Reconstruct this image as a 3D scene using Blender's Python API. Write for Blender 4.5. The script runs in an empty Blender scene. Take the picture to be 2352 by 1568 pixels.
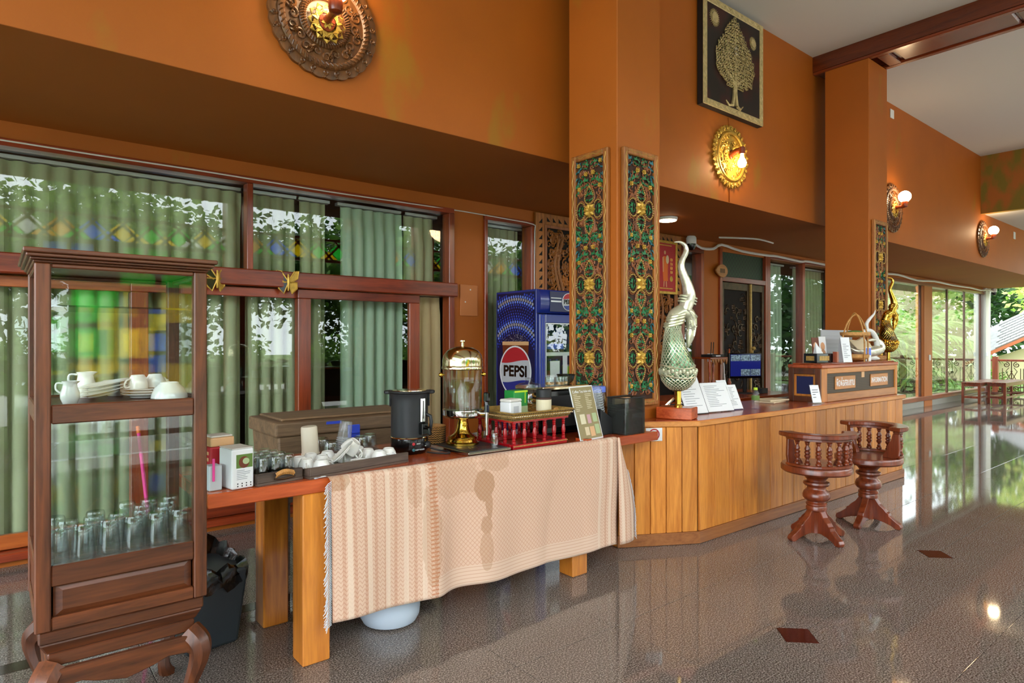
import bpy, bmesh, math, random
from mathutils import Matrix, Vector
random.seed(7)
SC = bpy.context.scene
COL = SC.collection
PI = math.pi
# ---------------------------------------------------------------- camera, sky, exposure
cam_d = bpy.data.cameras.new('camera'); cam_d.sensor_width = 36.0; cam_d.lens = 36.0*1464/2352
cam_d.clip_start = 0.05; cam_d.clip_end = 300
cam = bpy.data.objects.new('camera', cam_d); COL.objects.link(cam)
cam.location = (0, 0, 1.4); cam.rotation_euler = (PI/2, 0, math.radians(-39.14))
SC.camera = cam
W = bpy.data.worlds.new('overcast_sky'); SC.world = W; W.use_nodes = True
_bg = W.node_tree.nodes['Background']
_bg.inputs[0].default_value = (0.86, 0.94, 1.0, 1); _bg.inputs[1].default_value = 5.0
SC.view_settings.view_transform = 'Standard'; SC.view_settings.look = 'None'
SC.view_settings.gamma = 1.0; SC.view_settings.use_curve_mapping = False
SC.view_settings.exposure = 0.60
SC.cycles.use_adaptive_sampling = True; SC.cycles.adaptive_threshold = 0.03
SC.cycles.max_bounces = 7; SC.cycles.diffuse_bounces = 3; SC.cycles.glossy_bounces = 3
SC.cycles.transmission_bounces = 8; SC.cycles.transparent_max_bounces = 16
SC.cycles.caustics_reflective = False; SC.cycles.caustics_refractive = False
SC.cycles.sample_clamp_indirect = 6.0
# ---------------------------------------------------------------- helpers
def lin(c):
    if isinstance(c, str):
        c = c.lstrip('#'); c = [int(c[i:i+2], 16)/255 for i in (0, 2, 4)]
    return tuple((x/12.92 if x <= 0.04045 else ((x+0.055)/1.055)**2.4) for x in c) + (1,)
MATS = {}
def _new(name):
    m = bpy.data.materials.new(name); m.use_nodes = True
    return m, m.node_tree.nodes, m.node_tree.links, m.node_tree.nodes['Principled BSDF']
def mat(name, col, rough=0.5, metal=0.0, var=0.0, vs=6.0, bump=0.0, bs=60.0, coat=0.0, emit=None, es=0.0, spec=0.5, sheen=0.0, col2=None, trans=0.0, sub=0.0):
    m, N, L, P = _new(name)
    P.inputs['Base Color'].default_value = lin(col)
    P.inputs['Roughness'].default_value = rough; P.inputs['Metallic'].default_value = metal
    P.inputs['Specular IOR Level'].default_value = spec; P.inputs['Coat Weight'].default_value = coat
    P.inputs['Coat Roughness'].default_value = 0.12
    if trans: P.inputs['Transmission Weight'].default_value = trans
    if emit: P.inputs['Emission Color'].default_value = lin(emit); P.inputs['Emission Strength'].default_value = es
    if var or bump:
        tc = N.new('ShaderNodeTexCoord')
        if var:
            nz = N.new('ShaderNodeTexNoise'); nz.inputs['Scale'].default_value = vs; nz.inputs['Detail'].default_value = 5
            L.new(tc.outputs['Object'], nz.inputs['Vector'])
            rp = N.new('ShaderNodeValToRGB'); c = lin(col)
            rp.color_ramp.elements[0].position = 0.3; rp.color_ramp.elements[1].position = 0.7
            rp.color_ramp.elements[0].color = (lin(col2) if col2 else tuple(max(0, x*(1-var)) for x in c[:3])+(1,))
            rp.color_ramp.elements[1].color = c if col2 else tuple(min(1, x*(1+var)) for x in c[:3])+(1,)
            L.new(nz.outputs['Fac'], rp.inputs['Fac']); L.new(rp.outputs['Color'], P.inputs['Base Color'])
        if bump:
            nb = N.new('ShaderNodeTexNoise'); nb.inputs['Scale'].default_value = bs; nb.inputs['Detail'].default_value = 3
            L.new(tc.outputs['Object'], nb.inputs['Vector'])
            b = N.new('ShaderNodeBump'); b.inputs['Strength'].default_value = bump; b.inputs['Distance'].default_value = 0.01
            L.new(nb.outputs['Fac'], b.inputs['Height']); L.new(b.outputs['Normal'], P.inputs['Normal'])
    MATS[name] = m
    return m
def wood(name, dark, light, rough=0.35, axis='z', sc=1.0, coat=0.15, bump=0.12, rnd=0.25):
    m, N, L, P = _new(name)
    P.inputs['Roughness'].default_value = rough; P.inputs['Coat Weight'].default_value = coat
    P.inputs['Coat Roughness'].default_value = 0.15
    tc = N.new('ShaderNodeTexCoord'); oi = N.new('ShaderNodeObjectInfo')
    mp = N.new('ShaderNodeMapping'); s = {'x': (1.2, 13, 13), 'y': (13, 1.2, 13), 'z': (13, 13, 1.2)}[axis]
    mp.inputs['Scale'].default_value = tuple(q*sc for q in s)
    ml = N.new('ShaderNodeVectorMath'); ml.operation = 'SCALE'; ml.inputs[0].default_value = (17, 23, 31)
    L.new(oi.outputs['Random'], ml.inputs['Scale'])
    ad = N.new('ShaderNodeVectorMath'); ad.operation = 'ADD'
    L.new(tc.outputs['Object'], mp.inputs['Vector']); L.new(mp.outputs['Vector'], ad.inputs[0]); L.new(ml.outputs['Vector'], ad.inputs[1])
    n1 = N.new('ShaderNodeTexNoise'); n1.inputs['Scale'].default_value = 1.0; n1.inputs['Detail'].default_value = 6; n1.inputs['Roughness'].default_value = 0.6; n1.inputs['Distortion'].default_value = 0.9
    L.new(ad.outputs['Vector'], n1.inputs['Vector'])
    n2 = N.new('ShaderNodeTexNoise'); n2.inputs['Scale'].default_value = 7.0; n2.inputs['Detail'].default_value = 2
    L.new(ad.outputs['Vector'], n2.inputs['Vector'])
    mx = N.new('ShaderNodeMath'); mx.operation = 'MULTIPLY_ADD'; mx.inputs[1].default_value = 0.32
    L.new(n2.outputs['Fac'], mx.inputs[0]); L.new(n1.outputs['Fac'], mx.inputs[2])
    rp = N.new('ShaderNodeValToRGB'); e = rp.color_ramp.elements
    e[0].position = 0.42; e[1].position = 0.86; e[0].color = lin(dark); e[1].color = lin(light)
    L.new(mx.outputs[0], rp.inputs['Fac'])
    hs = N.new('ShaderNodeHueSaturation'); mr = N.new('ShaderNodeMapRange')
    mr.inputs['To Min'].default_value = 1-rnd; mr.inputs['To Max'].default_value = 1+rnd
    L.new(oi.outputs['Random'], mr.inputs['Value']); L.new(mr.outputs['Result'], hs.inputs['Value']); L.new(rp.outputs['Color'], hs.inputs['Color'])
    L.new(hs.outputs['Color'], P.inputs['Base Color'])
    b = N.new('ShaderNodeBump'); b.inputs['Strength'].default_value = bump; b.inputs['Distance'].default_value = 0.004
    L.new(mx.outputs[0], b.inputs['Height']); L.new(b.outputs['Normal'], P.inputs['Normal'])
    MATS[name] = m
    return m
def glassy(name, tint=(0.93, 0.98, 0.95), ior=1.5, rough=0.0, dirt=0.0, glow=0.0):
    m, N, L, P = _new(name); N.remove(P)
    out = N['Material Output']; tr = N.new('ShaderNodeBsdfTransparent'); gl = N.new('ShaderNodeBsdfGlossy'); mx = N.new('ShaderNodeMixShader')
    lw = N.new('ShaderNodeLayerWeight'); lw.inputs[0].default_value = 0.5; f0 = ((ior-1)/(ior+1))**2
    pw = N.new('ShaderNodeMath'); pw.operation = 'POWER'; pw.inputs[1].default_value = 5.0; L.new(lw.outputs['Facing'], pw.inputs[0])
    ma = N.new('ShaderNodeMath'); ma.operation = 'MULTIPLY_ADD'; ma.inputs[1].default_value = 1-f0; ma.inputs[2].default_value = f0; L.new(pw.outputs[0], ma.inputs[0])
    tr.inputs[0].default_value = tuple(tint)+(1,); gl.inputs['Roughness'].default_value = rough
    L.new(ma.outputs[0], mx.inputs[0]); L.new(tr.outputs[0], mx.inputs[1]); L.new(gl.outputs[0], mx.inputs[2]); last = mx
    for q, cls, c in ((dirt, 'ShaderNodeBsdfDiffuse', (0.85, 0.86, 0.87)), (glow, 'ShaderNodeBsdfTranslucent', tint)):
        if q:
            df = N.new(cls); df.inputs[0].default_value = tuple(c)+(1,); m2 = N.new('ShaderNodeMixShader'); m2.inputs[0].default_value = q
            L.new(last.outputs[0], m2.inputs[1]); L.new(df.outputs[0], m2.inputs[2]); last = m2
    L.new(last.outputs[0], out.inputs[0])
    MATS[name] = m
    return m
def leafmat(name, c1, c2):
    m, N, L, P = _new(name); P.inputs['Roughness'].default_value = 0.5
    g = N.new('ShaderNodeNewGeometry'); rp = N.new('ShaderNodeValToRGB')
    rp.color_ramp.elements[0].color = lin(c1); rp.color_ramp.elements[1].color = lin(c2)
    L.new(g.outputs['Random Per Island'], rp.inputs['Fac']); L.new(rp.outputs['Color'], P.inputs['Base Color'])
    t = N.new('ShaderNodeBsdfTranslucent'); mx = N.new('ShaderNodeMixShader'); mx.inputs[0].default_value = 0.4
    L.new(rp.outputs['Color'], t.inputs[0]); L.new(P.outputs[0], mx.inputs[1]); L.new(t.outputs[0], mx.inputs[2])
    L.new(mx.outputs[0], N['Material Output'].inputs[0])
    MATS[name] = m
    return m
def T(x=0, y=0, z=0): return Matrix.Translation((x, y, z))
def R(a, ax='Z'): return Matrix.Rotation(a, 4, ax)
FRONT = Matrix(((1, 0, 0, 0), (0, 0, -1, 0), (0, 1, 0, 0), (0, 0, 0, 1)))   # plan xy -> xz, outward -y
SIDE = Matrix(((0, 0, -1, 0), (-1, 0, 0, 0), (0, 1, 0, 0), (0, 0, 0, 1)))   # plan x -> -y, y -> z, outward -x
class MB:
    def __init__(s): s.v = []; s.f = []; s.m = []
    def add(s, vs, fs, M=None, mi=0):
        o = len(s.v)
        s.v += [tuple(M @ Vector(p)) for p in vs] if M is not None else [tuple(p) for p in vs]
        s.f += [tuple(i+o for i in f) for f in fs]; s.m += [mi]*len(fs)
        return s
    def box(s, x0, y0, z0, x1, y1, z1, M=None, mi=0):
        return s.add([(x0,y0,z0),(x1,y0,z0),(x1,y1,z0),(x0,y1,z0),(x0,y0,z1),(x1,y0,z1),(x1,y1,z1),(x0,y1,z1)],
                     [(0,3,2,1),(4,5,6,7),(0,1,5,4),(1,2,6,5),(2,3,7,6),(3,0,4,7)], M, mi)
    def frus(s, a, b, z0, z1, M=None, mi=0):   # a,b = (hx,hy) half sizes bottom / top
        return s.add([(-a[0],-a[1],z0),(a[0],-a[1],z0),(a[0],a[1],z0),(-a[0],a[1],z0),(-b[0],-b[1],z1),(b[0],-b[1],z1),(b[0],b[1],z1),(-b[0],b[1],z1)],
                     [(0,3,2,1),(4,5,6,7),(0,1,5,4),(1,2,6,5),(2,3,7,6),(3,0,4,7)], M, mi)
    def lathe(s, prof, n=24, M=None, mi=0, rip=None, cap=True):
        vs = []; fs = []
        for k, (r, z) in enumerate(prof):
            for i in range(n):
                a = 2*PI*i/n; q = r*(rip(a, k) if rip else 1); vs.append((q*math.cos(a), q*math.sin(a), z))
        for k in range(len(prof)-1):
            for i in range(n):
                j = (i+1) % n; fs.append((k*n+i, k*n+j, (k+1)*n+j, (k+1)*n+i))
        if cap:
            if prof[0][0] > 1e-5: fs.append(tuple(range(n))[::-1])
            if prof[-1][0] > 1e-5: fs.append(tuple((len(prof)-1)*n+i for i in range(n)))
        return s.add(vs, fs, M, mi)
    def tube(s, pts, r, n=6, M=None, mi=0, closed=False, flat=1.0):
        pts = [Vector(p) for p in pts]; k = len(pts); rr = r if isinstance(r, (list, tuple)) else [r]*k
        vs = []; fs = []; prev = None
        for i, p in enumerate(pts):
            t = (pts[(i+1) % k]-pts[i-1]) if closed else (pts[min(i+1, k-1)]-pts[max(i-1, 0)])
            if t.length < 1e-9: t = Vector((0, 0, 1))
            t.normalize()
            if prev is None:
                up = Vector((0, 0, 1)) if abs(t.z) < 0.9 else Vector((1, 0, 0))
                a = t.cross(up).normalized()
            else:
                a = (prev-t*prev.dot(t))
                a = a.normalized() if a.length > 1e-6 else t.orthogonal().normalized()
            prev = a; b = t.cross(a)
            for j in range(n):
                w = 2*PI*j/n; vs.append(tuple(p+a*(rr[i]*math.cos(w))+b*(rr[i]*flat*math.sin(w))))
        for i in range(k if closed else k-1):
            q = (i+1) % k
            for j in range(n):
                l = (j+1) % n; fs.append((i*n+j, i*n+l, q*n+l, q*n+j))
        if not closed: fs += [tuple(range(n))[::-1], tuple((k-1)*n+j for j in range(n))]
        return s.add(vs, fs, M, mi)
    def prism(s, poly, z0, z1, M=None, mi=0, top=None):
        n = len(poly); t = top or poly
        vs = [(p[0], p[1], z0) for p in poly]+[(p[0], p[1], z1) for p in t]
        fs = [tuple(range(n))[::-1], tuple(range(n, 2*n))]+[(i, (i+1) % n, n+(i+1) % n, n+i) for i in range(n)]
        return s.add(vs, fs, M, mi)
    def ball(s, c, r, nu=12, nv=8, M=None, mi=0):
        rx, ry, rz = r if isinstance(r, tuple) else (r, r, r)
        vs = [(c[0], c[1], c[2]-rz)]; fs = []
        for k in range(1, nv):
            ph = -PI/2+PI*k/nv
            for i in range(nu):
                a = 2*PI*i/nu; vs.append((c[0]+rx*math.cos(ph)*math.cos(a), c[1]+ry*math.cos(ph)*math.sin(a), c[2]+rz*math.sin(ph)))
        vs.append((c[0], c[1], c[2]+rz)); t = len(vs)-1
        for i in range(nu): fs.append((0, 1+(i+1) % nu, 1+i))
        for k in range(nv-2):
            for i in range(nu):
                j = (i+1) % nu; fs.append((1+k*nu+i, 1+k*nu+j, 1+(k+1)*nu+j, 1+(k+1)*nu+i))
        for i in range(nu): fs.append((t, 1+(nv-2)*nu+i, 1+(nv-2)*nu+(i+1) % nu))
        return s.add(vs, fs, M, mi)
    def mesh(s, name, smooth=False, recalc=True):
        me = bpy.data.meshes.new(name); me.from_pydata(s.v, [], s.f)
        if any(s.m): me.polygons.foreach_set('material_index', s.m)
        if recalc:
            b = bmesh.new(); b.from_mesh(me); bmesh.ops.recalc_face_normals(b, faces=b.faces); b.to_mesh(me); b.free()
        if smooth:
            me.shade_smooth()
            try: me.set_sharp_from_angle(angle=math.radians(38))
            except Exception: pass
        return me
    def build(s, name, m, parent=None, smooth=False, bevel=0, seg=1, recalc=True):
        me = s.mesh(name, smooth, recalc)
        return link(name, me, m, parent, bevel, seg)
def link(name, me, m=None, parent=None, bevel=0, seg=1):
    o = bpy.data.objects.new(name, me); COL.objects.link(o)
    if m is not None and len(me.materials) == 0:
        for q in (m if isinstance(m, (list, tuple)) else [m]): me.materials.append(MATS[q])
    if parent is not None: o.parent = parent
    if bevel:
        b = o.modifiers.new('bevel', 'BEVEL'); b.width = bevel; b.segments = seg; b.limit_method = 'ANGLE'; b.angle_limit = math.radians(50)
    return o
def thing(name, label, cat, loc=(0, 0, 0), rz=0.0, group=None):
    o = bpy.data.objects.new(name, None); COL.objects.link(o); o.empty_display_size = 0.05
    o.location = loc; o.rotation_euler = (0, 0, rz); o['label'] = label; o['category'] = cat
    if group: o['group'] = group
    return o
def tag(o, label, cat, group=None, kind=None):
    o['label'] = label; o['category'] = cat
    if group: o['group'] = group
    if kind: o['kind'] = kind
    return o
def struct(name, label=None):
    o = bpy.data.objects.new(name, None); COL.objects.link(o); o['kind'] = 'structure'
    if label: o['label'] = label
    return o
def S(o, label=None):
    o['kind'] = 'structure'
    if label: o['label'] = label
    return o
def dup(root, loc, rz, label, s=None):
    r = root.copy(); COL.objects.link(r); r.location = loc; r.rotation_euler = (0, 0, rz); r['label'] = label
    if s: r.scale = (s, s, s)
    for ch in list(root.children):
        c = ch.copy(); COL.objects.link(c); c.parent = r
        for g in list(ch.children):
            d = g.copy(); COL.objects.link(d); d.parent = c
    return r
def stuff(o): o['kind'] = 'stuff'; return o
def text_mesh(s, size=1.0, ext=0.0, space=1.0, bold=0.0):
    cu = bpy.data.curves.new('lettering', 'FONT'); cu.body = s; cu.size = size; cu.extrude = ext; cu.align_x = 'CENTER'; cu.align_y = 'CENTER'; cu.space_character = space; cu.offset = bold
    o = bpy.data.objects.new('lettering', cu); COL.objects.link(o)
    me = bpy.data.meshes.new_from_object(o); bpy.data.objects.remove(o)
    return me
def text(s, size, M, m, parent, name='lettering', sx=1.0, ext=0.0004, bold=0.0):
    me = text_mesh(s, size, ext, bold=bold); me.transform(M @ Matrix.Diagonal((sx, 1, 1, 1))); me.materials.clear()
    return link(name, me, m, parent)
def arc(c, r, a0, a1, n, z=0.0): return [(c[0]+r*math.cos(a0+(a1-a0)*i/n), c[1]+r*math.sin(a0+(a1-a0)*i/n), z) for i in range(n+1)]
def ell(cx, cy, rx, ry, n=24): return [(cx+rx*math.cos(2*PI*i/n), cy+ry*math.sin(2*PI*i/n)) for i in range(n)]
def spiral(cx, cy, r, turns, a0, d=1, n=14, z=0.0):
    return [(cx+r*(1-0.85*i/n)*math.cos(a0+d*turns*2*PI*i/n), cy+r*(1-0.85*i/n)*math.sin(a0+d*turns*2*PI*i/n), z) for i in range(n+1)]
def smoothpath(pts, k=6):
    out = []; P = [Vector(p) for p in pts]; n = len(P)
    for i in range(n-1):
        p0, p1, p2, p3 = P[max(i-1, 0)], P[i], P[i+1], P[min(i+2, n-1)]
        for j in range(k):
            t = j/k; out.append(0.5*((2*p1)+(p2-p0)*t+(2*p0-5*p1+4*p2-p3)*t*t+(3*p1-p0-3*p2+p3)*t**3))
    out.append(P[-1]); return out
def interp(vals, k=6):
    out = []
    for i in range(len(vals)-1): out += [vals[i]+(vals[i+1]-vals[i])*j/k for j in range(k)]
    return out+[vals[-1]]
LEAF = [(0,0),(.12,.10),(.32,.06),(.26,.22),(.46,.30),(.30,.40),(.38,.58),(.20,.58),(.16,.80),(0,1)]
def leaf_pts(): return LEAF+[(-x, y) for x, y in LEAF[-2:0:-1]]
def add_leaf(b, cx, cy, ln, ang, z0, h, wd=1.0, M=None, mi=0):
    P = leaf_pts(); n = len(P); c, s_ = math.cos(ang), math.sin(ang)
    f = lambda x, y: (cx+(x*wd*c-y*s_)*ln, cy+(x*wd*s_+y*c)*ln)
    o = [f(*p) for p in P]; vs = [(x, y, z0) for x, y in o]+[(x, y, z0+h*0.55) for x, y in o]
    sp = [f(0, .12), f(0, .5), f(0, .85)]; vs += [(x, y, z0+h) for x, y in sp]
    fs = [(i, (i+1) % n, n+(i+1) % n, n+i) for i in range(n)]
    for i in range(n):
        j = (i+1) % n; ym = (P[i][1]+P[j][1])/2; q = 2*n+(0 if ym < .3 else 1 if ym < .7 else 2); fs.append((n+i, n+j, q))
    fs += [(n+2, 2*n, 2*n+1)] if False else []
    return b.add(vs, fs, M, mi)
def add_flower(b, cx, cy, r, z0, h, pet=8, M=None, mi=0):
    vs = [(cx, cy, z0+h*0.5)]; k = pet*4; fs = []
    for i in range(k):
        a = 2*PI*i/k; q = r*(0.86+0.14*math.cos(pet*a)); vs.append((cx+q*math.cos(a), cy+q*math.sin(a), z0))
    for i in range(k):
        a = 2*PI*i/k; q = r*0.62; vs.append((cx+q*math.cos(a), cy+q*math.sin(a), z0+h*(0.72+0.28*math.cos(pet*a))))
    for i in range(k):
        j = (i+1) % k; fs += [(1+i, 1+j, 1+k+j, 1+k+i), (1+k+i, 1+k+j, 0)]
    b.add(vs, fs, M, mi); b.ball((cx, cy, z0+h*0.6), r*0.26, 8, 5, M, mi); return b
# ---------------------------------------------------------------- materials
def stain(m, col, a, b_, amt):   # scattered olive mould blotches
    N, L = m.node_tree.nodes, m.node_tree.links; P = N['Principled BSDF']; src = P.inputs['Base Color'].links[0].from_socket
    tc = N.new('ShaderNodeTexCoord'); mp = N.new('ShaderNodeMapping'); mp.inputs['Scale'].default_value = (1.6, 1.6, .8); nz = N.new('ShaderNodeTexNoise'); nz.inputs['Scale'].default_value = 1.1; nz.inputs['Detail'].default_value = 7
    L.new(tc.outputs['Object'], mp.inputs['Vector']); L.new(mp.outputs['Vector'], nz.inputs['Vector']); mr = N.new('ShaderNodeMapRange'); mr.inputs['From Min'].default_value = a; mr.inputs['From Max'].default_value = b_; mr.inputs['To Max'].default_value = amt
    L.new(nz.outputs['Fac'], mr.inputs['Value']); mx = N.new('ShaderNodeMixRGB'); L.new(mr.outputs['Result'], mx.inputs[0]); L.new(src, mx.inputs[1]); mx.inputs[2].default_value = lin(col); L.new(mx.outputs[0], P.inputs['Base Color'])
mat('wall_paint', '#ab5906', 0.62, var=0.07, vs=1.6, bump=0.04, bs=140)
stain(MATS['wall_paint'], '#8f7a12', 0.64, 0.71, 0.4)
mat('soffit_paint', '#ab5f18', 0.7, var=0.05, vs=1.2)
mat('pier_paint', '#c07238', 0.6, var=0.06, vs=2.0)
mat('ceiling_paint', '#d2d0cc', 0.8)
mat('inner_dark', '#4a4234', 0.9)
wood('red_wood', '#5e1f0d', '#9a3d1c', 0.28, 'x', 1.0, 0.3)
wood('red_wood_v', '#6a260f', '#a8471f', 0.28, 'z', 1.0, 0.3)
wood('door_wood', '#8a3a10', '#c4682a', 0.32, 'x', 1.0, 0.25)
wood('teak', '#a35a1c', '#d48a3a', 0.38, 'z', 1.2, 0.15)
wood('teak_h', '#9a5a22', '#c98644', 0.38, 'x', 1.0, 0.15)
wood('skirt', '#7a4522', '#a4683a', 0.42, 'x', 1.0, 0.1)
wood('leg_wood', '#9c5212', '#d98a30', 0.3, 'z', 0.9, 0.3, rnd=0.12)
wood('slab_wood', '#8a2f10', '#c65a28', 0.26, 'x', 0.9, 0.4)
wood('cab_wood', '#361a0b', '#6f3a1d', 0.4, 'z', 1.3, 0.12)
wood('cab_wood_h', '#361a0b', '#6f3a1d', 0.4, 'x', 1.3, 0.12)
wood('stool_wood', '#47180a', '#853a1a', 0.3, 'z', 1.0, 0.35, rnd=0.08)
wood('tray_wood', '#3a2f29', '#6a574b', 0.6, 'x', 1.6, 0.0)
wood('carve_wood', '#7a451c', '#ba7432', 0.5, 'z', 1.6, 0.0)
wood('carve_red', '#6d3d22', '#a5643c', 0.5, 'z', 1.6, 0.0, rnd=0.05)
wood('carve_dark', '#3d2413', '#7d4c22', 0.42, 'z', 1.6, 0.1, rnd=0.05)
wood('beam_wood', '#54200f', '#85381c', 0.22, 'y', 0.8, 0.5)
wood('cooler_wood', '#5c4733', '#8a6d50', 0.6, 'x', 1.4, 0.0)
mat('gold_leaf', '#cfa446', 0.38, 0.45, var=0.2, vs=30)
mat('old_gold', '#b8954f', 0.45, 0.3, var=0.25, vs=40)
mat('pale_gold', '#c9b483', 0.42, 0.25, var=0.2, vs=30)
mat('brass', '#d9ad4a', 0.12, 1.0)
mat('chrome', '#d8d6d0', 0.08, 1.0)
mat('champagne', '#d9c9a4', 0.14, 1.0)
mat('leaf_green', '#226e40', 0.5, var=0.3, vs=25)
mat('leaf_teal', '#2b6c74', 0.5, var=0.3, vs=25)
mat('recess', '#150c07', 0.9)
mat('panel_ground', '#3a2012', 0.8)
mat('bronze_dark', '#4a3826', 0.38, 0.55, var=0.4, vs=12)
mat('black_gloss', '#0b0b0c', 0.15)
mat('black_matte', '#26282b', 0.42, bump=0.02)
mat('black_soft', '#1b1c1e', 0.55)
mat('bin_grey', '#2b3238', 0.42)
mat('bag_black', '#0e0f10', 0.22, bump=0.3, bs=25)
mat('porcelain', '#e6e5e1', 0.12, coat=0.5)
mat('white_plastic', '#e2e4e6', 0.35)
mat('white_paint', '#dedbd4', 0.5)
mat('paper', '#eceef0', 0.7)
mat('paper_grey', '#b9bcc0', 0.7)
mat('ink', '#2a2c30', 0.7)
mat('ink_grey', '#8d9298', 0.7)
mat('drum_white', '#bcc8d6', 0.4)
mat('curtain_green', '#aab08c', 0.85, var=0.07, vs=4)
mat('curtain_light', '#b2c8ae', 0.85, var=0.05, vs=4)
mat('curtain_tan', '#c9b386', 0.85, var=0.05, vs=4)
mat('alu', '#c9cdd0', 0.35, 0.6)
mat('cable_white', '#e4e0dc', 0.4)
mat('red_lacquer', '#a3121a', 0.25, coat=0.4)
mat('red_print', '#b3202a', 0.5)
mat('blue_body', '#1b2f86', 0.25, coat=0.3)
mat('blue_dark', '#10184e', 0.3)
mat('print_blue', '#0a0f3e', 0.35)
mat('blue_lamp', '#6f8cf0', 0.5)
mat('blue_mid', '#2f49c4', 0.5)
mat('cola', '#6b2f14', 0.3)
mat('beige_plastic', '#d8cdb8', 0.45)
mat('clear_grey', '#b9bfc4', 0.25)
mat('gold_tin', '#d9a878', 0.4)
mat('plank_back', '#3a1d0a', 0.8)
mat('rattan', '#c08a4a', 0.55, var=0.25, vs=40)
mat('silver_leaf', '#d8d4c0', 0.26, 0.6, var=0.25, vs=30)
mat('mirror_green', '#4d6f4c', 0.15, 0.5, var=0.6, vs=60)
mat('naga_silver', '#cdcbae', 0.28, 0.55, var=0.15, vs=30)
mat('mirror_dark', '#1c1f14', 0.15, 0.6, var=0.5, vs=60)
mat('iron_brown', '#5a3a1c', 0.5, 0.4)
mat('grout', '#4d453f', 0.8)
mat('red_granite', '#4a1e16', 0.1, var=0.35, vs=60)
mat('dark_granite', '#33231b', 0.1, var=0.35, vs=60)
mat('base_granite', '#a9a69e', 0.4, var=0.15, vs=120)
mat('skin', '#d9a277', 0.7); mat('robe', '#e0702c', 0.7)
mat('tan_cloth', '#d8c6a4', 0.8)
mat('dusty_pink', '#c79aa0', 0.5)
mat('bag_green', '#232c22', 0.35, var=0.4, vs=9)
mat('menu_tan', '#8f8053', 0.4); mat('menu_cream', '#d9cfae', 0.5); mat('pale_green', '#a9b98a', 0.5); mat('pink', '#e23c8c', 0.4)
mat('leaf_print', '#5d7a34', 0.6); mat('green_box', '#1f8a3a', 0.4); mat('lime', '#b7d62c', 0.4)
mat('cookie', '#c98d3c', 0.8, var=0.2, vs=50); mat('coffee', '#3a1c10', 0.6)
mat('screen_blue', '#10164a', 0.2, emit='#141c66', es=0.5); mat('screen_lit', '#a9c0cc', 0.2, emit='#6f8ca0', es=0.12, var=0.5, vs=70, col2='#0c141c')
mat('bulb_warm', '#fff2d8', 0.3, emit='#ffd9a0', es=70.0); mat('globe_warm', '#fff2d8', 0.3, emit='#ffdfae', es=30.0)
mat('led_disc', '#ffffff', 0.3, emit='#ffd9a6', es=18.0)
mat('roof_tile', '#8d8c8a', 0.7, var=0.15, vs=9); mat('house_wall', '#e8d8ae', 0.8); mat('fascia', '#b8643c', 0.6); mat('bark', '#5d5142', 0.9, var=0.3, vs=8)
mat('terrace', '#c9c5bc', 0.8, var=0.08, vs=3)  # pale colour picked to bounce daylight into the hall
mat('lawn', '#5f7a3a', 0.9, var=0.3, vs=1.5)
mat('fringe_white', '#cfd3d8', 0.8)
leafmat('foliage', '#2c5a1e', '#7fa83a'); leafmat('foliage_dark', '#16340f', '#3f6a2a'); leafmat('palm_leaf', '#1f5c1c', '#7fae3a'); leafmat('frangipani', '#7fae3a', '#e3e08a')
glassy('window_glass', (0.97, 0.99, 0.98), 1.62)
glassy('clear_glass', (0.95, 0.98, 0.97), 1.45); glassy('acrylic', (0.97, 0.98, 0.98), 1.4, dirt=0.04)
glassy('tumbler_glass', (0.92, 0.95, 0.95), 1.85); glassy('water_tint', (0.86, 0.92, 0.88), 1.2)
glassy('smoke_plastic', (0.42, 0.48, 0.42), 1.6, dirt=0.02); glassy('cup_plastic', (0.85, 0.87, 0.89), 1.6, dirt=0.12)
for _n, _c in dict(yellow=(1, .80, .08), green=(.18, .82, .22), blue=(.16, .36, .95), white=(.9, .88, .86), amber=(.95, .6, .1)).items():
    glassy('stained_'+_n, _c, 1.5, 0.05, glow=0.55)
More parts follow.
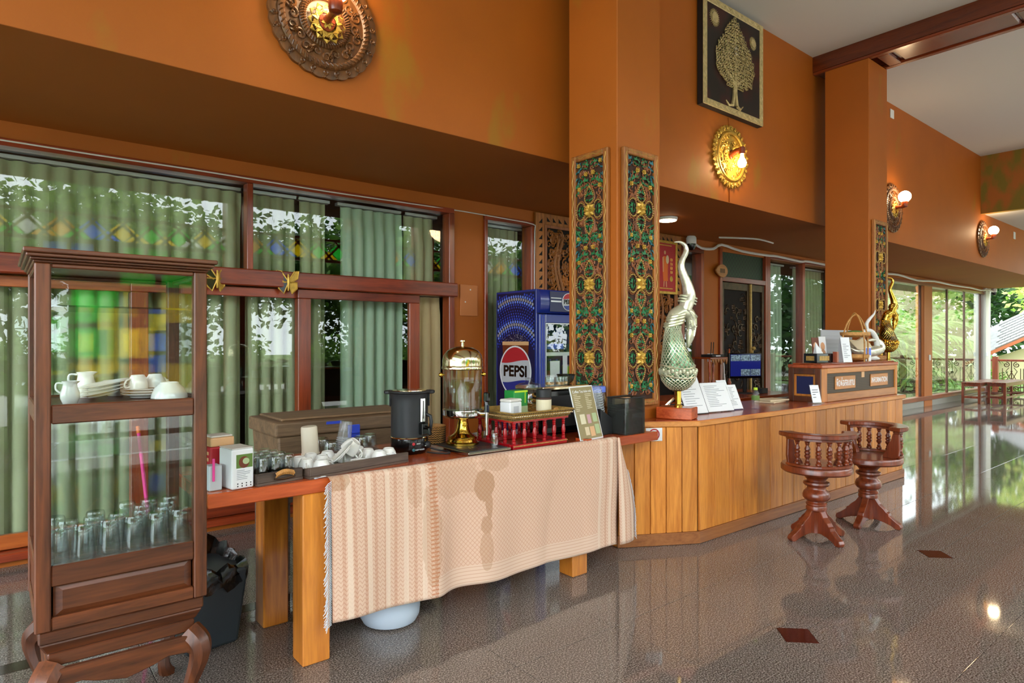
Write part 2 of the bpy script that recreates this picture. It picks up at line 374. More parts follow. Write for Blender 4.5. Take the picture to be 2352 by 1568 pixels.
def granite(name, tile):
    m, N, L, P = _new(name); P.inputs['Roughness'].default_value = 0.05; P.inputs['Specular IOR Level'].default_value = 0.6
    tc = N.new('ShaderNodeTexCoord'); g = N.new('ShaderNodeNewGeometry')
    n1 = N.new('ShaderNodeTexNoise'); n1.inputs['Scale'].default_value = 150; n1.inputs['Detail'].default_value = 3; n1.inputs['Roughness'].default_value = 0.6
    L.new(g.outputs['Position'], n1.inputs['Vector'])
    n2 = N.new('ShaderNodeTexNoise'); n2.inputs['Scale'].default_value = 2.2; n2.inputs['Detail'].default_value = 3
    L.new(g.outputs['Position'], n2.inputs['Vector'])
    rp = N.new('ShaderNodeValToRGB'); E_ = rp.color_ramp.elements
    E_[0].position = 0.34; E_[0].color = lin('#393431'); E_[1].position = 0.70; E_[1].color = lin('#b3a9a2')
    for p, c in ((0.46, '#5a5049'), (0.53, '#7a6f68'), (0.60, '#968a82')):
        e = E_.new(p); e.color = lin(c)
    L.new(n1.outputs['Fac'], rp.inputs['Fac'])
    hs = N.new('ShaderNodeHueSaturation'); mr = N.new('ShaderNodeMapRange'); mr.inputs['To Min'].default_value = 0.85; mr.inputs['To Max'].default_value = 1.15
    L.new(n2.outputs['Fac'], mr.inputs['Value']); L.new(mr.outputs['Result'], hs.inputs['Value']); L.new(rp.outputs['Color'], hs.inputs['Color'])
    last = hs.outputs['Color']
    if tile:
        br = N.new('ShaderNodeTexBrick'); br.offset = 0; br.inputs['Scale'].default_value = 1.0
        br.inputs['Brick Width'].default_value = 0.6133; br.inputs['Row Height'].default_value = 0.6133; br.inputs['Mortar Size'].default_value = 0.003
        mp = N.new('ShaderNodeMapping'); mp.inputs['Location'].default_value = (-0.522+0.6133, -0.2733+0.6133, 0); L.new(g.outputs['Position'], mp.inputs['Vector']); L.new(mp.outputs['Vector'], br.inputs['Vector'])
        mx = N.new('ShaderNodeMixRGB'); mx.inputs['Color2'].default_value = lin('#5a5048'); L.new(br.outputs['Fac'], mx.inputs['Fac']); L.new(last, mx.inputs['Color1']); last = mx.outputs['Color']
    L.new(last, P.inputs['Base Color'])
    MATS[name] = m
granite('granite', False); granite('granite_far', True)
# ================================================================ SETTING
P_ = 0.6133; FX0 = 0.522-P_; NX = 17; FY0 = 0.2733-P_
floor = struct('floor', 'polished speckled brown granite tile floor')
_g = 0.0011
def tile_mesh(w, h, cut=None):
    c = 0.105
    pts = [(_g, _g), (w-_g, _g), (w-_g, h-_g), (_g, h-_g)]
    if cut is not None:
        x, y = pts[cut]; sx = 1 if cut in (0, 3) else -1; sy = 1 if cut in (0, 1) else -1
        a, b = (x+sx*c, y), (x, y+sy*c)
        pts[cut:cut+1] = [b, a] if cut in (0, 2) else [a, b]
    inn = [(x+(0.0015 if x < w/2 else -0.0015), y+(0.0015 if y < h/2 else -0.0015)) for x, y in pts]
    b = MB(); n = len(pts)
    vs = [(x, y, -0.012) for x, y in pts]+[(x, y, -0.0008) for x, y in pts]+[(x, y, 0) for x, y in inn]
    fs = [(i, (i+1) % n, n+(i+1) % n, n+i) for i in range(n)]+[(n+i, n+(i+1) % n, 2*n+(i+1) % n, 2*n+i) for i in range(n)]+[tuple(range(2*n, 3*n))]
    b.add(vs, fs); me = b.mesh('tile'); me.materials.append(MATS['granite']); return me
tm = {}
DIA = [(2.975, 1.5), (4.815, 1.5)]
rows = [(FY0+k*P_, P_) for k in range(6)]+[(FY0+6*P_, 3.43-(FY0+6*P_)), (3.53, P_), (3.53+P_, P_), (3.53+2*P_, 5.06-3.53-2*P_)]
for i in range(NX):
    x = FX0+i*P_
    for y, h in rows:
        cut = None
        for dx, dy in DIA:
            for k, (cx, cy) in enumerate(((x, y), (x+P_, y), (x+P_, y+h), (x, y+h))):
                if abs(cx-dx) < 0.02 and abs(cy-dy) < 0.02: cut = k
        key = (round(h, 4), cut)
        if key not in tm: tm[key] = tile_mesh(P_, h, cut)
        o = link('tile', tm[key], None, floor); o.location = (x, y, 0)
for dx, dy in DIA:
    b = MB(); b.prism([(0.1035, 0), (0, 0.1035), (-0.1035, 0), (0, -0.1035)], -0.012, 0)
    o = b.build('diamond_inset', 'red_granite', floor); o.location = (dx, dy, 0)
XF = FX0+NX*P_
MB().box(FX0, 3.431, -0.012, XF, 3.529, 0).build('border_strip', 'dark_granite', floor)
MB().box(FX0, FY0, -0.05, XF, 5.06, -0.013).build('grout_bed', 'grout', floor)
MB().box(XF+0.001, -3.2, -0.05, 20.3, 5.06, 0).build('far_paving', 'granite_far', floor)
MB().box(-4.3, -3.2, -0.05, XF, FY0-0.001, 0).box(-4.3, FY0-0.001, -0.05, FX0-0.001, 5.06, 0).build('near_paving', 'granite_far', floor)

ZS, YW, YU, ZC = 2.767, 5.05, 3.52, 4.68
# window wall
wb = MB()
for x0, x1, z0, z1 in ((-4.3, 20.1, 2.656, 3.0), (3.385, 3.745, 0, 2.656), (4.381, 6.93, 0, 2.656), (7.42, 7.80, 0, 2.656), (11.4, 13.2, 0, 2.656), (-4.3, -2.6, 0, 2.656), (-2.6, 3.385, 0, 0.04)):
    wb.box(x0, YW, z0, x1, YW+0.16, z1)
S(wb.build('wall_back', 'wall_paint'), 'orange painted wall around the curtained windows')
MB().box(15.551, YW-0.01, 0, 16.02, YW+0.16, 2.66).build('pier', 'pier_paint', bpy.data.objects['wall_back'])
S(MB().box(19.68, YW-0.06, 0, 20.08, YW+0.2, ZS).build('wall_end_pier', 'white_paint'), 'pale painted end pier beside the railing')
S(MB().box(13.2, YW, 0, 19.68, YW+0.2, 0.13).build('trim_1', 'base_granite'), 'light granite kerb below the garden windows')
S(MB().box(-4.3, YU+.003, ZS, 20.1, YW+0.16, ZS+0.12).build('ceiling_soffit', 'soffit_paint'), 'low orange soffit over the windows')
uw = MB(); uw.box(-4.3, YU, ZS+0.001, 13.58, YU+0.18, ZC+0.1); uw.box(13.58, YU, ZS+0.001, 20.1, YU+0.18, 3.8)
S(uw.build('wall_upper', 'wall_paint'), 'orange painted upper wall above the soffit')
S(MB().box(-4.3, -3.0, ZC, 13.7, YU+0.1, ZC+0.15).build('ceiling', 'ceiling_paint'), 'pale grey high ceiling')
S(MB().box(13.7, -3.0, 3.68, 20.1, YU, 3.8).build('ceiling_far', 'ceiling_paint'), 'lower white ceiling at the garden end')
# mould streaked drop wall
m, N, L, P = _new('mould_paint'); P.inputs['Roughness'].default_value = 0.7
tc = N.new('ShaderNodeTexCoord'); mp = N.new('ShaderNodeMapping'); mp.inputs['Scale'].default_value = (1, 2.2, 1.2); nz = N.new('ShaderNodeTexNoise'); nz.inputs['Scale'].default_value = 2.2; nz.inputs['Detail'].default_value = 6
L.new(tc.outputs['Object'], mp.inputs['Vector']); L.new(mp.outputs['Vector'], nz.inputs['Vector'])
rp = N.new('ShaderNodeValToRGB'); rp.color_ramp.elements[0].position = 0.42; rp.color_ramp.elements[1].position = 0.6; rp.color_ramp.elements[0].color = lin('#a8611f'); rp.color_ramp.elements[1].color = lin('#7d6a1c')
L.new(nz.outputs['Fac'], rp.inputs['Fac']); L.new(rp.outputs['Color'], P.inputs['Base Color']); MATS['mould_paint'] = m
S(MB().box(13.58, -3.0, 3.66, 13.70, YU, ZC).build('wall_drop', 'mould_paint'), 'orange drop wall with olive mould stains')
# columns and beams
def column(name, x0, x1, label):
    S(MB().box(x0, 2.91, 0, x1, 3.38, 4.469).build(name, 'wall_paint', bevel=0.006), label)
column('wall_column_near', 3.29, 3.755, 'orange square column with two painted carved panels')
column('wall_column_far', 7.343, 7.832, 'orange square column beside the information box')
column('wall_column_hall', 11.4, 11.88, 'orange square column farther down the hall')
bpy.data.objects['wall_column_hall'].location.y = -5.3
for nm, x0 in (('trim_2', 7.342), ('trim_3', 3.29), ('trim_4', -0.76)):
    bo = struct(nm, 'glossy red-brown ceiling beam with recessed panels'); x1 = x0+0.49
    MB().box(x0, -3.0, 4.505, x1, YU, ZC-0.001).build('beam_core', 'beam_wood', bo)
    b = MB(); b.box(x0, -3.0, 4.47, x0+0.07, YU, 4.504); b.box(x1-0.07, -3.0, 4.47, x1, YU, 4.504)
    b.build('edge_board', 'beam_wood', bo, bevel=0.006)
    for k in range(5):
        y1 = 2.86-k*1.22
        MB().box(x0+0.0705, y1-0.12, 4.47, x1-0.0705, y1, 4.504).build('cross_board', 'beam_wood', bo, bevel=0.006)
        MB().frus((0.155, 0.50), (0.168, 0.52), 4.485, 4.504, T((x0+x1)/2, y1-0.12-0.55, 0)).build('panel', 'beam_wood', bo)
# side and inner walls
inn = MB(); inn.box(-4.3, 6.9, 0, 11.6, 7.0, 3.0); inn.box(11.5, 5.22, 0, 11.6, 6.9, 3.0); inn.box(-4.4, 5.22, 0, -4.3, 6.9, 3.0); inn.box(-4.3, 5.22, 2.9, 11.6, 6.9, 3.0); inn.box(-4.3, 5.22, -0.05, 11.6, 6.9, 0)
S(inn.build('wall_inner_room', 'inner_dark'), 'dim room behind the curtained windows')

# ---------------------------------------------------------------- windows
def bar(parent, name, x0, x1, z0, z1, y0, y1, m, bevel=0.004):
    return MB().box(x0, y0, z0, x1, y1, z1).build(name, m, parent, bevel=bevel)
def pane(parent, x0, x1, z0, z1, y=5.10): return MB().box(x0, y, z0, x1, y+0.006, z1).build('pane', 'window_glass', parent)
w1 = struct('window_1', 'long red-brown framed window with transom lights and sliding doors')
bar(w1, 'head_rail', -2.6, 3.385, 2.608, 2.656, 5.02, 5.14, 'red_wood'); bar(w1, 'jamb', 3.326, 3.386, 0.09, 2.607, 5.02, 5.14, 'red_wood_v')
bar(w1, 'transom_rail', -2.6, 3.405, 1.822, 1.949, 4.985, 5.14, 'red_wood', 0.008); bar(w1, 'sill', -2.6, 3.385, 0.041, 0.09, 5.0, 5.14, 'red_wood')
for x in (1.498, -0.55): bar(w1, 'mullion', x, x+0.045, 1.95, 2.607, 5.03, 5.13, 'red_wood_v')
pane(w1, -2.6, -0.55, 1.95, 2.607); pane(w1, -0.505, 1.498, 1.95, 2.607); pane(w1, 1.543, 3.326, 1.95, 2.607)
def sash(x0, x1, y, mname, sw=0.105):
    bar(w1, 'top_rail', x0, x1, 1.745, 1.815, y, y+0.045, mname); bar(w1, 'bottom_rail', x0, x1, 0.095, 0.187, y, y+0.045, mname)
    for a in (x0, x1-sw): bar(w1, 'stile', a, a+sw, 0.188, 1.744, y, y+0.045, 'red_wood_v')
    pane(w1, x0+sw, x1-sw, 0.188, 1.744, y+0.02)
sash(-1.6, 0.84, 5.095, 'door_wood'); sash(0.735, 1.99, 5.05, 'red_wood'); sash(1.88, 2.995, 5.0, 'red_wood')
w2 = struct('window_2', 'narrow curtained window behind the drinks fridge')
bar(w2, 'head_rail', 3.745, 4.381, 2.60, 2.65, 5.02, 5.14, 'red_wood')
for x in (3.745, 4.345): bar(w2, 'jamb', x, x+0.037, 0.05, 2.60, 5.02, 5.14, 'red_wood_v')
pane(w2, 3.782, 4.345, 0.05, 2.60)
w3 = struct('window_3', 'narrow curtained window beside the poster')
bar(w3, 'head_rail', 6.93, 7.42, 2.58, 2.65, 5.02, 5.14, 'red_wood')
for x in (6.93, 7.36): bar(w3, 'jamb', x, x+0.06, 0.05, 2.58, 5.02, 5.14, 'red_wood_v')
pane(w3, 6.99, 7.36, 0.05, 2.58)
w4 = struct('window_4', 'curtained window beside the carved double door')
for x in (9.06, 10.14, 11.2): bar(w4, 'mullion', x, x+0.08, 0.05, 2.70, 5.02, 5.14, 'red_wood_v')
bar(w4, 'head_rail', 9.14, 11.4, 2.66, 2.72, 5.02, 5.14, 'red_wood')
pane(w4, 9.14, 10.14, 0.05, 2.66); pane(w4, 10.22, 11.2, 0.05, 2.66)
w5 = struct('window_5', 'tall clear garden windows with slim dark frames')
for x, w in ((13.2, .1), (15.43, .12), (16.02, .09), (17.1, .12), (18.32, .12), (19.57, .11)): bar(w5, 'mullion', x+w/2-.035, x+w/2+.035, 0.221, 2.60, 5.085, 5.125, 'cab_wood')
bar(w5, 'bottom_rail', 13.2, 19.68, 0.131, 0.22, 5.01, 5.15, 'red_wood'); bar(w5, 'head_rail', 13.2, 19.68, 2.60, 2.66, 5.02, 5.14, 'red_wood')
for x0, x1 in ((13.3, 15.43), (16.11, 17.1), (17.22, 18.32), (18.44, 19.57)):
    pane(w5, x0-.02, x1+.02, 0.221, 2.60)
# carved double door
dr = struct('door_1', 'dark carved double door with green fretted transom')
bar(dr, 'jamb', 7.80, 7.86, 0, 2.70, 5.02, 5.14, 'red_wood_v'); bar(dr, 'jamb', 9.0, 9.06, 0, 2.70, 5.02, 5.14, 'red_wood_v')
bar(dr, 'transom_rail', 7.86, 9.0, 2.24, 2.31, 5.02, 5.14, 'red_wood')
m, N, L, P = _new('green_fret'); P.inputs['Roughness'].default_value = 0.5
tc = N.new('ShaderNodeTexCoord'); ck = N.new('ShaderNodeTexChecker'); ck.inputs['Scale'].default_value = 26; ck.inputs[1].default_value = lin('#0d3315'); ck.inputs[2].default_value = lin('#081c0d')
L.new(tc.outputs['Object'], ck.inputs['Vector']); L.new(ck.outputs['Color'], P.inputs['Base Color']); MATS['green_fret'] = m
MB().box(7.86, 5.07, 2.31, 9.0, 5.09, 2.72).build('fret_panel', 'green_fret', dr)
for x0, x1 in ((7.865, 8.585), (8.60, 8.995)):
    lf = MB(); yy = 5.04
    lf.box(x0, yy, 0.01, x0+0.06, yy+0.05, 2.235); lf.box(x1-0.06, yy, 0.01, x1, yy+0.05, 2.235); lf.box(x0+.06, yy, 2.13, x1-.06, yy+0.05, 2.235); lf.box(x0+.06, yy, .01, x1-.06, yy+.05, .2)
    d = lf.build('door_leaf', 'bronze_dark', dr, bevel=0.005)
    MB().box(x0+.06, yy+0.03, .2, x1-.06, yy+0.045, 2.13).build('recess_panel', 'recess', d)
    rnd = random.Random(int(x0*100)); sb = MB(); wv = x1-x0-0.14; cx = (x0+x1)/2
    for k in range(int(150*wv)):
        px = cx+rnd.uniform(-.5, .5)*wv; pz = rnd.uniform(.3, 2.05); a = rnd.uniform(0, 6.28)
        if rnd.random() < 0.55:
            pts = [(p[0], yy+0.03-0.012*rnd.random(), p[1]) for p in spiral(px, pz, rnd.uniform(.04, .09), .8, a, rnd.choice((-1, 1)), 8)]
            pts = [(min(max(p[0], x0+.07), x1-.07), p[1], p[2]) for p in pts]
            sb.tube(pts, rnd.uniform(.007, .013), 5)
        else: add_flower(sb, px, pz, rnd.uniform(.03, .05), 0, .03, 5, T(0, yy+0.035, 0) @ FRONT)
    stuff(sb.build('carved_vines', 'bronze_dark', d, recalc=False))
MB().box(8.575, 5.015, 0.01, 8.605, 5.038, 2.235).build('astragal', 'old_gold', dr)
k_ = MB(); k_.ball((8.63, 5.0, 1.30), .03, 10, 6); k_.box(8.60, 5.0, 1.17, 8.62, 5.03, 1.27); k_.build('door_handle', 'old_gold', dr)

# ---------------------------------------------------------------- curtains
def curtain(name, x0, x1, z0, z1, y, pitch, amp, m, label, head=0.12, seed=0, group='green pleated curtains', rod=True):
    rnd = random.Random(seed); n = max(2, int((x1-x0)/pitch*10)); zs = [z0, z0+(z1-z0)*.33, z0+(z1-z0)*.66, z1-head*1.6, z1-head, z1-head*.5, z1]
    b = MB(); vs = []; fs = []; ph = [rnd.uniform(-.6, .6) for _ in range(40)]
    for k, z in enumerate(zs):
        q = (1.0, 1.0, 1.0, .8, .5, .42, .42)[k]; dr_ = (.9, .6, .3, 0, 0, 0, 0)[k]
        for i in range(n+1):
            s_ = i/n; w = (x1-x0)*s_/pitch*2*PI+ph[int(s_*36)]*dr_*.6
            f = math.sin(w); f = math.copysign(abs(f)**0.55, f)
            vs.append((x0+(x1-x0)*s_+.012*math.cos(w)*q, y+amp*f*q, z))
    for k in range(len(zs)-1):
        for i in range(n): fs.append((k*(n+1)+i, k*(n+1)+i+1, (k+1)*(n+1)+i+1, (k+1)*(n+1)+i))
    b.add(vs, fs)
    t = thing(name, label, 'curtain', (0, 0, 0), 0, group)
    b.build('cloth', m, t, smooth=True, recalc=False)
    if rod: MB().box(x0-.03, y-.03, z1+.005, x1+.03, y+.03, z1+.03).build('track', 'alu', t)
    return t
curtain('curtain', -1.6, 1.52, 0.10, 2.57, 5.235, 0.118, 0.042, 'curtain_green', 'long green pleated curtain behind the leftmost transom window and glass cabinet', .13, 3)
curtain('curtain', 1.53, 1.93, 0.10, 2.57, 5.235, 0.10, 0.04, 'curtain_green', 'narrow green curtain panel under the second butterfly ornament', .13, 4)
curtain('curtain', 1.97, 2.20, 0.10, 2.57, 5.235, 0.09, 0.03, 'curtain_green', 'slim green curtain at the stile edge of the sliding door', .13, 14)
curtain('curtain', 2.33, 2.93, 0.10, 2.57, 5.235, 0.105, 0.04, 'curtain_light', 'green curtain hanging behind the sliding door pane above the urn', .13, 5)
curtain('curtain', 2.95, 3.28, 1.84, 2.57, 5.235, 0.105, 0.03, 'curtain_green', 'short green curtain in the transom window nearest the orange pier', .13, 6)
curtain('curtain', 2.98, 3.32, 0.10, 1.82, 5.2, 0.12, 0.03, 'curtain_tan', 'tan curtain in the open doorway beside the orange pier', .1, 7)
curtain('curtain', 3.79, 4.34, 0.10, 2.57, 5.235, 0.10, 0.03, 'curtain_green', 'green curtain in the narrow window above the drinks fridge', .13, 8)
curtain('curtain', 7.0, 7.20, 0.10, 2.50, 5.235, 0.09, 0.03, 'curtain_green', 'slim green curtain in the window beside the red poster', .13, 9)
curtain('curtain', 9.16, 9.86, 0.10, 2.60, 5.235, 0.11, 0.04, 'curtain_light', 'green curtain immediately next to the carved double door', .13, 10)
curtain('curtain', 10.22, 11.25, 0.10, 2.60, 5.235, 0.11, 0.03, 'curtain_green', 'green curtain partly hidden by the far orange column', .13, 11)
curtain('valance', 13.35, 15.4, 2.36, 2.585, 5.165, 0.11, 0.02, 'curtain_green', 'short valance curtain over the garden window nearest the column', .06, 12, 'short valances')
curtain('valance', 16.12, 17.4, 2.36, 2.585, 5.165, 0.11, 0.02, 'curtain_tan', 'short valance curtain over the middle garden windows', .06, 13, 'short valances')

# ---------------------------------------------------------------- open garden side behind the viewer
op = struct('wall_open_side', 'open hall side with stained glass frieze')
b = MB(); b.box(-4.3, -2.42, 4.35, 20.1, -2.3, ZC); b.build('lintel', 'wall_paint', op)
for x in (-0.7, 3.35, 7.4, 11.4, 15.6, 19.7): MB().box(x, -2.55, 0, x+.4, -2.2, ZC).build('post', 'red_wood_v', op)
fr = MB(); fr.box(-4.3, -2.40, 3.02, 13.58, -2.33, 3.07); fr.box(-4.3, -2.40, 3.46, 13.58, -2.33, 3.5); fr.build('frieze_rail', 'red_wood', op)
rnd = random.Random(5); cols = ['yellow', 'green', 'blue', 'white', 'green', 'yellow', 'amber']
x = -0.2; k = 0
while x < 12.5:
    c, h = .215, .2
    dm = MB().prism([(x+c-.03-.19, 3.265), (x+c-.03, 3.265-h+.02), (x+c-.03+.19, 3.265), (x+c-.03, 3.265+h-.02)], 0, .006, T(0, -2.36, 0) @ FRONT)
    dm.build('diamond_pane', 'stained_'+cols[k*3 % 7], op)
    tr = MB().prism([(x+.215, 3.09), (x+.585, 3.09), (x+.40, 3.25)], 0, .006, T(0, -2.36, 0) @ FRONT); tr.build('triangle_pane', 'stained_'+cols[(k*5+1) % 7], op)
    fb = MB()
    for s_ in (1, -1): fb.box(-.29, -.012, -.02, .29, .012, .02, T(x+.295 if s_ > 0 else x+.075, -2.36, 3.265) @ R(s_*math.radians(46), 'Y'))
    fb.build('lattice_bar', 'red_wood', op)
    x += .43; k += 1
# coloured glass folding screen
scr = thing('folding_screen', 'tall dark wooden screen of coloured textured glass panes behind the viewer', 'screen', (0, -2.15, 0))
fb = MB()
for i in range(6): fb.box(.55+i*.36, -.03, 0, .60+i*.36, .03, 3.0)
for j in range(9): fb.box(.55, -.025, .1+j*.36, 2.40, .025, .15+j*.36)
fb.build('frame', 'cab_wood', scr)
pc = ['yellow', 'green', 'blue', 'amber', 'green', 'blue', 'yellow', 'white']
for i in range(5):
    for j in range(2, 8):
        if (i*7+j*3) % 4 == 3: MB().box(.60+i*.36, -.01, .15+j*.36, .91+i*.36, .01, .46+j*.36).build('pane', 'cab_wood', scr)
        else: MB().box(.60+i*.36, -.004, .15+j*.36, .91+i*.36, .004, .46+j*.36).build('pane', 'stained_'+pc[(i*5+j*3) % 8], scr)
S(MB().box(-60, -60, -0.2, 80, 60, -0.06).build('ground', 'lawn'), 'garden lawn around the pavilion')
S(MB().box(-12, -11.5, -0.06, 30, -3.21, -0.03).build('ground_bounce_terrace', 'terrace'), 'unseen pale terrace added to bounce daylight into the hall')  # unseen pale paving, added so daylight bounces up to the ceiling
# ================================================================ CARVED WORK ON WALLS AND COLUMNS
def leaf_obj(ln, wd, h, m):
    b = MB(); add_leaf(b, 0, 0, ln*1.3, 0, 0, h, wd); me = b.mesh('leaf'); me.materials.append(MATS[m]); return me
LM = {(s_, c): leaf_obj(s_, 1.25, .012, c) for s_ in (.075, .055) for c in ('leaf_green', 'leaf_teal')}
def painted_panel(name, label, W_, z0, z1, cents, M, fine=True):
    t = thing(name, label, 'carved panel', (0, 0, 0), 0, 'painted carved panels on the columns'); e = .045
    bx = lambda x0, y0, x1, y1, a, c: MB().box(x0, y0, a, x1, y1, c, M)
    bx(e, z0+e, W_-e, z1-e, .004, .012).build('backing', 'panel_ground', t)
    for nm, q in (('frame_stile', (0, z0, e, z1)), ('frame_stile', (W_-e, z0, W_, z1)), ('frame_rail', (e, z0, W_-e, z0+e)), ('frame_rail', (e, z1-e, W_-e, z1))):
        bx(q[0], q[1], q[2], q[3], .001, .034).build(nm, 'carve_wood', t, bevel=.006)
    gb = MB()   # gilt wave along the frame
    for x in (e/2, W_-e/2):
        n = int((z1-z0)/.018); gb.tube([(x+.006*math.sin(i*1.1), z0+.03+(z1-z0-.06)*i/n, .0335) for i in range(n+1)], .0034, 4, M)
    for y in (z0+e/2, z1-e/2): gb.tube([(e+(W_-2*e)*i/20, y+.006*math.sin(i*1.1), .0335) for i in range(21)], .0034, 4, M)
    gb.build('gilt_wave', 'old_gold', t)
    cx = W_/2; sb = MB(); rnd = random.Random(int(z1*1000+W_*777))
    for zc in cents:
        f = MB(); add_flower(f, cx, zc, .056, .022, .026, 8, M); f.build('gilt_flower', 'gold_leaf', t)
        bd = MB()
        hw = W_/2-e-.006
        for q in ([(cx+.052*math.sin(PI*i/12)*(1 if i <= 12 else -1), 0) for i in range(1)],): pass
        for sgn in (1, -1):
            lp = [(cx+.055*math.sin(a)*(abs(math.cos(a/2))), zc+sgn*(.045+.125*(1-math.cos(a))/2), .026) for a in [2*PI*i/26 for i in range(26)]]
            for p in lp: bd.ball(p, .0062, 5, 4, M)
            wp = [(cx+sgn*(.040+(hw-.040)*(1-math.cos(a))/2), zc+.062*math.sin(a)*1.0, .026) for a in [2*PI*i/22 for i in range(22)]]
            for p in wp: bd.ball(p, .0062, 5, 4, M)
            sb.tube([(cx+(p[0]-cx)*1.18, zc+sgn*.045+(p[1]-zc-sgn*.045)*1.08, .02) for p in lp], .0055, 4, M, closed=True)
            sb.tube([(p[0], zc+(p[1]-zc)*1.2, .02) for p in wp], .0055, 4, M, closed=True)
        bd.build('beaded_quatrefoil', 'old_gold', t)
        if fine:
            for a, dx, dz, s_ in ((0, 0, .062, .075), (PI, 0, -.062, .075), (-PI/2, .058, 0, .055), (PI/2, -.058, 0, .055)):
                o = link('leaf', LM[(s_, 'leaf_green')], None, t); o.matrix_local = M @ T(cx+dx, zc+dz, .016) @ R(a)
    zs = sorted(cents); mids = [(a+b_)/2 for a, b_ in zip(zs, zs[1:])]+[zs[-1]+.262, zs[0]-.262]
    fj = MB()
    for zc in mids:
        for sx in (1, -1):
            for dx, dz, a, s_, c in ((.10, .11, 2.5, .075, 'leaf_green'), (.045, .10, 2.9, .055, 'leaf_green'), (.12, .02, .5, .075, 'leaf_teal'), (.115, -.06, 1.1, .055, 'leaf_teal'), (.045, -.10, .25, .075, 'leaf_green'), (.11, -.13, .7, .075, 'leaf_green'), (.05, .035, -.3, .055, 'leaf_green'), (.12, .16, 2.7, .055, 'leaf_green')):
                if not (z0+e+.03 < zc+dz < z1-e-.03): continue
                x = cx+sx*min(dx, W_/2-e-.03); ang = -a*sx
                if fine: o = link('leaf', LM[(s_, c)], None, t); o.matrix_local = M @ T(x, zc+dz, .014+.004*rnd.random()) @ R(ang)
                else: add_leaf(fj, x, zc+dz, s_, ang, .014, .012, 1.2, M, 0 if c == 'leaf_green' else 1)
            for dx, dz in ((.035, .0), (.105, .07), (.1, -.1)):
                if z0+e+.03 < zc+dz < z1-e-.03:
                    fl_ = MB(); add_flower(fl_, cx+sx*dx, zc+dz, .02, .02, .016, 6, M); fl_.build('small_gilt_flower', 'gold_leaf', t)
            for k in range(26):
                x = cx+sx*rnd.uniform(.012, W_/2-e-.025); z = zc+rnd.uniform(-.2, .2)
                if z0+e+.03 < z < z1-e-.03: sb.tube(spiral(x, z, rnd.uniform(.018, .032), 1.1, rnd.uniform(0, 6), sx, 11, .014+.006*rnd.random()), interp([.0058, .0035], 11), 4, M)
            sb.tube([(cx+sx*(.02+.07*math.sin(i*.55)), zc-.2+.04*i, .016) for i in range(11) if z0+e < zc-.2+.04*i < z1-e], .006, 4, M) if zc-.2 > z0+e and zc+.2 < z1-e else None
    stuff(sb.build('scrollwork', 'carve_red', t, recalc=False))
    if not fine: stuff(fj.build('leaves', ['leaf_green', 'leaf_teal'], t, recalc=False))
    return t
CZ = [2.327, 1.802, 1.284]
painted_panel('column_panel', 'green and gold carved panel on the shaded side face of the near column', .356, .95, 2.735, CZ, T(3.29, 3.326, 0) @ SIDE)
painted_panel('column_panel', 'green and gold carved panel on the front face of the near column', .372, .95, 2.73, CZ, T(3.325, 2.91, 0) @ FRONT)
painted_panel('column_panel', 'slim dark carved panel on the far column behind the swan figure', .37, 1.2, 2.727, CZ, T(7.40, 2.91, 0) @ FRONT, False)

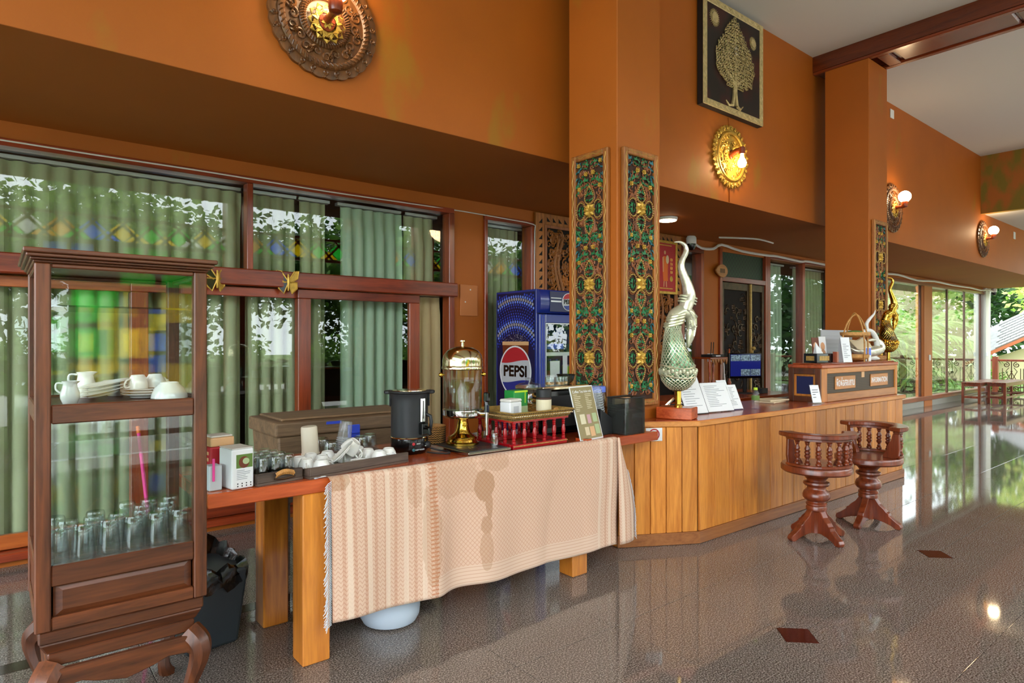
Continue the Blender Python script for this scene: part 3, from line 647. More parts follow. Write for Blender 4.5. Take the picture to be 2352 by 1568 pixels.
def medallion(name, label, loc, r, wood_m, style):
    t = thing(name, label, 'wall lamp', loc, 0, 'round carved wall lamps'); M = FRONT; n = 144
    d = MB(); nl = 26
    if style == 'dark':
        prof = [(1.0, 0), (1.0, .022), (.90, .030), (.84, .022), (.82, .022)]
        d.lathe([(q*r, z) for q, z in prof]+[(.0, .020)], n, M, rip=lambda a, k: (1+.028*abs(math.cos(nl/2*a)) if k < 2 else 1))
    else:
        d.lathe([(r, 0), (r, .018), (.84*r, .022), (.80*r, .012), (0, .012)], n, M, rip=lambda a, k: (.90+.13*abs(math.cos(nl*.75*a)) if k < 2 else 1))
    d.build('disc', wood_m, t, smooth=True)
    for rr, w in (((.80, .062), (.43, .055)) if style == 'dark' else ((.76, .045),)):
        g = MB(); g.tube(arc((0, 0), rr*r, 0, 2*PI*79/80, 79, .028), w*r*1.05, 6, M, closed=True, flat=.7); g.build('ring', wood_m, t, smooth=True)
        if style == 'dark':
            nn = 56; lf = MB()
            for i in range(nn):
                a = 2*PI*i/nn; lf.tube([((rr-.055)*r*math.cos(a), (rr-.055)*r*math.sin(a), .036), (rr*r*math.cos(a+.05), rr*r*math.sin(a+.05), .047), ((rr+.055)*r*math.cos(a+.1), (rr+.055)*r*math.sin(a+.1), .036)], .0042, 4, M)
            stuff(lf.build('ring_notches', wood_m, t))
    sc = MB(); rnd = random.Random(int(loc[0]*10))
    for i in range(nl):
        a = 2*PI*(i+.5)/nl
        sc.tube([(x, y, .03) for x, y, _ in spiral(.92*r*math.cos(a), .92*r*math.sin(a), .052*r, 1.2, a, 1 if i % 2 else -1, 12)], .0062, 4, M)
        sc.ball((.99*r*math.cos(a), .99*r*math.sin(a), .02), .010, 6, 4, M)
    if style == 'dark':
        for i in range(10):
            a = 2*PI*i/10+.2
            for s_ in (1, -1): sc.tube(spiral((.615+.03*s_)*r*math.cos(a+.16*s_), (.615+.03*s_)*r*math.sin(a+.16*s_), .11*r, 1.25, a+s_, s_, 16, .026), interp([.0085, .004], 16), 5, M)
            for k in range(3): add_leaf(sc, .57*r*math.cos(a+.3), .57*r*math.sin(a+.3), .1*r, a+.3+k*.7-PI/2-.7, .02, .014, 1, M)
    else:
        for i in range(70):
            a = rnd.uniform(0, 6.28); q = r*math.sqrt(rnd.uniform(.04, .46))
            sc.tube(spiral(q*math.cos(a), q*math.sin(a), rnd.uniform(.07, .11)*r, 1.1, rnd.uniform(0, 6), rnd.choice((1, -1)), 10, .018), .006, 4, M)
    stuff(sc.build('scroll_carving', wood_m, t, recalc=False))
    if style == 'dark':
        for i in range(10):
            a = 2*PI*i/10+.5
            f = MB(); add_flower(f, .62*r*math.cos(a), .62*r*math.sin(a), .062*r, .022, .02, 6, M); f.build('rosette', wood_m, t)
        for i in range(12):
            a = 2*PI*i/12; p = MB(); add_leaf(p, 0, 0, .36*r, a, .026 + .004*(i % 2), .02, 1.1, M @ T(0, -.02, .012)); p.build('gilt_petal', 'gold_leaf', t)
        s = MB(); s.prism(ell(0, 0, .052, .066, 20), .03, .055, M); s.build('arm_base', 'red_wood_v', t, bevel=.004)
        a = MB(); a.tube([M @ Vector((0, 0, .05)), M @ Vector((0, .004, .10)), M @ Vector((0, .006, .165))], [.026, .02, .024], 14)
        a.lathe([(.02, -.01), (.036, 0), (.04, .02), (.04, .065), (.036, .075)], 20, T(0, -.165, 0)); a.build('arm', 'red_wood_v', t, smooth=True)
        g = MB(); g.ball((0, -.165, .135), .078, 20, 14); g.build('glass_globe', 'globe_warm', t, smooth=True)
    else:
        s = MB(); s.prism(ell(0, .02, .03, .045, 18), .012, .035, M); s.build('arm_base', 'red_wood_v', t, bevel=.004)
        a = MB(); a.tube([(0, -.03, .02), (.0, -.08, .045), (0, -.135, .05)], [.03, .026, .024], 12); a.lathe([(.028, -.03), (.03, .03), (.02, .04)], 16, T(0, -.14, .03)); a.build('arm', 'red_wood_v', t, smooth=True)
        g = MB(); g.lathe([(.014, 0), (.016, -.03), (.034, -.06), (.042, -.09), (.03, -.122), (0, -.132)], 18, T(0, -.14, 0)); g.build('bulb', 'bulb_warm', t, smooth=True)
    return t
medallion('wall_lamp', 'dark carved wooden rosette wall lamp over the leftmost windows', (1.47, 3.519, 3.225), .315, 'carve_dark', 'dark')
medallion('wall_lamp', 'gilded round wall lamp with bare bulb below the gold tree picture', (5.62, 3.519, 3.213), .30, 'gold_leaf', 'gold')
medallion('wall_lamp', 'dark rosette wall lamp with white globe immediately past the far column', (9.62, 3.519, 3.235), .325, 'carve_dark', 'dark')
medallion('wall_lamp', 'dark rosette wall lamp with white globe above the garden windows', (13.67, 3.519, 3.22), .315, 'carve_dark', 'dark')
c = MB(); c.tube([(5.62, 3.512, 2.92), (5.62, 3.512, 2.80), (5.62, 3.512, 2.772)], .006, 6); c.tube([(5.62, 3.513, 3.51), (5.60, 3.513, 3.62)], .004, 5)
tag(c.build('lamp_cable', 'wall_paint'), 'painted cable running down from the gilded wall lamp', 'cable')

# gold tree relief picture
pt = thing('tree_picture', 'square framed gold relief of a leaf-shaped tree with sun and moon', 'picture', (5.61, 3.515, 4.12)); M = FRONT; h = .525
MB().box(-h, -h+.01, .0, h, h-.01, .055, M).build('box_frame', 'black_soft', pt)
m, N, L, P = _new('maroon_field'); nz = N.new('ShaderNodeTexNoise'); nz.inputs['Scale'].default_value = 3.5; rp = N.new('ShaderNodeValToRGB'); tc = N.new('ShaderNodeTexCoord'); L.new(tc.outputs['Object'], nz.inputs['Vector'])
rp.color_ramp.elements[0].position = .45; rp.color_ramp.elements[0].color = lin('#150d0c'); rp.color_ramp.elements[1].position = .75; rp.color_ramp.elements[1].color = lin('#45100d'); L.new(nz.outputs['Fac'], rp.inputs['Fac']); L.new(rp.outputs['Color'], P.inputs['Base Color']); MATS['maroon_field'] = m
MB().box(-h+.06, -h+.07, .055, h-.06, h-.07, .060, M).build('field', 'maroon_field', pt)
for q in ((-h, -h+.01, -h+.065, h-.01), (h-.065, -h+.01, h, h-.01), (-h+.065, -h+.01, h-.065, -h+.075), (-h+.065, h-.075, h-.065, h-.01)):
    b = MB().box(q[0], q[1], .056, q[2], q[3], .068, M); b.build('gilt_border', 'pale_gold', pt, bevel=.006)
wv = MB()
for y in (-h+.042, h-.042): wv.tube([(-h+.05+(2*h-.1)*i/50, y+.014*math.sin(i*1.2), .069) for i in range(51)], .004, 4, M)
for x in (-h+.032, h-.032): wv.tube([(x+.014*math.sin(i*1.2), -h+.05+(2*h-.1)*i/50, .069) for i in range(51)], .004, 4, M)
wv.build('border_scroll', 'pale_gold', pt)
tree = MB(); rnd = random.Random(3)
def in_crown(x, y):
    v = (y+.28)/.68
    if v < 0 or v > 1: return False
    w = .30*math.sin(min(1, v*1.0)**.62*PI)**.9+.02*(1-v)
    return abs(x) < w
tr = MB()
for sx, pts in ((1, [(.03, -.42), (.015, -.30), (.03, -.15), (.10, -.05), (.15, .05), (.12, .18)]), (-1, [(.04, -.42), (.015, -.30), (.035, -.15), (.10, -.03), (.14, .1), (.1, .22)]), (1, [(0, -.3), (.0, -.1), (.0, .1), (0, .3)]), (1, [(.02, -.22), (.1, -.17), (.19, -.12), (.21, -.2)]), (-1, [(.02, -.22), (.1, -.15), (.2, -.08)])):
    tr.tube(smoothpath([(sx*x, y, .066) for x, y in pts], 4), interp([.020, .016, .013, .011, .009, .006][:len(pts)], 4), 5, M)
for sx in (1, -1): tr.tube([(sx*.03, -.42, .064), (sx*.10, -.44, .064), (sx*.15, -.40, .064)], [.02, .012, .005], 5, M)
tr.build('trunk', 'pale_gold', pt)
y = -.26
while y < .40:
    x = -.32
    while x < .33:
        if in_crown(x, y): add_leaf(tree, x+rnd.uniform(-.008, .008), y, .052, rnd.uniform(-.5, .5)+(-x*2.4), .064+rnd.uniform(0, .012), .012, 1.3, M)
        x += .034
    y += .036
stuff(tree.build('gilt_leaves', 'pale_gold', pt, recalc=False))
for cx, cy, r_ in ((-.34, .33, .075), (.33, .28, .06)):
    s = MB(); s.prism(ell(cx, cy, r_*.68, r_*.68, 24), .060, .072, M)
    for i in range(24):
        a = 2*PI*i/24; s.prism([(cx+r_*.72*math.cos(a-.1), cy+r_*.72*math.sin(a-.1)), (cx+r_*1.12*math.cos(a), cy+r_*1.12*math.sin(a)), (cx+r_*.72*math.cos(a+.1), cy+r_*.72*math.sin(a+.1))], .060, .066, M)
    s.build('sun_disc', 'pale_gold', pt)
l_ = MB(); add_leaf(l_, 0, .06, .11, 0, .082, .01, .9, M); l_.build('silver_leaf', 'silver_leaf', pt)

# wide carved wall panel behind fridge and counter
cp = thing('carved_wall_panel', 'large brown fretwork carved panel behind fridge and near column', 'carved panel', (4.40, 5.045, .3)); M = FRONT; Wd, Hd = 2.50, 2.455
MB().box(.1, .1, .002, Wd-.1, Hd-.1, .012, M).build('backing', 'recess', cp)
for q, nm in (((0, 0, .12, Hd), 'frame_stile'), ((Wd-.12, 0, Wd, Hd), 'frame_stile'), ((.12, 0, Wd-.12, .12), 'frame_rail'), ((.12, Hd-.12, Wd-.12, Hd), 'frame_rail')):
    MB().box(q[0], q[1], .002, q[2], q[3], .04, M).build(nm, 'carve_wood', cp, bevel=.006)
nt = MB()
for i in range(18): nt.prism([(.035, .9+i*.085), (.085, .9+i*.085), (.085, .95+i*.085)], .0395, .0405, M); nt.prism([(Wd-.085, .9+i*.085), (Wd-.035, .9+i*.085), (Wd-.085, .95+i*.085)], .0395, .0405, M)
for i in range(26): nt.prism([(.15+i*.085, Hd-.085), (.2+i*.085, Hd-.085), (.15+i*.085, Hd-.035)], .0395, .0405, M)
stuff(nt.build('frame_notches', 'recess', cp))
MB().box(.12, .12, .03, .15, Hd-.12, .045, M).build('inner_bead', 'carve_red', cp); MB().box(Wd-.15, .12, .03, Wd-.12, Hd-.12, .045, M).build('inner_bead', 'carve_red', cp); MB().box(.15, Hd-.15, .03, Wd-.15, Hd-.12, .045, M).build('inner_bead', 'carve_red', cp)
sb = MB(); rnd = random.Random(21)
for k in range(560):
    x = rnd.uniform(.19, Wd-.19); y = rnd.uniform(.75, Hd-.19)
    if .66 < x < 1.85:
        if k % 4: x = .19+(x-.66)*.38 if k % 2 else Wd-.19-(x-.66)*.38
    sb.tube(spiral(x, y, rnd.uniform(.03, .055), 1.2, rnd.uniform(0, 6), rnd.choice((1, -1)), 11, rnd.uniform(.018, .034)), interp([.0105, .006], 11), 4, M)
for a in range(6):
    x0 = (.25, .30, .5, 2.0, 2.15, 2.3)[a]; sb.tube(smoothpath([(x0, .7, .03), (x0+.05, 1.1, .034), (x0+.12, 1.5, .034), (x0+.02, 1.9, .034), (x0+.08, 2.2, .034)], 5), .016, 6, M)
stuff(sb.build('fretwork', 'carve_wood', cp, recalc=False))
for x, y in ((.42, 1.75), (.52, 1.35), (.30, 2.05), (.25, 1.5), (2.2, 1.2), (2.28, 1.6), (2.1, 1.0), (2.15, .85)):
    f = MB(); add_flower(f, x, y, .07, .025, .03, 7, M); f.build('carved_flower', 'carve_wood', cp)
# red poster
po = thing('framed_poster', 'red framed poster of a robed standing figure on the carved panel', 'poster', (6.46, 4.995, 2.33)); hw, hh = .315, .335
MB().box(-hw+.02, -hh+.02, .004, hw-.02, hh-.02, .012, FRONT).build('print', 'red_print', po)
for q in ((-hw, -hh, -hw+.035, hh), (hw-.035, -hh, hw, hh), (-hw+.035, -hh, hw-.035, -hh+.035), (-hw+.035, hh-.035, hw-.035, hh)): MB().box(q[0], q[1], .002, q[2], q[3], .022, FRONT).build('gilt_frame', 'gold_leaf', po, bevel=.004)
M = FRONT @ T(.07, 0, .0122)
b = MB(); b.prism([(-.055, .10), (-.04, .135), (.0, .14), (.045, .13), (.055, .05), (.05, -.08), (.055, -.17), (-.035, -.175), (-.05, -.05)], 0, .0005, M); b.build('printed_robe', 'robe', po)
b = MB(); b.prism(ell(-.005, .185, .019, .025, 14), 0, .0006, M); b.prism([(-.03, -.175), (-.012, -.175), (-.02, -.24), (-.035, -.25)], 0, .0006, M); b.prism([(.01, -.175), (.03, -.175), (.035, -.25), (.018, -.245)], 0, .0006, M); b.prism([(-.055, .12), (-.03, .135), (-.03, -.06), (-.045, -.06)], 0, .0007, M); b.build('printed_skin', 'skin', po)
b = MB(); b.prism(ell(.045, .10, .03, .055, 14), 0, .0007, M); b.build('printed_fan', 'tan_cloth', po)
for i in range(4): MB().tube([(.195+p[0], .10-i*.052+p[1], .0126) for p in ((-.013, -.016), (.013, -.016), (.013, .016), (-.013, .016))], .005, 4, FRONT, closed=True).build('printed_character', 'gold_leaf', po)
b = MB(); b.prism(ell(.195, -.14, .03, .036, 16), 0, .0006, FRONT @ T(0, 0, .0122)); b.build('printed_wheel', 'gold_leaf', po)
for y, w in ((.27, .2), (-.27, .22)): MB().box(-w, y, .0122, w, y+.012, .0126, FRONT).build('printed_line', 'gold_leaf', po)

# small wall fittings
def plate(name, label, cat, x, z, w, h_, y, m, t=.012):
    return tag(MB().box(x-w/2, y-t, z-h_/2, x+w/2, y, z+h_/2).build(name, m, bevel=.003), label, cat)
plate('access_cover', 'plain board cover screwed to the orange pier', 'cover', 3.565, 1.797, .205, .30, 5.049, 'pier_paint')
for x, z in ((3.58, 1.90), (3.52, 1.78)): MB().box(x-.006, 5.034, z-.006, x+.006, 5.038, z+.006).build('screw', 'white_paint', bpy.data.objects['access_cover'])
plate('wall_switch', 'small white switch plate high on the wall past the far column', 'switch', 9.62, 4.54, .12, .12, 3.519, 'white_plastic')
plate('wall_switch', 'small white switch plate near the garden end lamp', 'switch', 15.70, 3.50, .12, .14, 3.519, 'white_plastic')
plate('light_switch', 'white light switch on the pier between garden windows', 'switch', 15.85, 1.05, .10, .12, 5.038, 'white_plastic')
o_ = plate('wall_socket', 'white power socket on the pier beside the carved door', 'socket', 7.60, 1.18, .14, .11, 5.048, 'white_plastic')
cb = MB(); cb.tube(smoothpath([(7.63, 5.03, 1.18), (7.66, 4.96, 1.19), (7.73, 4.93, 1.12), (7.74, 4.92, .95), (7.73, 4.9, .85)], 5), .009, 6); tag(cb.build('power_cable', 'cable_white', smooth=True), 'white power cable plugged in by the carved door', 'cable')
MB().box(7.60, 5.0, 1.165, 7.645, 5.036, 1.195).build('plug', 'black_soft', o_)
sg = thing('oval_sign', 'small oval wooden sign hanging by the carved door', 'sign', (7.78, 4.99, 2.372)); MB().prism(ell(0, 0, .13, .09, 28), 0, .02, FRONT).build('plaque', 'teak_h', sg, bevel=.005); b = MB(); b.prism([(-.11, .05), (-.16, 0), (-.11, -.05)], 0, .018, FRONT); b.build('tail', 'teak_h', sg)
b = MB(); [b.box(-.055+i*.03, -.03, .0202, -.035+i*.03, .03, .0215, FRONT) for i in range(4)]; b.build('worn_marks', 'bronze_dark', sg)
# ceiling disc light
ld = thing('ceiling_light', 'glowing round ceiling light under the soffit behind the near column', 'ceiling light', (5.78, 4.38, ZS)); MB().lathe([(.11, 0), (.11, -.022), (.10, -.03)], 28).build('body', 'white_plastic', ld, smooth=True); MB().lathe([(.098, -.0305), (.095, -.036), (0, -.038)], 28).build('diffuser', 'led_disc', ld, smooth=True)
# security cameras
def cctv(label, loc):
    t = thing('security_camera', label, 'camera', loc, 0, 'dome security cameras'); MB().box(-.05, -.02, .0, .05, .03, .012, T(0, 0, 0)).lathe([(.06, -.10), (.065, -.09), (.065, -.02), (.05, 0)], 20).build('housing', 'white_plastic', t, smooth=True)
    MB().lathe([(0, -.185), (.035, -.175), (.055, -.14), (.058, -.10)], 20).build('dome', 'black_gloss', t, smooth=True); return t
cctv('dome security camera beside the first naga crest', (7.03, 4.95, 2.766)); cctv('dome security camera above the garden end pier', (20.0, 4.9, 2.766))
# white cables along the soffit
def cable(label, pts, r=.008): return tag(MB().tube(smoothpath(pts, 3), r, 5).build('wall_cable', 'cable_white', smooth=True), label, 'cable')
cable('thin white cable clipped along the head of the long window', [(-1.5, 5.012, 2.633), (.0, 5.012, 2.636), (.5, 5.012, 2.634), (1.2, 5.012, 2.637), (2.1, 5.012, 2.63), (2.8, 5.012, 2.636), (3.5, 5.03, 2.645), (4.0, 5.012, 2.632), (4.36, 5.012, 2.62), (4.385, 5.012, 2.55), (4.388, 5.02, 2.2), (4.39, 5.02, 1.8)], .0055)
cable('thick white cable bundle sagging along the wall above the carved door', [(7.1, 4.98, 2.70), (7.3, 4.98, 2.64), (7.6, 5.0, 2.66), (7.8, 5.0, 2.735), (8.3, 5.0, 2.69), (9.0, 5.0, 2.69), (9.3, 5.0, 2.70), (10.0, 5.0, 2.68), (10.3, 5.0, 2.70), (11.3, 5.0, 2.68)], .018)
cable('loose white cable stub on the soffit near the dome camera', [(7.35, 4.75, 2.757), (7.6, 4.6, 2.757), (7.9, 4.5, 2.757), (8.35, 4.55, 2.757)], .012)
cable('white cable bundle over the garden windows', [(13.2, 5.0, 2.70), (14.0, 5.0, 2.73), (15.0, 5.0, 2.68), (16.0, 5.0, 2.72), (17.2, 5.0, 2.70), (18.4, 5.0, 2.71), (19.3, 5.0, 2.69), (19.7, 4.97, 2.72), (19.95, 4.9, 2.68)], .022)
# butterfly ornaments on the transom rail
def butterfly(label, x, z, rz):
    t = thing('butterfly_ornament', label, 'ornament', (x, 4.975, z), rz, 'gilt butterfly ornaments')
    for sx in (1, -1):
        w = MB(); w.prism([(0, .01), (sx*.05, .085), (sx*.085, .09), (sx*.075, .03), (sx*.02, -.005)], 0, .006, FRONT @ R(sx*.3, 'Y')); w.prism([(0, 0), (sx*.07, .0), (sx*.07, -.05), (sx*.03, -.09), (sx*.005, -.03)], 0, .006, FRONT @ R(sx*.3, 'Y')); w.build('wing', 'black_gloss' if sx < 0 else 'gold_leaf', t)
        r_ = MB()
        for p in ([(0, .01), (sx*.05, .085), (sx*.085, .09), (sx*.075, .03), (sx*.02, -.005)], [(0, 0), (sx*.07, 0), (sx*.07, -.05), (sx*.03, -.09), (sx*.005, -.03)]): r_.tube([(a, c_, .006) for a, c_ in p], .006, 5, FRONT @ R(sx*.3, 'Y'), closed=True)
        r_.build('wing_rim', 'gold_leaf', t)
    MB().tube([(0, -.01, -.07), (0, -.02, 0), (0, -.012, .06)], [.005, .012, .006], 8).build('body', 'gold_leaf', t, smooth=True)
butterfly('gilt butterfly ornament peeking out beside the glass cabinet', 1.265, 1.86, .25); butterfly('gilt butterfly ornament above the sliding door corner', 1.79, 1.865, -.2)
# ================================================================ RECEPTION COUNTER
ZT = .854
ct = thing('reception_counter', 'long honey teak plank reception counter with angled end', 'counter', (0, 0, 0))
top = [(3.275, 2.903), (3.785, 2.590), (7.315, 2.537), (7.315, 3.2), (3.765, 3.2), (3.765, 2.906)]
MB().prism(top, .812, ZT-.003).build('counter_top', 'teak_h', ct, bevel=.006)
MB().prism([(3.285, 2.907), (3.79, 2.598), (7.305, 2.546), (7.305, 3.19), (3.775, 3.19), (3.775, 2.909)], ZT-.0029, ZT).build('top_veneer', 'slab_wood', ct)
core = [(3.30, 2.925), (3.80, 2.63), (7.28, 2.577), (7.28, 3.15), (3.78, 3.15), (3.78, 2.93)]
core = [(3.285, 2.906), (3.80, 2.628), (7.28, 2.578), (7.28, 3.15), (3.77, 3.15), (3.77, 2.908)]
MB().prism(core, 0.001, .8115).build('core', 'plank_back', ct)
def planks(a, b_, n, wid=None, seed=0):
    a = Vector(a); b_ = Vector(b_); d = (b_-a); Ln = d.length; ang = math.atan2(d.y, d.x); rnd = random.Random(seed); w = Ln/n
    for i in range(n):
        p = a+d*(i/n); mb = MB(); mb.box(.0028, -.02, 0, w-.0028, 0, .725)
        o = mb.build('plank', 'teak', ct, bevel=.003); o.location = (p.x, p.y, .086); o.rotation_euler = (0, 0, ang)
planks((3.80, 2.627), (7.281, 2.577), 19, seed=1); planks((3.285, 2.905), (3.795, 2.63), 5, seed=2)
MB().box(7.281, 2.58, .086, 7.30, 3.1, .811).build('end_plank', 'teak', ct, bevel=.003)
sk = MB(); sk.prism([(3.277, 2.893), (3.794, 2.600), (7.305, 2.548), (7.305, 2.576), (3.80, 2.627), (3.285, 2.905)], .001, .085); sk.build('skirting', 'skirt', ct, bevel=.004)
ns = thing('no_smoking_sign', 'small white no smoking sign on the angled counter end', 'sign', (3.50, 2.765, .765), math.radians(-28.5))
MB().box(-.06, -.004, -.045, .06, 0, .045).build('plate', 'white_plastic', ns, bevel=.008, seg=2)
b = MB(); b.tube([(.036*math.cos(2*PI*i/28), .036*math.sin(2*PI*i/28), .0052) for i in range(28)], .0042, 5, FRONT, closed=True); b.box(-.036, -.0035, .004, .036, .0035, .0062, FRONT @ R(PI/4)); b.build('red_ring', 'red_print', ns)
b = MB(); b.box(-.024, -.006, .004, .020, .0, .0050, FRONT); b.tube([(.022, 0, .005), (.018, .012, .005), (.006, .014, .005)], .0015, 4, FRONT); b.build('cigarette_mark', 'ink', ns)
# information box
ib = thing('information_box', 'wooden counter-top information box with dark woven front', 'box', (5.708, 2.655, ZT+.0005), math.radians(-1.4))
bw, bd_, bh = 1.595, .30, .335
MB().box(0, .02, 0, bw, bd_, bh-.03).build('carcass', 'teak_h', ib)
MB().box(-.012, -.008, bh-.03, bw+.006, bd_+.01, bh).build('top_board', 'slab_wood', ib, bevel=.005); MB().box(.03, .02, bh+.0003, bw-.02, bd_-.01, bh+.012).build('top_step', 'slab_wood', ib, bevel=.004)
for q, nm, mm in (((0, 0, .10, bh-.031), 'stile', 'teak'), ((bw-.055, 0, bw, bh-.031), 'stile', 'teak'), ((.10, 0, bw-.055, .075), 'rail', 'teak_h'), ((.10, .255, bw-.055, bh-.031), 'rail', 'teak_h')): MB().box(q[0], -.001, q[1], q[2], .0195, q[3]).build(nm, mm, ib, bevel=.004)
m, N, L, P = _new('woven_dark'); tc = N.new('ShaderNodeTexCoord'); mp = N.new('ShaderNodeMapping'); mp.inputs['Rotation'].default_value = (0, PI/4, 0); ck = N.new('ShaderNodeTexChecker'); ck.inputs['Scale'].default_value = 90; ck.inputs[1].default_value = lin('#5a4632'); ck.inputs[2].default_value = lin('#2e2318')
L.new(tc.outputs['Object'], mp.inputs['Vector']); L.new(mp.outputs['Vector'], ck.inputs['Vector']); L.new(ck.outputs['Color'], P.inputs['Base Color']); MATS['woven_dark'] = m
MB().box(.10, .012, .075, bw-.055, .0195, .255).build('woven_panel', 'woven_dark', ib)
for x, w, s_, sz, sx in ((.46, .40, 'ติดต่อสอบถาม', .095, .66), (1.18, .39, 'INFORMATION', .070, .76)):
    d_ = MB().box(x-w/2, .003, .105, x+w/2, .0118, .225).build('name_board', 'teak_h', ib, bevel=.003)
    text(s_, sz, T(x, .0025, .163) @ FRONT, 'paper', d_, sx=sx, bold=.0012)
MB().box(.80, .009, .20, .86, .0118, .258).build('tape', 'gold_tin', ib)
# left end: deep frame with blue panel
for q in ((.0, 0, .05, bh-.031), (bd_-.05, 0, bd_, bh-.031), (.05, 0, bd_-.05, .05), (.05, bh-.085, bd_-.05, bh-.031)): MB().box(-.022, q[0]+.0, q[1], -.0005, q[2], q[3]).build('end_frame', 'cab_wood', ib, bevel=.004)
for q in ((.05, .05, .072, bh-.085), (bd_-.072, .05, bd_-.05, bh-.085), (.072, .05, bd_-.072, .07), (.072, bh-.105, bd_-.072, bh-.085)): MB().box(-.014, q[0], q[1], -.0005, q[2], q[3]).build('inner_frame', 'teak', ib, bevel=.003)
MB().box(-.004, .072, .07, -.0004, bd_-.072, bh-.105).build('blue_panel', 'blue_dark', ib)

# ---------------------------------------------------------------- bar stools
def bar_stool(label, loc, rz):
    t = thing('bar_stool', label, 'bar stool', loc, rz, 'turned red-brown bar stools')
    sr = .235; zs = .475
    MB().lathe([(.0, zs), (sr*.94, zs), (sr, zs+.012), (sr, zs+.042), (sr*.97, zs+.052), (0, zs+.054)], 40).build('seat', 'stool_wood', t, smooth=True)
    A = math.radians(80)
    def sweep(r0, r1, z0, z1, a0, a1, n=22):
        b = MB(); vs = []; fs = []
        for i in range(n+1):
            a = a0+(a1-a0)*i/n; c_, s_ = math.cos(a), math.sin(a)
            vs += [(r0*c_, r0*s_, z0), (r1*c_, r1*s_, z0), (r1*c_, r1*s_, z1), (r0*c_, r0*s_, z1)]
        for i in range(n):
            for j in range(4): fs.append((i*4+j, i*4+(j+1) % 4, i*4+4+(j+1) % 4, i*4+4+j))
        fs += [(0, 3, 2, 1), (n*4, n*4+1, n*4+2, n*4+3)]; b.add(vs, fs); return b
    sweep(.185, .236, zs+.055, zs+.075, -A, A).build('back_base', 'stool_wood', t, bevel=.004)
    sweep(.172, .266, .733, .765, -A*1.12, A*1.12).build('top_rail', 'stool_wood', t, bevel=.006)
    sweep(.195, .232, .715, .7345, -A, A).build('under_rail', 'stool_wood', t)
    prof = [(.011, 0), (.015, .004), (.015, .014), (.010, .02), (.012, .028), (.008, .036), (.008, .044), (.015, .058), (.015, .068), (.010, .075), (.015, .083), (.015, .092), (.010, .10), (.015, .108), (.014, .118), (.008, .132), (.008, .14), (.012, .147), (.010, .153), (.015, .158), (.012, .164)]
    bm_ = MB().lathe([(r_*1.3, z) for r_, z in prof], 12).mesh('baluster', True); bm_.materials.append(MATS['stool_wood'])
    for i in range(7):
        a = math.radians(-57+19*i); o = link('baluster', bm_, None, t); o.location = (.212*math.cos(a), .212*math.sin(a), zs+.0745)
    for s_ in (1, -1):
        a = s_*A*.97; b = MB()
        b.prism([(.20, zs+.052), (.225, zs+.075), (.232, .60), (.228, .714), (.185, .714), (.17, .66), (.15, .63), (.14, .59), (.115, zs+.075), (.11, zs+.052)], -.013, .013, R(a) @ FRONT)
        b.build('end_post', 'stool_wood', t, bevel=.003)
    cp_ = [(.0, .466), (.105, .474), (.11, .462), (.085, .448), (.07, .432), (.06, .418), (.06, .41), (.08, .402), (.083, .39), (.075, .378), (.06, .37), (.058, .362), (.062, .35), (.078, .335), (.086, .312), (.085, .292), (.072, .275), (.058, .268), (.058, .26), (.066, .252), (.066, .242), (.06, .235), (.066, .22), (.064, .205), (.052, .20), (.045, .19), (.045, .045), (.0, .045)]
    MB().lathe([(r_*1.06, z) for r_, z in cp_[::-1]], 28).build('pedestal', 'stool_wood', t, smooth=True)
    ft = [(.03, .215), (.055, .21), (.085, .165), (.12, .135), (.135, .115), (.15, .108), (.155, .09), (.20, .055), (.225, .04), (.235, .02), (.225, .0), (.195, .0), (.165, .018), (.12, .035), (.07, .045), (.03, .045)]
    for i in range(4): MB().prism(ft, -.023, .023, R(math.radians(20+90*i)) @ FRONT).build('foot', 'stool_wood', t, bevel=.005, seg=2)
    return t
s1 = bar_stool('red-brown bar stool with its curved spindle back turned to the viewer', (4.552, 2.155, 0), math.radians(228))
dup(s1, (5.225, 2.075, 0), math.radians(-18), 'red-brown bar stool whose open seat faces the other stool')

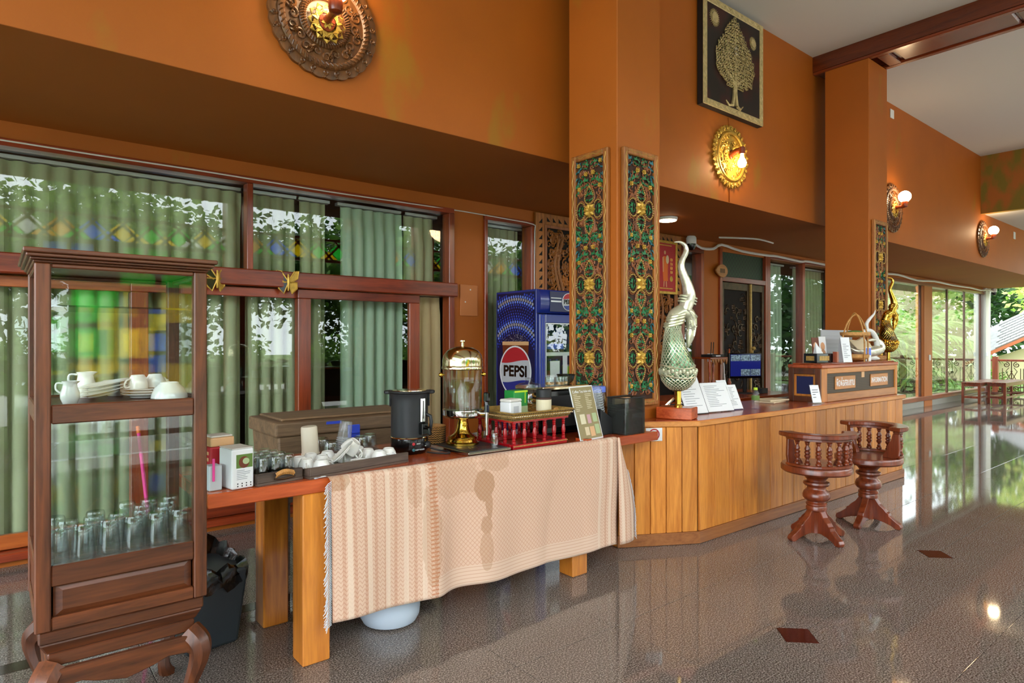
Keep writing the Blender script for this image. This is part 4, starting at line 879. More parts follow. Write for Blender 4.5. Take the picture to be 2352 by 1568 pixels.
# ---------------------------------------------------------------- naga statues
def naga(label, loc, rz, sc, body, ridge, crest, block=True):
    t = thing('naga_statue', label, 'statue', loc, rz, 'mirrored naga head statues'); q = 1.0
    if block: MB().box(-.085, -.12, 0, .085, .14, .085, R(math.radians(20)-rz)).build('plinth', 'slab_wood', t, bevel=.006)
    zb = .085 if block else 0
    MB().lathe([(.03, zb), (.03, zb+.01), (.022, zb+.02), (.022, zb+.14)], 16).build('stem', 'brass', t, smooth=True)
    spine = [(0, .20), (0, .235), (0, .28), (.0, .33), (-.005, .39), (-.018, .46), (-.03, .53), (-.038, .59), (-.04, .64), (-.035, .69)]
    rad = [.035, .085, .118, .128, .118, .098, .080, .066, .056, .056]
    z00 = zb-.085
    sp = smoothpath([(x, 0, z+z00) for x, z in spine], 5); rr = interp(rad, 5)
    MB().tube(sp, rr, 28).build('body', body, t, smooth=True)
    lt = MB(); ns_ = 22
    for d in (1, -1):
        for k in range(ns_):
            pts = []
            for i in range(2, len(sp)-2):
                a = 2*PI*k/ns_+d*i*.105
                pts.append((sp[i].x+rr[i]*1.01*math.cos(a), rr[i]*1.01*math.sin(a), sp[i].z))
            lt.tube(pts, .0035, 4)
    lt.build('scale_lattice', ridge, t, recalc=False)
    bl = MB()   # ornate belt
    for k in range(30):
        a = 2*PI*k/30; i = 16
        bl.ball((sp[i].x+rr[i]*math.cos(a), rr[i]*math.sin(a), sp[i].z+.01*math.sin(k*2.1)), (.016, .016, .02), 6, 5)
    for i_ in (13, 19): bl.tube([(sp[i_].x+rr[i_]*1.02*math.cos(2*PI*k/40), rr[i_]*1.02*math.sin(2*PI*k/40), sp[i_].z+.012*math.cos(4*PI*k/40)) for k in range(40)], .007, 5, closed=True)
    bl.build('belt', ridge, t, smooth=True)
    cl = MB()
    for z, r_, x in ((.685, .064, -.036), (.705, .068, -.030), (.73, .062, -.02), (.75, .066, -.012)):
        cl.tube([(x+r_*math.cos(2*PI*k/28), r_*math.sin(2*PI*k/28), z+z00+.25*r_*-math.cos(2*PI*k/28)*-1) for k in range(28)], .011, 6, closed=True)
    cl.build('collar', ridge, t, smooth=True)
    hd = MB(); hd.tube(smoothpath([(-.035, 0, .69+z00), (-.015, 0, .745+z00), (.03, 0, .775+z00), (.075, 0, .765+z00), (.10, 0, .73+z00), (.105, 0, .67+z00), (.095, 0, .61+z00), (.085, 0, .56+z00), (.075, 0, .515+z00)], 4), interp([.055, .062, .055, .048, .040, .036, .034, .022, .006], 4), 16)
    hd.build('head', ridge, t, smooth=True)
    or_ = MB(); rnd = random.Random(4)
    for k in range(70):
        a = rnd.uniform(0, PI*2); u = rnd.random(); x, z = (.02+.085*u, .775-.05*u) if u < .5 else (.10, .74-.2*(u-.5)); r_ = .05-.012*u
        or_.tube([(x+r_*math.cos(a)*.7+p[0], r_*math.sin(a), z+z00+r_*math.cos(a)*.5+p[1]) for p in spiral(0, 0, .014, 1, rnd.uniform(0, 6), 1, 7)], .0035, 4)
    for s_ in (1, -1): or_.tube(smoothpath([(.05, s_*.048, .79+z00), (.10, s_*.036, .73+z00), (.118, s_*.03, .66+z00), (.11, s_*.026, .60+z00)], 4), .008, 5)
    or_.build('filigree', crest, t, recalc=False)
    MB().box(.045, -.050, .805+z00, .095, .050, .84+z00, R(.0)).build('red_inlay', 'red_print', t, bevel=.01)
    cr = smoothpath([(.05, 0, .79+z00), (.07, 0, .85+z00), (.085, 0, .90+z00), (.075, 0, .96+z00), (.045, 0, 1.04+z00), (.025, 0, 1.10+z00), (.03, 0, 1.15+z00), (.055, 0, 1.20+z00), (.063, 0, 1.235+z00), (.05, 0, 1.265+z00), (.015, 0, 1.285+z00), (-.03, 0, 1.285+z00)], 5)
    MB().tube(cr, interp([.058, .062, .056, .047, .037, .030, .026, .025, .022, .018, .012, .003], 5), 14, flat=.8).build('crest', crest, t, smooth=True)
    rg = MB()
    for z, x, r_ in ((.845, .068, .063), (.865, .074, .064), (.885, .08, .06)): rg.tube([(x+r_*math.cos(2*PI*k/24), .72*r_*math.sin(2*PI*k/24), z+z00-.2*r_*math.cos(2*PI*k/24)) for k in range(24)], .008, 5, closed=True)
    rg.build('crest_rings', ridge, t, smooth=True)
    t.scale = (sc, sc, sc); return t
naga('tall silvery green naga head statue on a red wooden plinth', (3.768, 2.763, ZT+.001), math.radians(-30), .972, 'mirror_green', 'naga_silver', 'silver_leaf')
naga('smaller golden naga head statue behind the white swan on the information box', (7.235, 2.675, 1.205), math.radians(-36), .715, 'mirror_dark', 'brass', 'brass', False)
# swan figure
sw = thing('swan_figure', 'white carved swan figurine with mirror inlay on the information box', 'figurine', (6.86, 2.74, 1.217), math.radians(-38))
MB().tube(smoothpath([(-.17, 0, .12), (-.10, 0, .085), (0, 0, .075), (.09, 0, .09), (.145, 0, .12), (.13, 0, .18), (.06, 0, .20), (.0, 0, .19)], 4), interp([.004, .045, .066, .062, .048, .03, .02, .012], 4), 16, flat=.9).build('body', 'silver_leaf', sw, smooth=True)
MB().tube(smoothpath([(.11, 0, .13), (.10, 0, .20), (.065, 0, .27), (.02, 0, .295), (-.03, 0, .28), (-.045, 0, .23), (-.02, 0, .18), (.02, 0, .13)], 5), interp([.03, .028, .024, .022, .02, .022, .018, .004], 5), 12).build('neck', 'porcelain', sw, smooth=True)
MB().tube(smoothpath([(.01, 0, .30), (.0, 0, .36), (.03, 0, .41), (.075, 0, .46), (.09, 0, .50)], 4), interp([.015, .018, .016, .010, .003], 4), 10).build('crest', 'porcelain', sw, smooth=True)
for s_ in (1, -1):
    w = MB(); w.prism([(.06, .06), (-.02, .05), (-.12, .09), (-.2, .19), (-.10, .18), (-.06, .205), (.02, .15)], -.006, .006, T(0, s_*.06, .02) @ R(s_*.25, 'X') @ FRONT); w.build('wing', 'tan_cloth', sw, bevel=.004)
bs_ = MB(); bs_.tube([(-.09, 0, .012), (0, 0, .02), (.08, 0, .018), (.13, 0, .008)], [.012, .03, .03, .01], 10, flat=1); bs_.build('base', 'porcelain', sw, smooth=True)

# ---------------------------------------------------------------- things on the counter and box
def box_thing(name, label, cat, loc, rz, s, m, bevel=.003, group=None):
    t = thing(name, label, cat, loc, rz, group); MB().box(-s[0]/2, -s[1]/2, 0, s[0]/2, s[1]/2, s[2]).build('body', m, t, bevel=bevel); return t
def lines(parent, M, w, ys, m='ink_grey', h=.004, x0=None, rnd=None):
    b = MB()
    for y in ys:
        ww = w*(rnd.uniform(.45, 1) if rnd else 1); xs = -w/2 if x0 is None else x0; b.box(xs, y, 0, xs+ww, y+h, .0004, M)
    return b.build('printed_lines', m, parent)
def sheet_stand(label, loc, rz, w, h_, tilt, back=None, ink=True, group='acrylic document stands'):
    t = thing('document_stand', label, 'stand', loc, rz, group); M = R(-tilt, 'X') @ FRONT
    MB().box(-w/2, .004, -.006, w/2, h_, -.003, M).build('acrylic', 'acrylic' if not back else back, t)
    MB().box(-w/2, .002, 0, w/2, .09, .001).build('foot', 'acrylic', t)
    p = MB().box(-w/2+.006, .01, -.0025, w/2-.006, h_-.006, -.0018, M).build('sheet', 'paper', t)
    if ink: lines(p, M @ T(0, 0, -.0016), w*.72, [h_*.86-i*h_*.055 for i in range(13)], rnd=random.Random(int(w*999+loc[0]*100)), h=.0035)
    return t
sheet_stand('black backed letter in a tilted stand beside the naga plinth', (4.08, 2.81, ZT+.001), math.radians(-8), .24, .34, .42, 'black_soft')
sheet_stand('wide clear stand with a printed notice in the middle of the counter', (4.36, 2.79, ZT+.001), math.radians(-8), .30, .25, .42)
wf = sheet_stand('clear stand holding small white slips beside the wifi card', (4.60, 2.80, ZT+.001), math.radians(-8), .15, .22, .42)
wc = thing('wifi_card', 'white card reading wifi leaning on the printed notice', 'card', (4.50, 2.835, ZT+.08), math.radians(-8)); Mw = R(-.42, 'X') @ FRONT
c_ = MB().box(-.055, 0, 0, .055, .17, .004, Mw).build('card', 'paper', wc); text('WIFI', .042, Mw @ T(.0, .095, .0045), 'ink', c_, sx=.95, bold=.0015)
b = MB()
for r_ in (.006, .013, .02): b.tube(arc((.01, .122), r_, .8, 2.3, 8, .0045), .0026, 4, Mw)
b.build('signal_mark', 'ink', c_); lines(c_, Mw @ T(0, 0, .0042), .05, (.05, .03), h=.004)
# water bottle
def bottle(name, label, loc, h_, r_, cap, lab, body='acrylic', group=None):
    t = thing(name, label, 'bottle', loc, 0, group)
    MB().lathe([(r_*.9, 0), (r_, .01), (r_*.92, h_*.12), (r_, h_*.2), (r_*.94, h_*.3), (r_, h_*.4), (r_, h_*.62), (r_*.9, h_*.75), (r_*.5, h_*.86), (r_*.45, h_*.9)], 20).build('body', body, t, smooth=True)
    MB().lathe([(r_*1.01, h_*.42), (r_*1.02, h_*.43), (r_*1.02, h_*.62), (r_*1.01, h_*.63)], 20, cap=False).build('wrap_label', lab, t, smooth=True)
    MB().lathe([(r_*.52, h_*.89), (r_*.52, h_), (0, h_)], 16).build('cap', cap, t, smooth=True); return t
bottle('water_bottle', 'clear water bottle with lime cap standing alone on the counter', (4.79, 2.76, ZT+.001), .172, .031, 'lime', 'leaf_print')
bottle('water_bottle', 'clear water bottle with lime cap behind the naga plinth', (3.86, 3.05, ZT+.001), .16, .03, 'lime', 'leaf_print')
pb = thing('pump_bottle', 'clear hand sanitizer pump bottle between the column and naga stem', 'bottle', (3.80, 3.07, ZT+.001))
MB().lathe([(.028, 0), (.03, .01), (.03, .09), (.014, .12)], 18).build('body', 'acrylic', pb, smooth=True); MB().lathe([(.0305, .02), (.0305, .08)], 18, cap=False).build('wrap_label', 'blue_lamp', pb); b = MB(); b.lathe([(.014, .12), (.014, .14), (.006, .142), (.006, .17), (.011, .172), (.011, .185), (0, .186)], 14); b.box(-.006, -.035, .175, .006, .0, .185); b.build('pump', 'white_plastic', pb)
for i, (dx, rz) in enumerate(((0, .1), (.02, -.15))):
    tag(MB().box(-.13, -.09, 0, .13, .09, .014, T(5.42+dx, 2.98, ZT+.001+i*.015) @ R(rz)).build('paper_bundle', 'tan_cloth', bevel=.003), ('lower' if i == 0 else 'upper')+' bundle of cream papers beside the information box', 'papers', 'cream papers')
st = thing('sign_holder', 'small clear sign holder in front of the blue panel', 'stand', (5.60, 2.64, ZT+.001), math.radians(-18)); Mw = R(-.25, 'X') @ FRONT
MB().box(-.055, .0, -.005, .055, .17, -.002, Mw).build('acrylic', 'acrylic', st); MB().box(-.06, -.02, 0, .06, .05, .012).build('foot', 'acrylic', st); p = MB().box(-.05, .01, -.0018, .05, .165, -.001, Mw).build('sheet', 'paper', st); lines(p, Mw @ T(0, 0, -.0009), .07, (.12, .10, .08, .055), m='ink', h=.005, rnd=random.Random(2))
ZB = 1.205
tb = box_thing('tissue_box', 'black tissue box with gold label on the information box', 'box', (5.93, 2.79, ZB), -.1, (.26, .13, .085), 'black_gloss')
MB().box(-.09, -.0665, .02, .07, -.0652, .062).build('gold_label', 'old_gold', tb); MB().box(-.131, -.04, .02, -.1302, .04, .062).build('gold_label', 'old_gold', tb)
b = MB(); b.add([(-.06, -.02, .085), (.05, -.02, .085), (.06, .02, .085), (-.05, .02, .085), (-.055, -.005, .19), (-.02, .01, .16), (.035, .005, .11)], [(0, 1, 6, 5, 4), (1, 2, 6), (2, 3, 4, 5, 6), (3, 0, 4)]); b.build('tissue', 'paper', tb)
br = thing('brochure_rack', 'acrylic rack of tall photo brochures behind the tissue box', 'brochure rack', (6.20, 2.89, ZB), -.3)
MB().box(-.10, -.03, 0, .10, .03, .09).build('rack', 'acrylic', br)
for i, (x, mm, h_) in enumerate(((-.05, 'cola', .235), (.05, 'paper', .245))):
    p = MB().box(x-.045, .0+i*.008, .005, x+.045, .004+i*.008, h_, R(-.12, 'X')).build('brochure', mm, br)
    b = MB(); b.prism(ell(x, .15, .028, .04, 14), 0, .0006, R(-.12, 'X') @ T(0, i*.008, 0) @ FRONT); b.prism(ell(x, .09, .03, .03, 12), 0, .0006, R(-.12, 'X') @ T(0, i*.008, 0) @ FRONT); b.build('printed_photo', 'skin', p)
tc_ = thing('tent_card', 'tall white folded tent card with printed lines beside the rattan basket', 'card', (6.235, 2.655, ZB), -.55)
for s_, M in ((1, R(-.22, 'X') @ FRONT), (-1, T(0, .11, 0) @ R(.22, 'X') @ FRONT)): MB().box(-.045, 0, 0, .045, .24, .002, M).build('card_face', 'paper' if s_ > 0 else 'paper_grey', tc_)
lines(tc_, R(-.22, 'X') @ FRONT @ T(0, 0, .0022), .06, [.17-.018*i for i in range(8)], rnd=random.Random(8), h=.005)
tag(MB().box(-.02, -.02, 0, .02, .02, .10, T(6.06, 2.69, ZB)).build('small_box', 'red_wood_v', bevel=.003), 'small red-brown box between tent card and brochures', 'box')
wbd = thing('white_board', 'large pale grey ruled board standing behind the rattan basket', 'board', (6.62, 2.93, ZB), -.15); MB().box(-.26, -.006, 0, .26, .006, .31).build('board', 'paper_grey', wbd, bevel=.003); lines(wbd, FRONT @ T(0, 0, .0062), .46, [.05+.04*i for i in range(6)], h=.002)
rb = thing('rattan_basket', 'two-tier rattan basket with tall crossed arch handles', 'basket', (6.50, 2.70, ZB), -.3)
hd = MB()
for a in (0, PI/2): hd.tube(smoothpath([(.17*math.cos(a), .10*math.sin(a), 0), (.17*math.cos(a), .10*math.sin(a), .2), (.13*math.cos(a), .08*math.sin(a), .34), (.02*math.cos(a), .012*math.sin(a), .455+.01*a), (-.10*math.cos(a), -.06*math.sin(a), .38), (-.17*math.cos(a), -.10*math.sin(a), .2), (-.17*math.cos(a), -.10*math.sin(a), 0)], 5), .0075, 6)
hd.build('arch_handle', 'rattan', rb, smooth=True)
for z, r0 in ((.02, .15), (.235, .165)):
    b = MB(); b.lathe([(r0*.75, z), (r0, z+.02), (r0*1.03, z+.05), (r0*.95, z+.05), (r0*.9, z+.025), (0, z+.02)], 26, Matrix.Diagonal((1, .62, 1, 1))); b.build('tray', 'rattan', rb, smooth=True)
MB().ball((0, 0, .285), (.09, .05, .02), 12, 6).build('moss', 'leaf_print', rb)
cd_ = box_thing('name_card', 'small blue and white upright card beside the swan', 'card', (6.70, 2.66, ZB), -.4, (.07, .006, .14), 'paper'); MB().box(-.03, -.0036, .06, .03, -.0031, .13).build('blue_print', 'blue_lamp', cd_)
# ---------------------------------------------------------------- behind the counter
dk = thing('back_desk', 'red-brown desk behind the counter carrying the monitor', 'desk', (6.2, 4.05, 0))
MB().box(-1.0, -.35, .76, 1.15, .40, .80).build('desk_top', 'slab_wood', dk, bevel=.004); MB().box(-1.0, -.33, .66, 1.15, -.30, .759).build('apron', 'slab_wood', dk)
for x in (-.97, 1.07):
    for y in (-.32, .32): MB().box(x, y, 0, x+.06, y+.06, .7595).build('leg', 'slab_wood', dk)
mo = thing('monitor', 'black security monitor showing camera feeds on the back desk', 'monitor', (6.74, 4.02, .801), math.radians(-24))
MB().box(-.215, -.02, .175, .215, .015, .465).build('bezel', 'black_gloss', mo, bevel=.004); MB().box(-.20, -.0212, .20, .20, -.0202, .45).build('screen', 'screen_blue', mo)
rnd = random.Random(9)
for i in range(3):
    MB().box(-.195+i*.132, -.0222, .375, -.07+i*.132, -.0214, .445).build('camera_feed', 'screen_lit', mo)
    if i: MB().box(-.195+i*.132, -.0222, .205, -.07+i*.132, -.0214, .28).build('camera_feed', 'screen_lit', mo)
MB().box(-.02, -.01, .01, .02, .01, .18).lathe([(.1, 0), (.1, .008), (.02, .014)], 24).build('stand', 'black_soft', mo)
tag(MB().box(6.84, 3.86, .801, 6.97, 3.96, .86).build('speaker_box', 'black_soft', bevel=.004), 'small dark speaker box beside the monitor foot', 'speaker')
rs = thing('router_stand', 'small turned wooden stand holding the router behind the first naga', 'stand', (7.18, 4.75, 0))
MB().box(-.26, -.16, 1.18, .26, .16, 1.20).build('shelf', 'slab_wood', rs, bevel=.004)
b = MB(); n = 12
for i in range(8): b.prism([(-.24+i*.06, 1.18), (-.18+i*.06, 1.18), (-.21+i*.06, 1.13-.02*(i % 2))], .0, .015, T(0, -.15, 0) @ FRONT)
b.build('fretted_apron', 'carve_wood', rs)
for x in (-.22, .22):
    for y in (-.12, .12): MB().lathe([(.014, 0), (.014, .8), (.022, .84), (.026, .87), (.014, .9), (.012, 1.0), (.02, 1.08), (.014, 1.12), (.016, 1.18)], 10, T(x, y, 0)).build('leg', 'slab_wood', rs, smooth=True)
MB().lathe([(.018, 1.2), (.02, 1.22), (.012, 1.24), (.008, 1.30), (0, 1.31)], 10, T(.22, -.12, 0)).build('finial', 'slab_wood', rs, smooth=True)
ro = thing('router', 'black wifi router with two antennas on the turned stand', 'router', (7.15, 4.72, 1.201)); MB().box(-.13, -.09, 0, .13, .08, .035).build('body', 'black_soft', ro, bevel=.006); MB().box(-.05, -.0906, .008, .05, -.0902, .024).build('label', 'paper', ro)
for x in (.06, .11): MB().tube([(x, .06, .02), (x+.01, .06, .11), (x+.015, .06, .19)], .006, 6).build('antenna', 'black_soft', ro)
ph = thing('telephone', 'red desk telephone behind the document stands', 'telephone', (5.75, 4.0, .801), .3); MB().box(-.1, -.09, 0, .1, .09, .05).build('base', 'red_lacquer', ph, bevel=.012, seg=2); MB().tube([(-.10, 0, .07), (-.07, 0, .09), (.07, 0, .09), (.10, 0, .07)], [.025, .016, .016, .025], 10).build('handset', 'red_lacquer', ph, smooth=True)
ok = thing('office_chair', 'black office chair half hidden behind the counter', 'chair', (4.95, 3.43, 0), .1)
MB().box(-.22, -.22, .42, .22, .22, .48).build('seat', 'black_soft', ok, bevel=.02, seg=2); MB().tube([(-.2, .2, .5), (-.2, .23, .78), (0, .24, .86), (.2, .23, .78), (.2, .2, .5)], .018, 8).build('back_frame', 'chrome', ok, smooth=True); MB().box(-.17, .215, .56, .17, .235, .82).build('backrest', 'black_soft', ok, bevel=.01); MB().lathe([(.22, .03), (.2, .05), (.03, .07), (.03, .42)], 20).build('pedestal', 'black_soft', ok, smooth=True); MB().lathe([(.24, 0), (.24, .03), (.2, .0305)], 20).build('base', 'black_soft', ok)

# ================================================================ DRINKS FRIDGE
fr_ = thing('drinks_fridge', 'tall blue glass-door drinks fridge with printed side', 'fridge', (3.83, 4.355, 0)); FW, FD, FH = .66, .595, 1.879
b = MB(); b.box(0, .0, .06, .025, FD, FH); b.box(FW-.025, .0, .06, FW, FD, FH); b.box(.025, FD-.03, .06, FW-.025, FD, FH); b.box(.025, .0, FH-.04, FW-.025, FD-.03, FH); b.box(.025, 0, .06, FW-.025, FD-.03, .2); b.build('cabinet', 'blue_body', fr_, bevel=.004)
MB().box(.03, .03, 0, FW-.03, FD-.03, .0595).build('base', 'black_soft', fr_)
MB().box(.026, FD-.04, .2, FW-.026, FD-.031, FH-.05).build('liner', 'white_plastic', fr_)
# header
hb = MB(); hb.prism([(0, 1.655), (-.03, 1.66), (-.055, 1.70), (-.06, 1.76), (-.055, 1.83), (-.03, 1.872), (0, 1.878)], 0, FW, Matrix(((0, 0, 1, 0), (1, 0, 0, -.0005), (0, 1, 0, 0), (0, 0, 0, 1)))); hb.build('header', 'blue_body', fr_, smooth=True)
hp = MB().box(.11, -.064, 1.675, FW-.02, -.061, 1.86).build('header_panel', 'blue_dark', fr_)
MB().box(.12, -.067, 1.762, .25, -.0645, 1.776).build('stripe', 'alu', hp); MB().box(.12, -.067, 1.795, .25, -.0645, 1.803).build('stripe', 'alu', hp)
def globe_logo(parent, M, rx, ry, tsize, tsx):
    b = MB().prism(ell(0, 0, rx, ry, 40), 0, .0012, M); b.build('logo_rim', 'white_plastic', parent)
    qx, qy = rx*.93, ry*.94
    wave = lambda x, o, amp: o+amp*math.sin(x/qx*2.2)
    def seg(lo, hi, m):
        a = [(qx*math.cos(2*PI*i/72), qy*math.sin(2*PI*i/72)) for i in range(72)]
        up = [p for p in a if p[1] >= 0]; n = 30; top_, bot = [], []
        for i in range(n+1):
            x = -qx*.999+2*qx*.999*i/n; e = qy*math.sqrt(max(0, 1-(x/qx)**2))
            t_ = e if hi is None else min(e, max(-e, wave(x, hi*qy, .07*qy))); b_ = -e if lo is None else max(-e, min(e, wave(x, lo*qy, .07*qy)))
            top_.append((x, max(t_, b_))); bot.append((x, b_))
        mb = MB(); vs = [(x, y, .0016) for x, y in top_]+[(x, y, .0016) for x, y in bot]
        mb.add(vs, [(i, i+1, n+2+i, n+1+i) for i in range(n)], M); mb.build('logo_field', m, parent, recalc=False)
    seg(.40, None, 'red_print'); seg(-.42, .40, 'paper_grey'); seg(None, -.42, 'blue_body')
    text('PEPSI', tsize, M @ T(0, -.02*ry, .0022), 'black_gloss', parent, sx=tsx, bold=tsize*.035)
globe_logo(hp, T(.345, -.0645, 1.768) @ FRONT, .085, .082, .055, 1.05)
# side print (left side, facing -x)
sp_ = MB().box(-.003, .02, .12, -.0005, FD-.02, FH-.02).build('side_print', 'print_blue', fr_)
MS = T(-.0032, FD/2, 0) @ SIDE
dots = {k: MB() for k in ('blue_mid', 'blue_lamp', 'alu')}
for cz, R0 in ((1.23, .41), (1.17, .232)):
    for ri in range(9):
        rr_ = R0+ri*.026+.08; n = int(rr_*2*PI/.034)
        for i in range(n):
            a = 2*PI*(i+.5*(ri % 2))/n; x, y = rr_*math.cos(a), cz+rr_*math.sin(a)
            if abs(x) < FD/2-.03 and y > cz and y < FH-.04:
                key = 'alu' if ri == 3 else ('blue_lamp' if ri in (2, 4) else 'blue_mid'); q = (.008, .011, .0135, .0150, .0140, .0125, .0105, .0085, .006)[ri]
                dots[key].prism(ell(x, y, q*.85, q, 7), 0, .0006, MS)
for k, b in dots.items(): stuff(b.build('halftone_dots', k, sp_))
b = MB(); b.prism([(-.17, 1.05), (.17, 1.05), (.195, 1.38), (-.195, 1.38)], .0, .0010, MS); b.build('cola_glass', 'cola', sp_)
b = MB(); b.box(-.195, 1.365, .001, .195, 1.40, .0014, MS); b.build('foam', 'gold_tin', sp_); b = MB(); rnd = random.Random(6)
for i in range(120):
    x = rnd.gauss(0, .09); y = 1.4+abs(rnd.gauss(0, .05)); b.prism(ell(x, y, .003, .003, 5), 0, .0008, MS)
stuff(b.build('splash_dots', 'alu', sp_))
globe_logo(sp_, MS @ T(0, 1.12, .0018), .235, .24, .142, 1.12)
# door
for q in ((0, .21, .075, 1.65), (FW-.075, .21, FW, 1.65), (.075, 1.57, FW-.075, 1.65), (.075, .21, FW-.075, .30)): MB().box(q[0], -.045, q[1], q[2], -.002, q[3]).build('door_frame', 'blue_body', fr_, bevel=.006)
for x in (.02, .045): MB().box(x, -.0475, .22, x+.008, -.0455, 1.64).build('door_rib', 'blue_mid', fr_)
for q in ((.075, .30, .085, 1.57), (.085, 1.56, FW-.075, 1.57)): MB().box(q[0], -.043, q[1], q[2], -.03, q[3]).build('glass_trim', 'alu', fr_)
MB().box(.085, -.03, .30, FW-.075, -.022, 1.56).build('door_glass', 'window_glass', fr_)
for z in (.45, .75, 1.02, 1.27):
    MB().box(.03, .02, z, FW-.03, FD-.05, z+.008).build('shelf', 'alu', fr_); MB().box(.03, .012, z-.004, FW-.03, .0195, z+.03).build('shelf_rail', 'white_plastic', fr_)
def drink(kind, x, y, z, label):
    t = thing('soda_bottle' if kind < 2 else 'drink_can', label, 'bottle' if kind < 2 else 'can', (3.83+x, 4.355+y, z), 0, 'drinks on the fridge shelves')
    if kind < 2:
        MB().lathe([(.028, 0), (.031, .01), (.031, .10), (.026, .14), (.012, .18), (.012, .19)], 14).build('body', 'coffee', t, smooth=True); MB().lathe([(.0315, .05), (.0315, .10)], 14, cap=False).build('wrap_label', ('blue_mid', 'red_print')[kind], t); MB().lathe([(.014, .19), (.014, .205), (0, .205)], 10).build('cap', 'blue_body', t)
    else:
        MB().lathe([(.026, 0), (.03, .008), (.03, .14), (.026, .15)], 14).build('body', 'alu', t); MB().lathe([(.0305, .015), (.0305, .135)], 14, cap=False).build('wrap_label', 'lime', t)
for i in range(4): drink(0, .13+i*.075, .06, 1.2785, f'{("first", "second", "third", "fourth")[i]} dark soda bottle from the door hinge on the top fridge shelf')
for i in range(3): drink(i % 2, .13+i*.09, .06, 1.0285, f'{("first", "second", "third")[i]} soda bottle from the door hinge on the second fridge shelf')
for i in range(2): drink(2, .42+i*.07, .06, 1.0285, f'{("inner", "outer")[i]} lime green can on the second fridge shelf')
for i, (x, w, h_) in enumerate(((.15, .12, .17), (.31, .06, .22))): tag(MB().box(x, -.0215, 1.05, x+w, -.0205, 1.05+h_, T(3.83, 4.355, 0)).build('door_notice', 'paper'), ('wide' if i == 0 else 'narrow')+' white notice taped inside the fridge door', 'notice')
# ================================================================ GLASS CABINET
cb = thing('glass_cabinet', 'tall dark wooden display cabinet with glass sides on cabriole legs', 'cabinet', (.359, 2.55, 0)); hx, D = .257, .50
def cbx(nm, m, x0, x1, y0, y1, z0, z1, bv=.004, par=None): return MB().box(x0, y0, z0, x1, y1, z1).build(nm, m, par or cb, bevel=bv)
for x in (-hx, hx-.044):
    for y in (0, D-.044): cbx('corner_post', 'cab_wood', x, x+.044, y, y+.044, .457, 1.655)
for y in (0, D-.03):
    for z0, z1 in ((1.64, 1.655), (1.13, 1.193), (.60, .668), (.457, .50)): cbx('cross_rail', 'cab_wood_h', -hx+.0445, hx-.0445, y+.002, y+.028, z0, z1)
for x in (-hx+.002, hx-.028):
    for z0, z1 in ((1.64, 1.655), (1.13, 1.193), (.60, .668), (.457, .50)): cbx('side_rail', 'cab_wood', x, x+.026, .0445, D-.0445, z0, z1)
cbx('cabinet_floor', 'cab_wood_h', -hx+.03, hx-.03, .03, D-.03, .655, .665, .001); cbx('middle_board', 'cab_wood_h', -hx+.03, hx-.03, .03, D-.03, 1.175, 1.185, .001)
for y, nm in ((.010, 'front_panel'), (D-.022, 'back_panel')): MB().frus((hx-.05, .055), (hx-.075, .032), 0, .010, T(0, y+.012, .55) @ FRONT).build(nm, 'cab_wood_h', cb)
for x in (-hx+.008, hx-.018): cbx('side_panel', 'cab_wood', x, x+.01, .045, D-.045, .50, .60)
for z0, z1 in ((.668, 1.13), (1.193, 1.64)):
    for y in (.014, D-.018): cbx('glass_pane', 'clear_glass', -hx+.0445, hx-.0445, y, y+.004, z0, z1, 0)
    for x in (-hx+.013, hx-.017): cbx('glass_pane', 'clear_glass', x, x+.004, .0445, D-.0445, z0, z1, 0)
for z in (1.004, 1.515): cbx('glass_shelf', 'tumbler_glass', -hx+.03, hx-.03, .03, D-.03, z, z+.006, 0)
co = MB()
for e, z0, z1 in ((.004, 1.6555, 1.663), (.012, 1.6635, 1.672), (.022, 1.6725, 1.684), (.030, 1.6845, 1.70)): co.box(-hx-e, -e, z0, hx+e, D+e, z1)
co.build('cornice', 'cab_wood_h', cb, bevel=.003)
bs = MB(); bs.frus((.247, .24), (.247, .24), .413, .456, T(0, D/2, 0)); bs.frus((.225, .218), (.245, .238), .372, .412, T(0, D/2, 0)); bs.frus((.222, .215), (.222, .215), .325, .3715, T(0, D/2, 0)); bs.build('moulded_base', 'cab_wood_h', cb, bevel=.005)
for y in (.018, D-.018):
    ap = [(-.225, .324), (.225, .324), (.225, .235), (.19, .262), (.13, .268), (.08, .25), (0, .232), (-.08, .25), (-.13, .268), (-.19, .262), (-.225, .235)]
    MB().prism(ap, -.011, .011, T(0, y, 0) @ FRONT).build('apron', 'cab_wood_h', cb, bevel=.003)
for sx in (1, -1):
    MB().prism([(.04, .324), (D-.04, .324), (D-.04, .26), (D/2, .235), (.04, .26)], -.01, .01, T(sx*.214, 0, 0) @ Matrix(((0, 0, 1, 0), (1, 0, 0, 0), (0, 1, 0, 0), (0, 0, 0, 1)))).build('side_apron', 'cab_wood_h', cb, bevel=.003)
    for sy in (1, -1):
        lg = smoothpath([(sx*.205, D/2+sy*.200, .322), (sx*.232, D/2+sy*.228, .285), (sx*.236, D/2+sy*.232, .235), (sx*.215, D/2+sy*.212, .15), (sx*.196, D/2+sy*.193, .075), (sx*.20, D/2+sy*.196, .03), (sx*.213, D/2+sy*.21, .002)], 4)
        MB().tube(lg, interp([.045, .044, .036, .027, .022, .026, .030], 4), 8).build('cabriole_leg', 'cab_wood', cb, smooth=True)
CBX, CBY = .359, 2.55
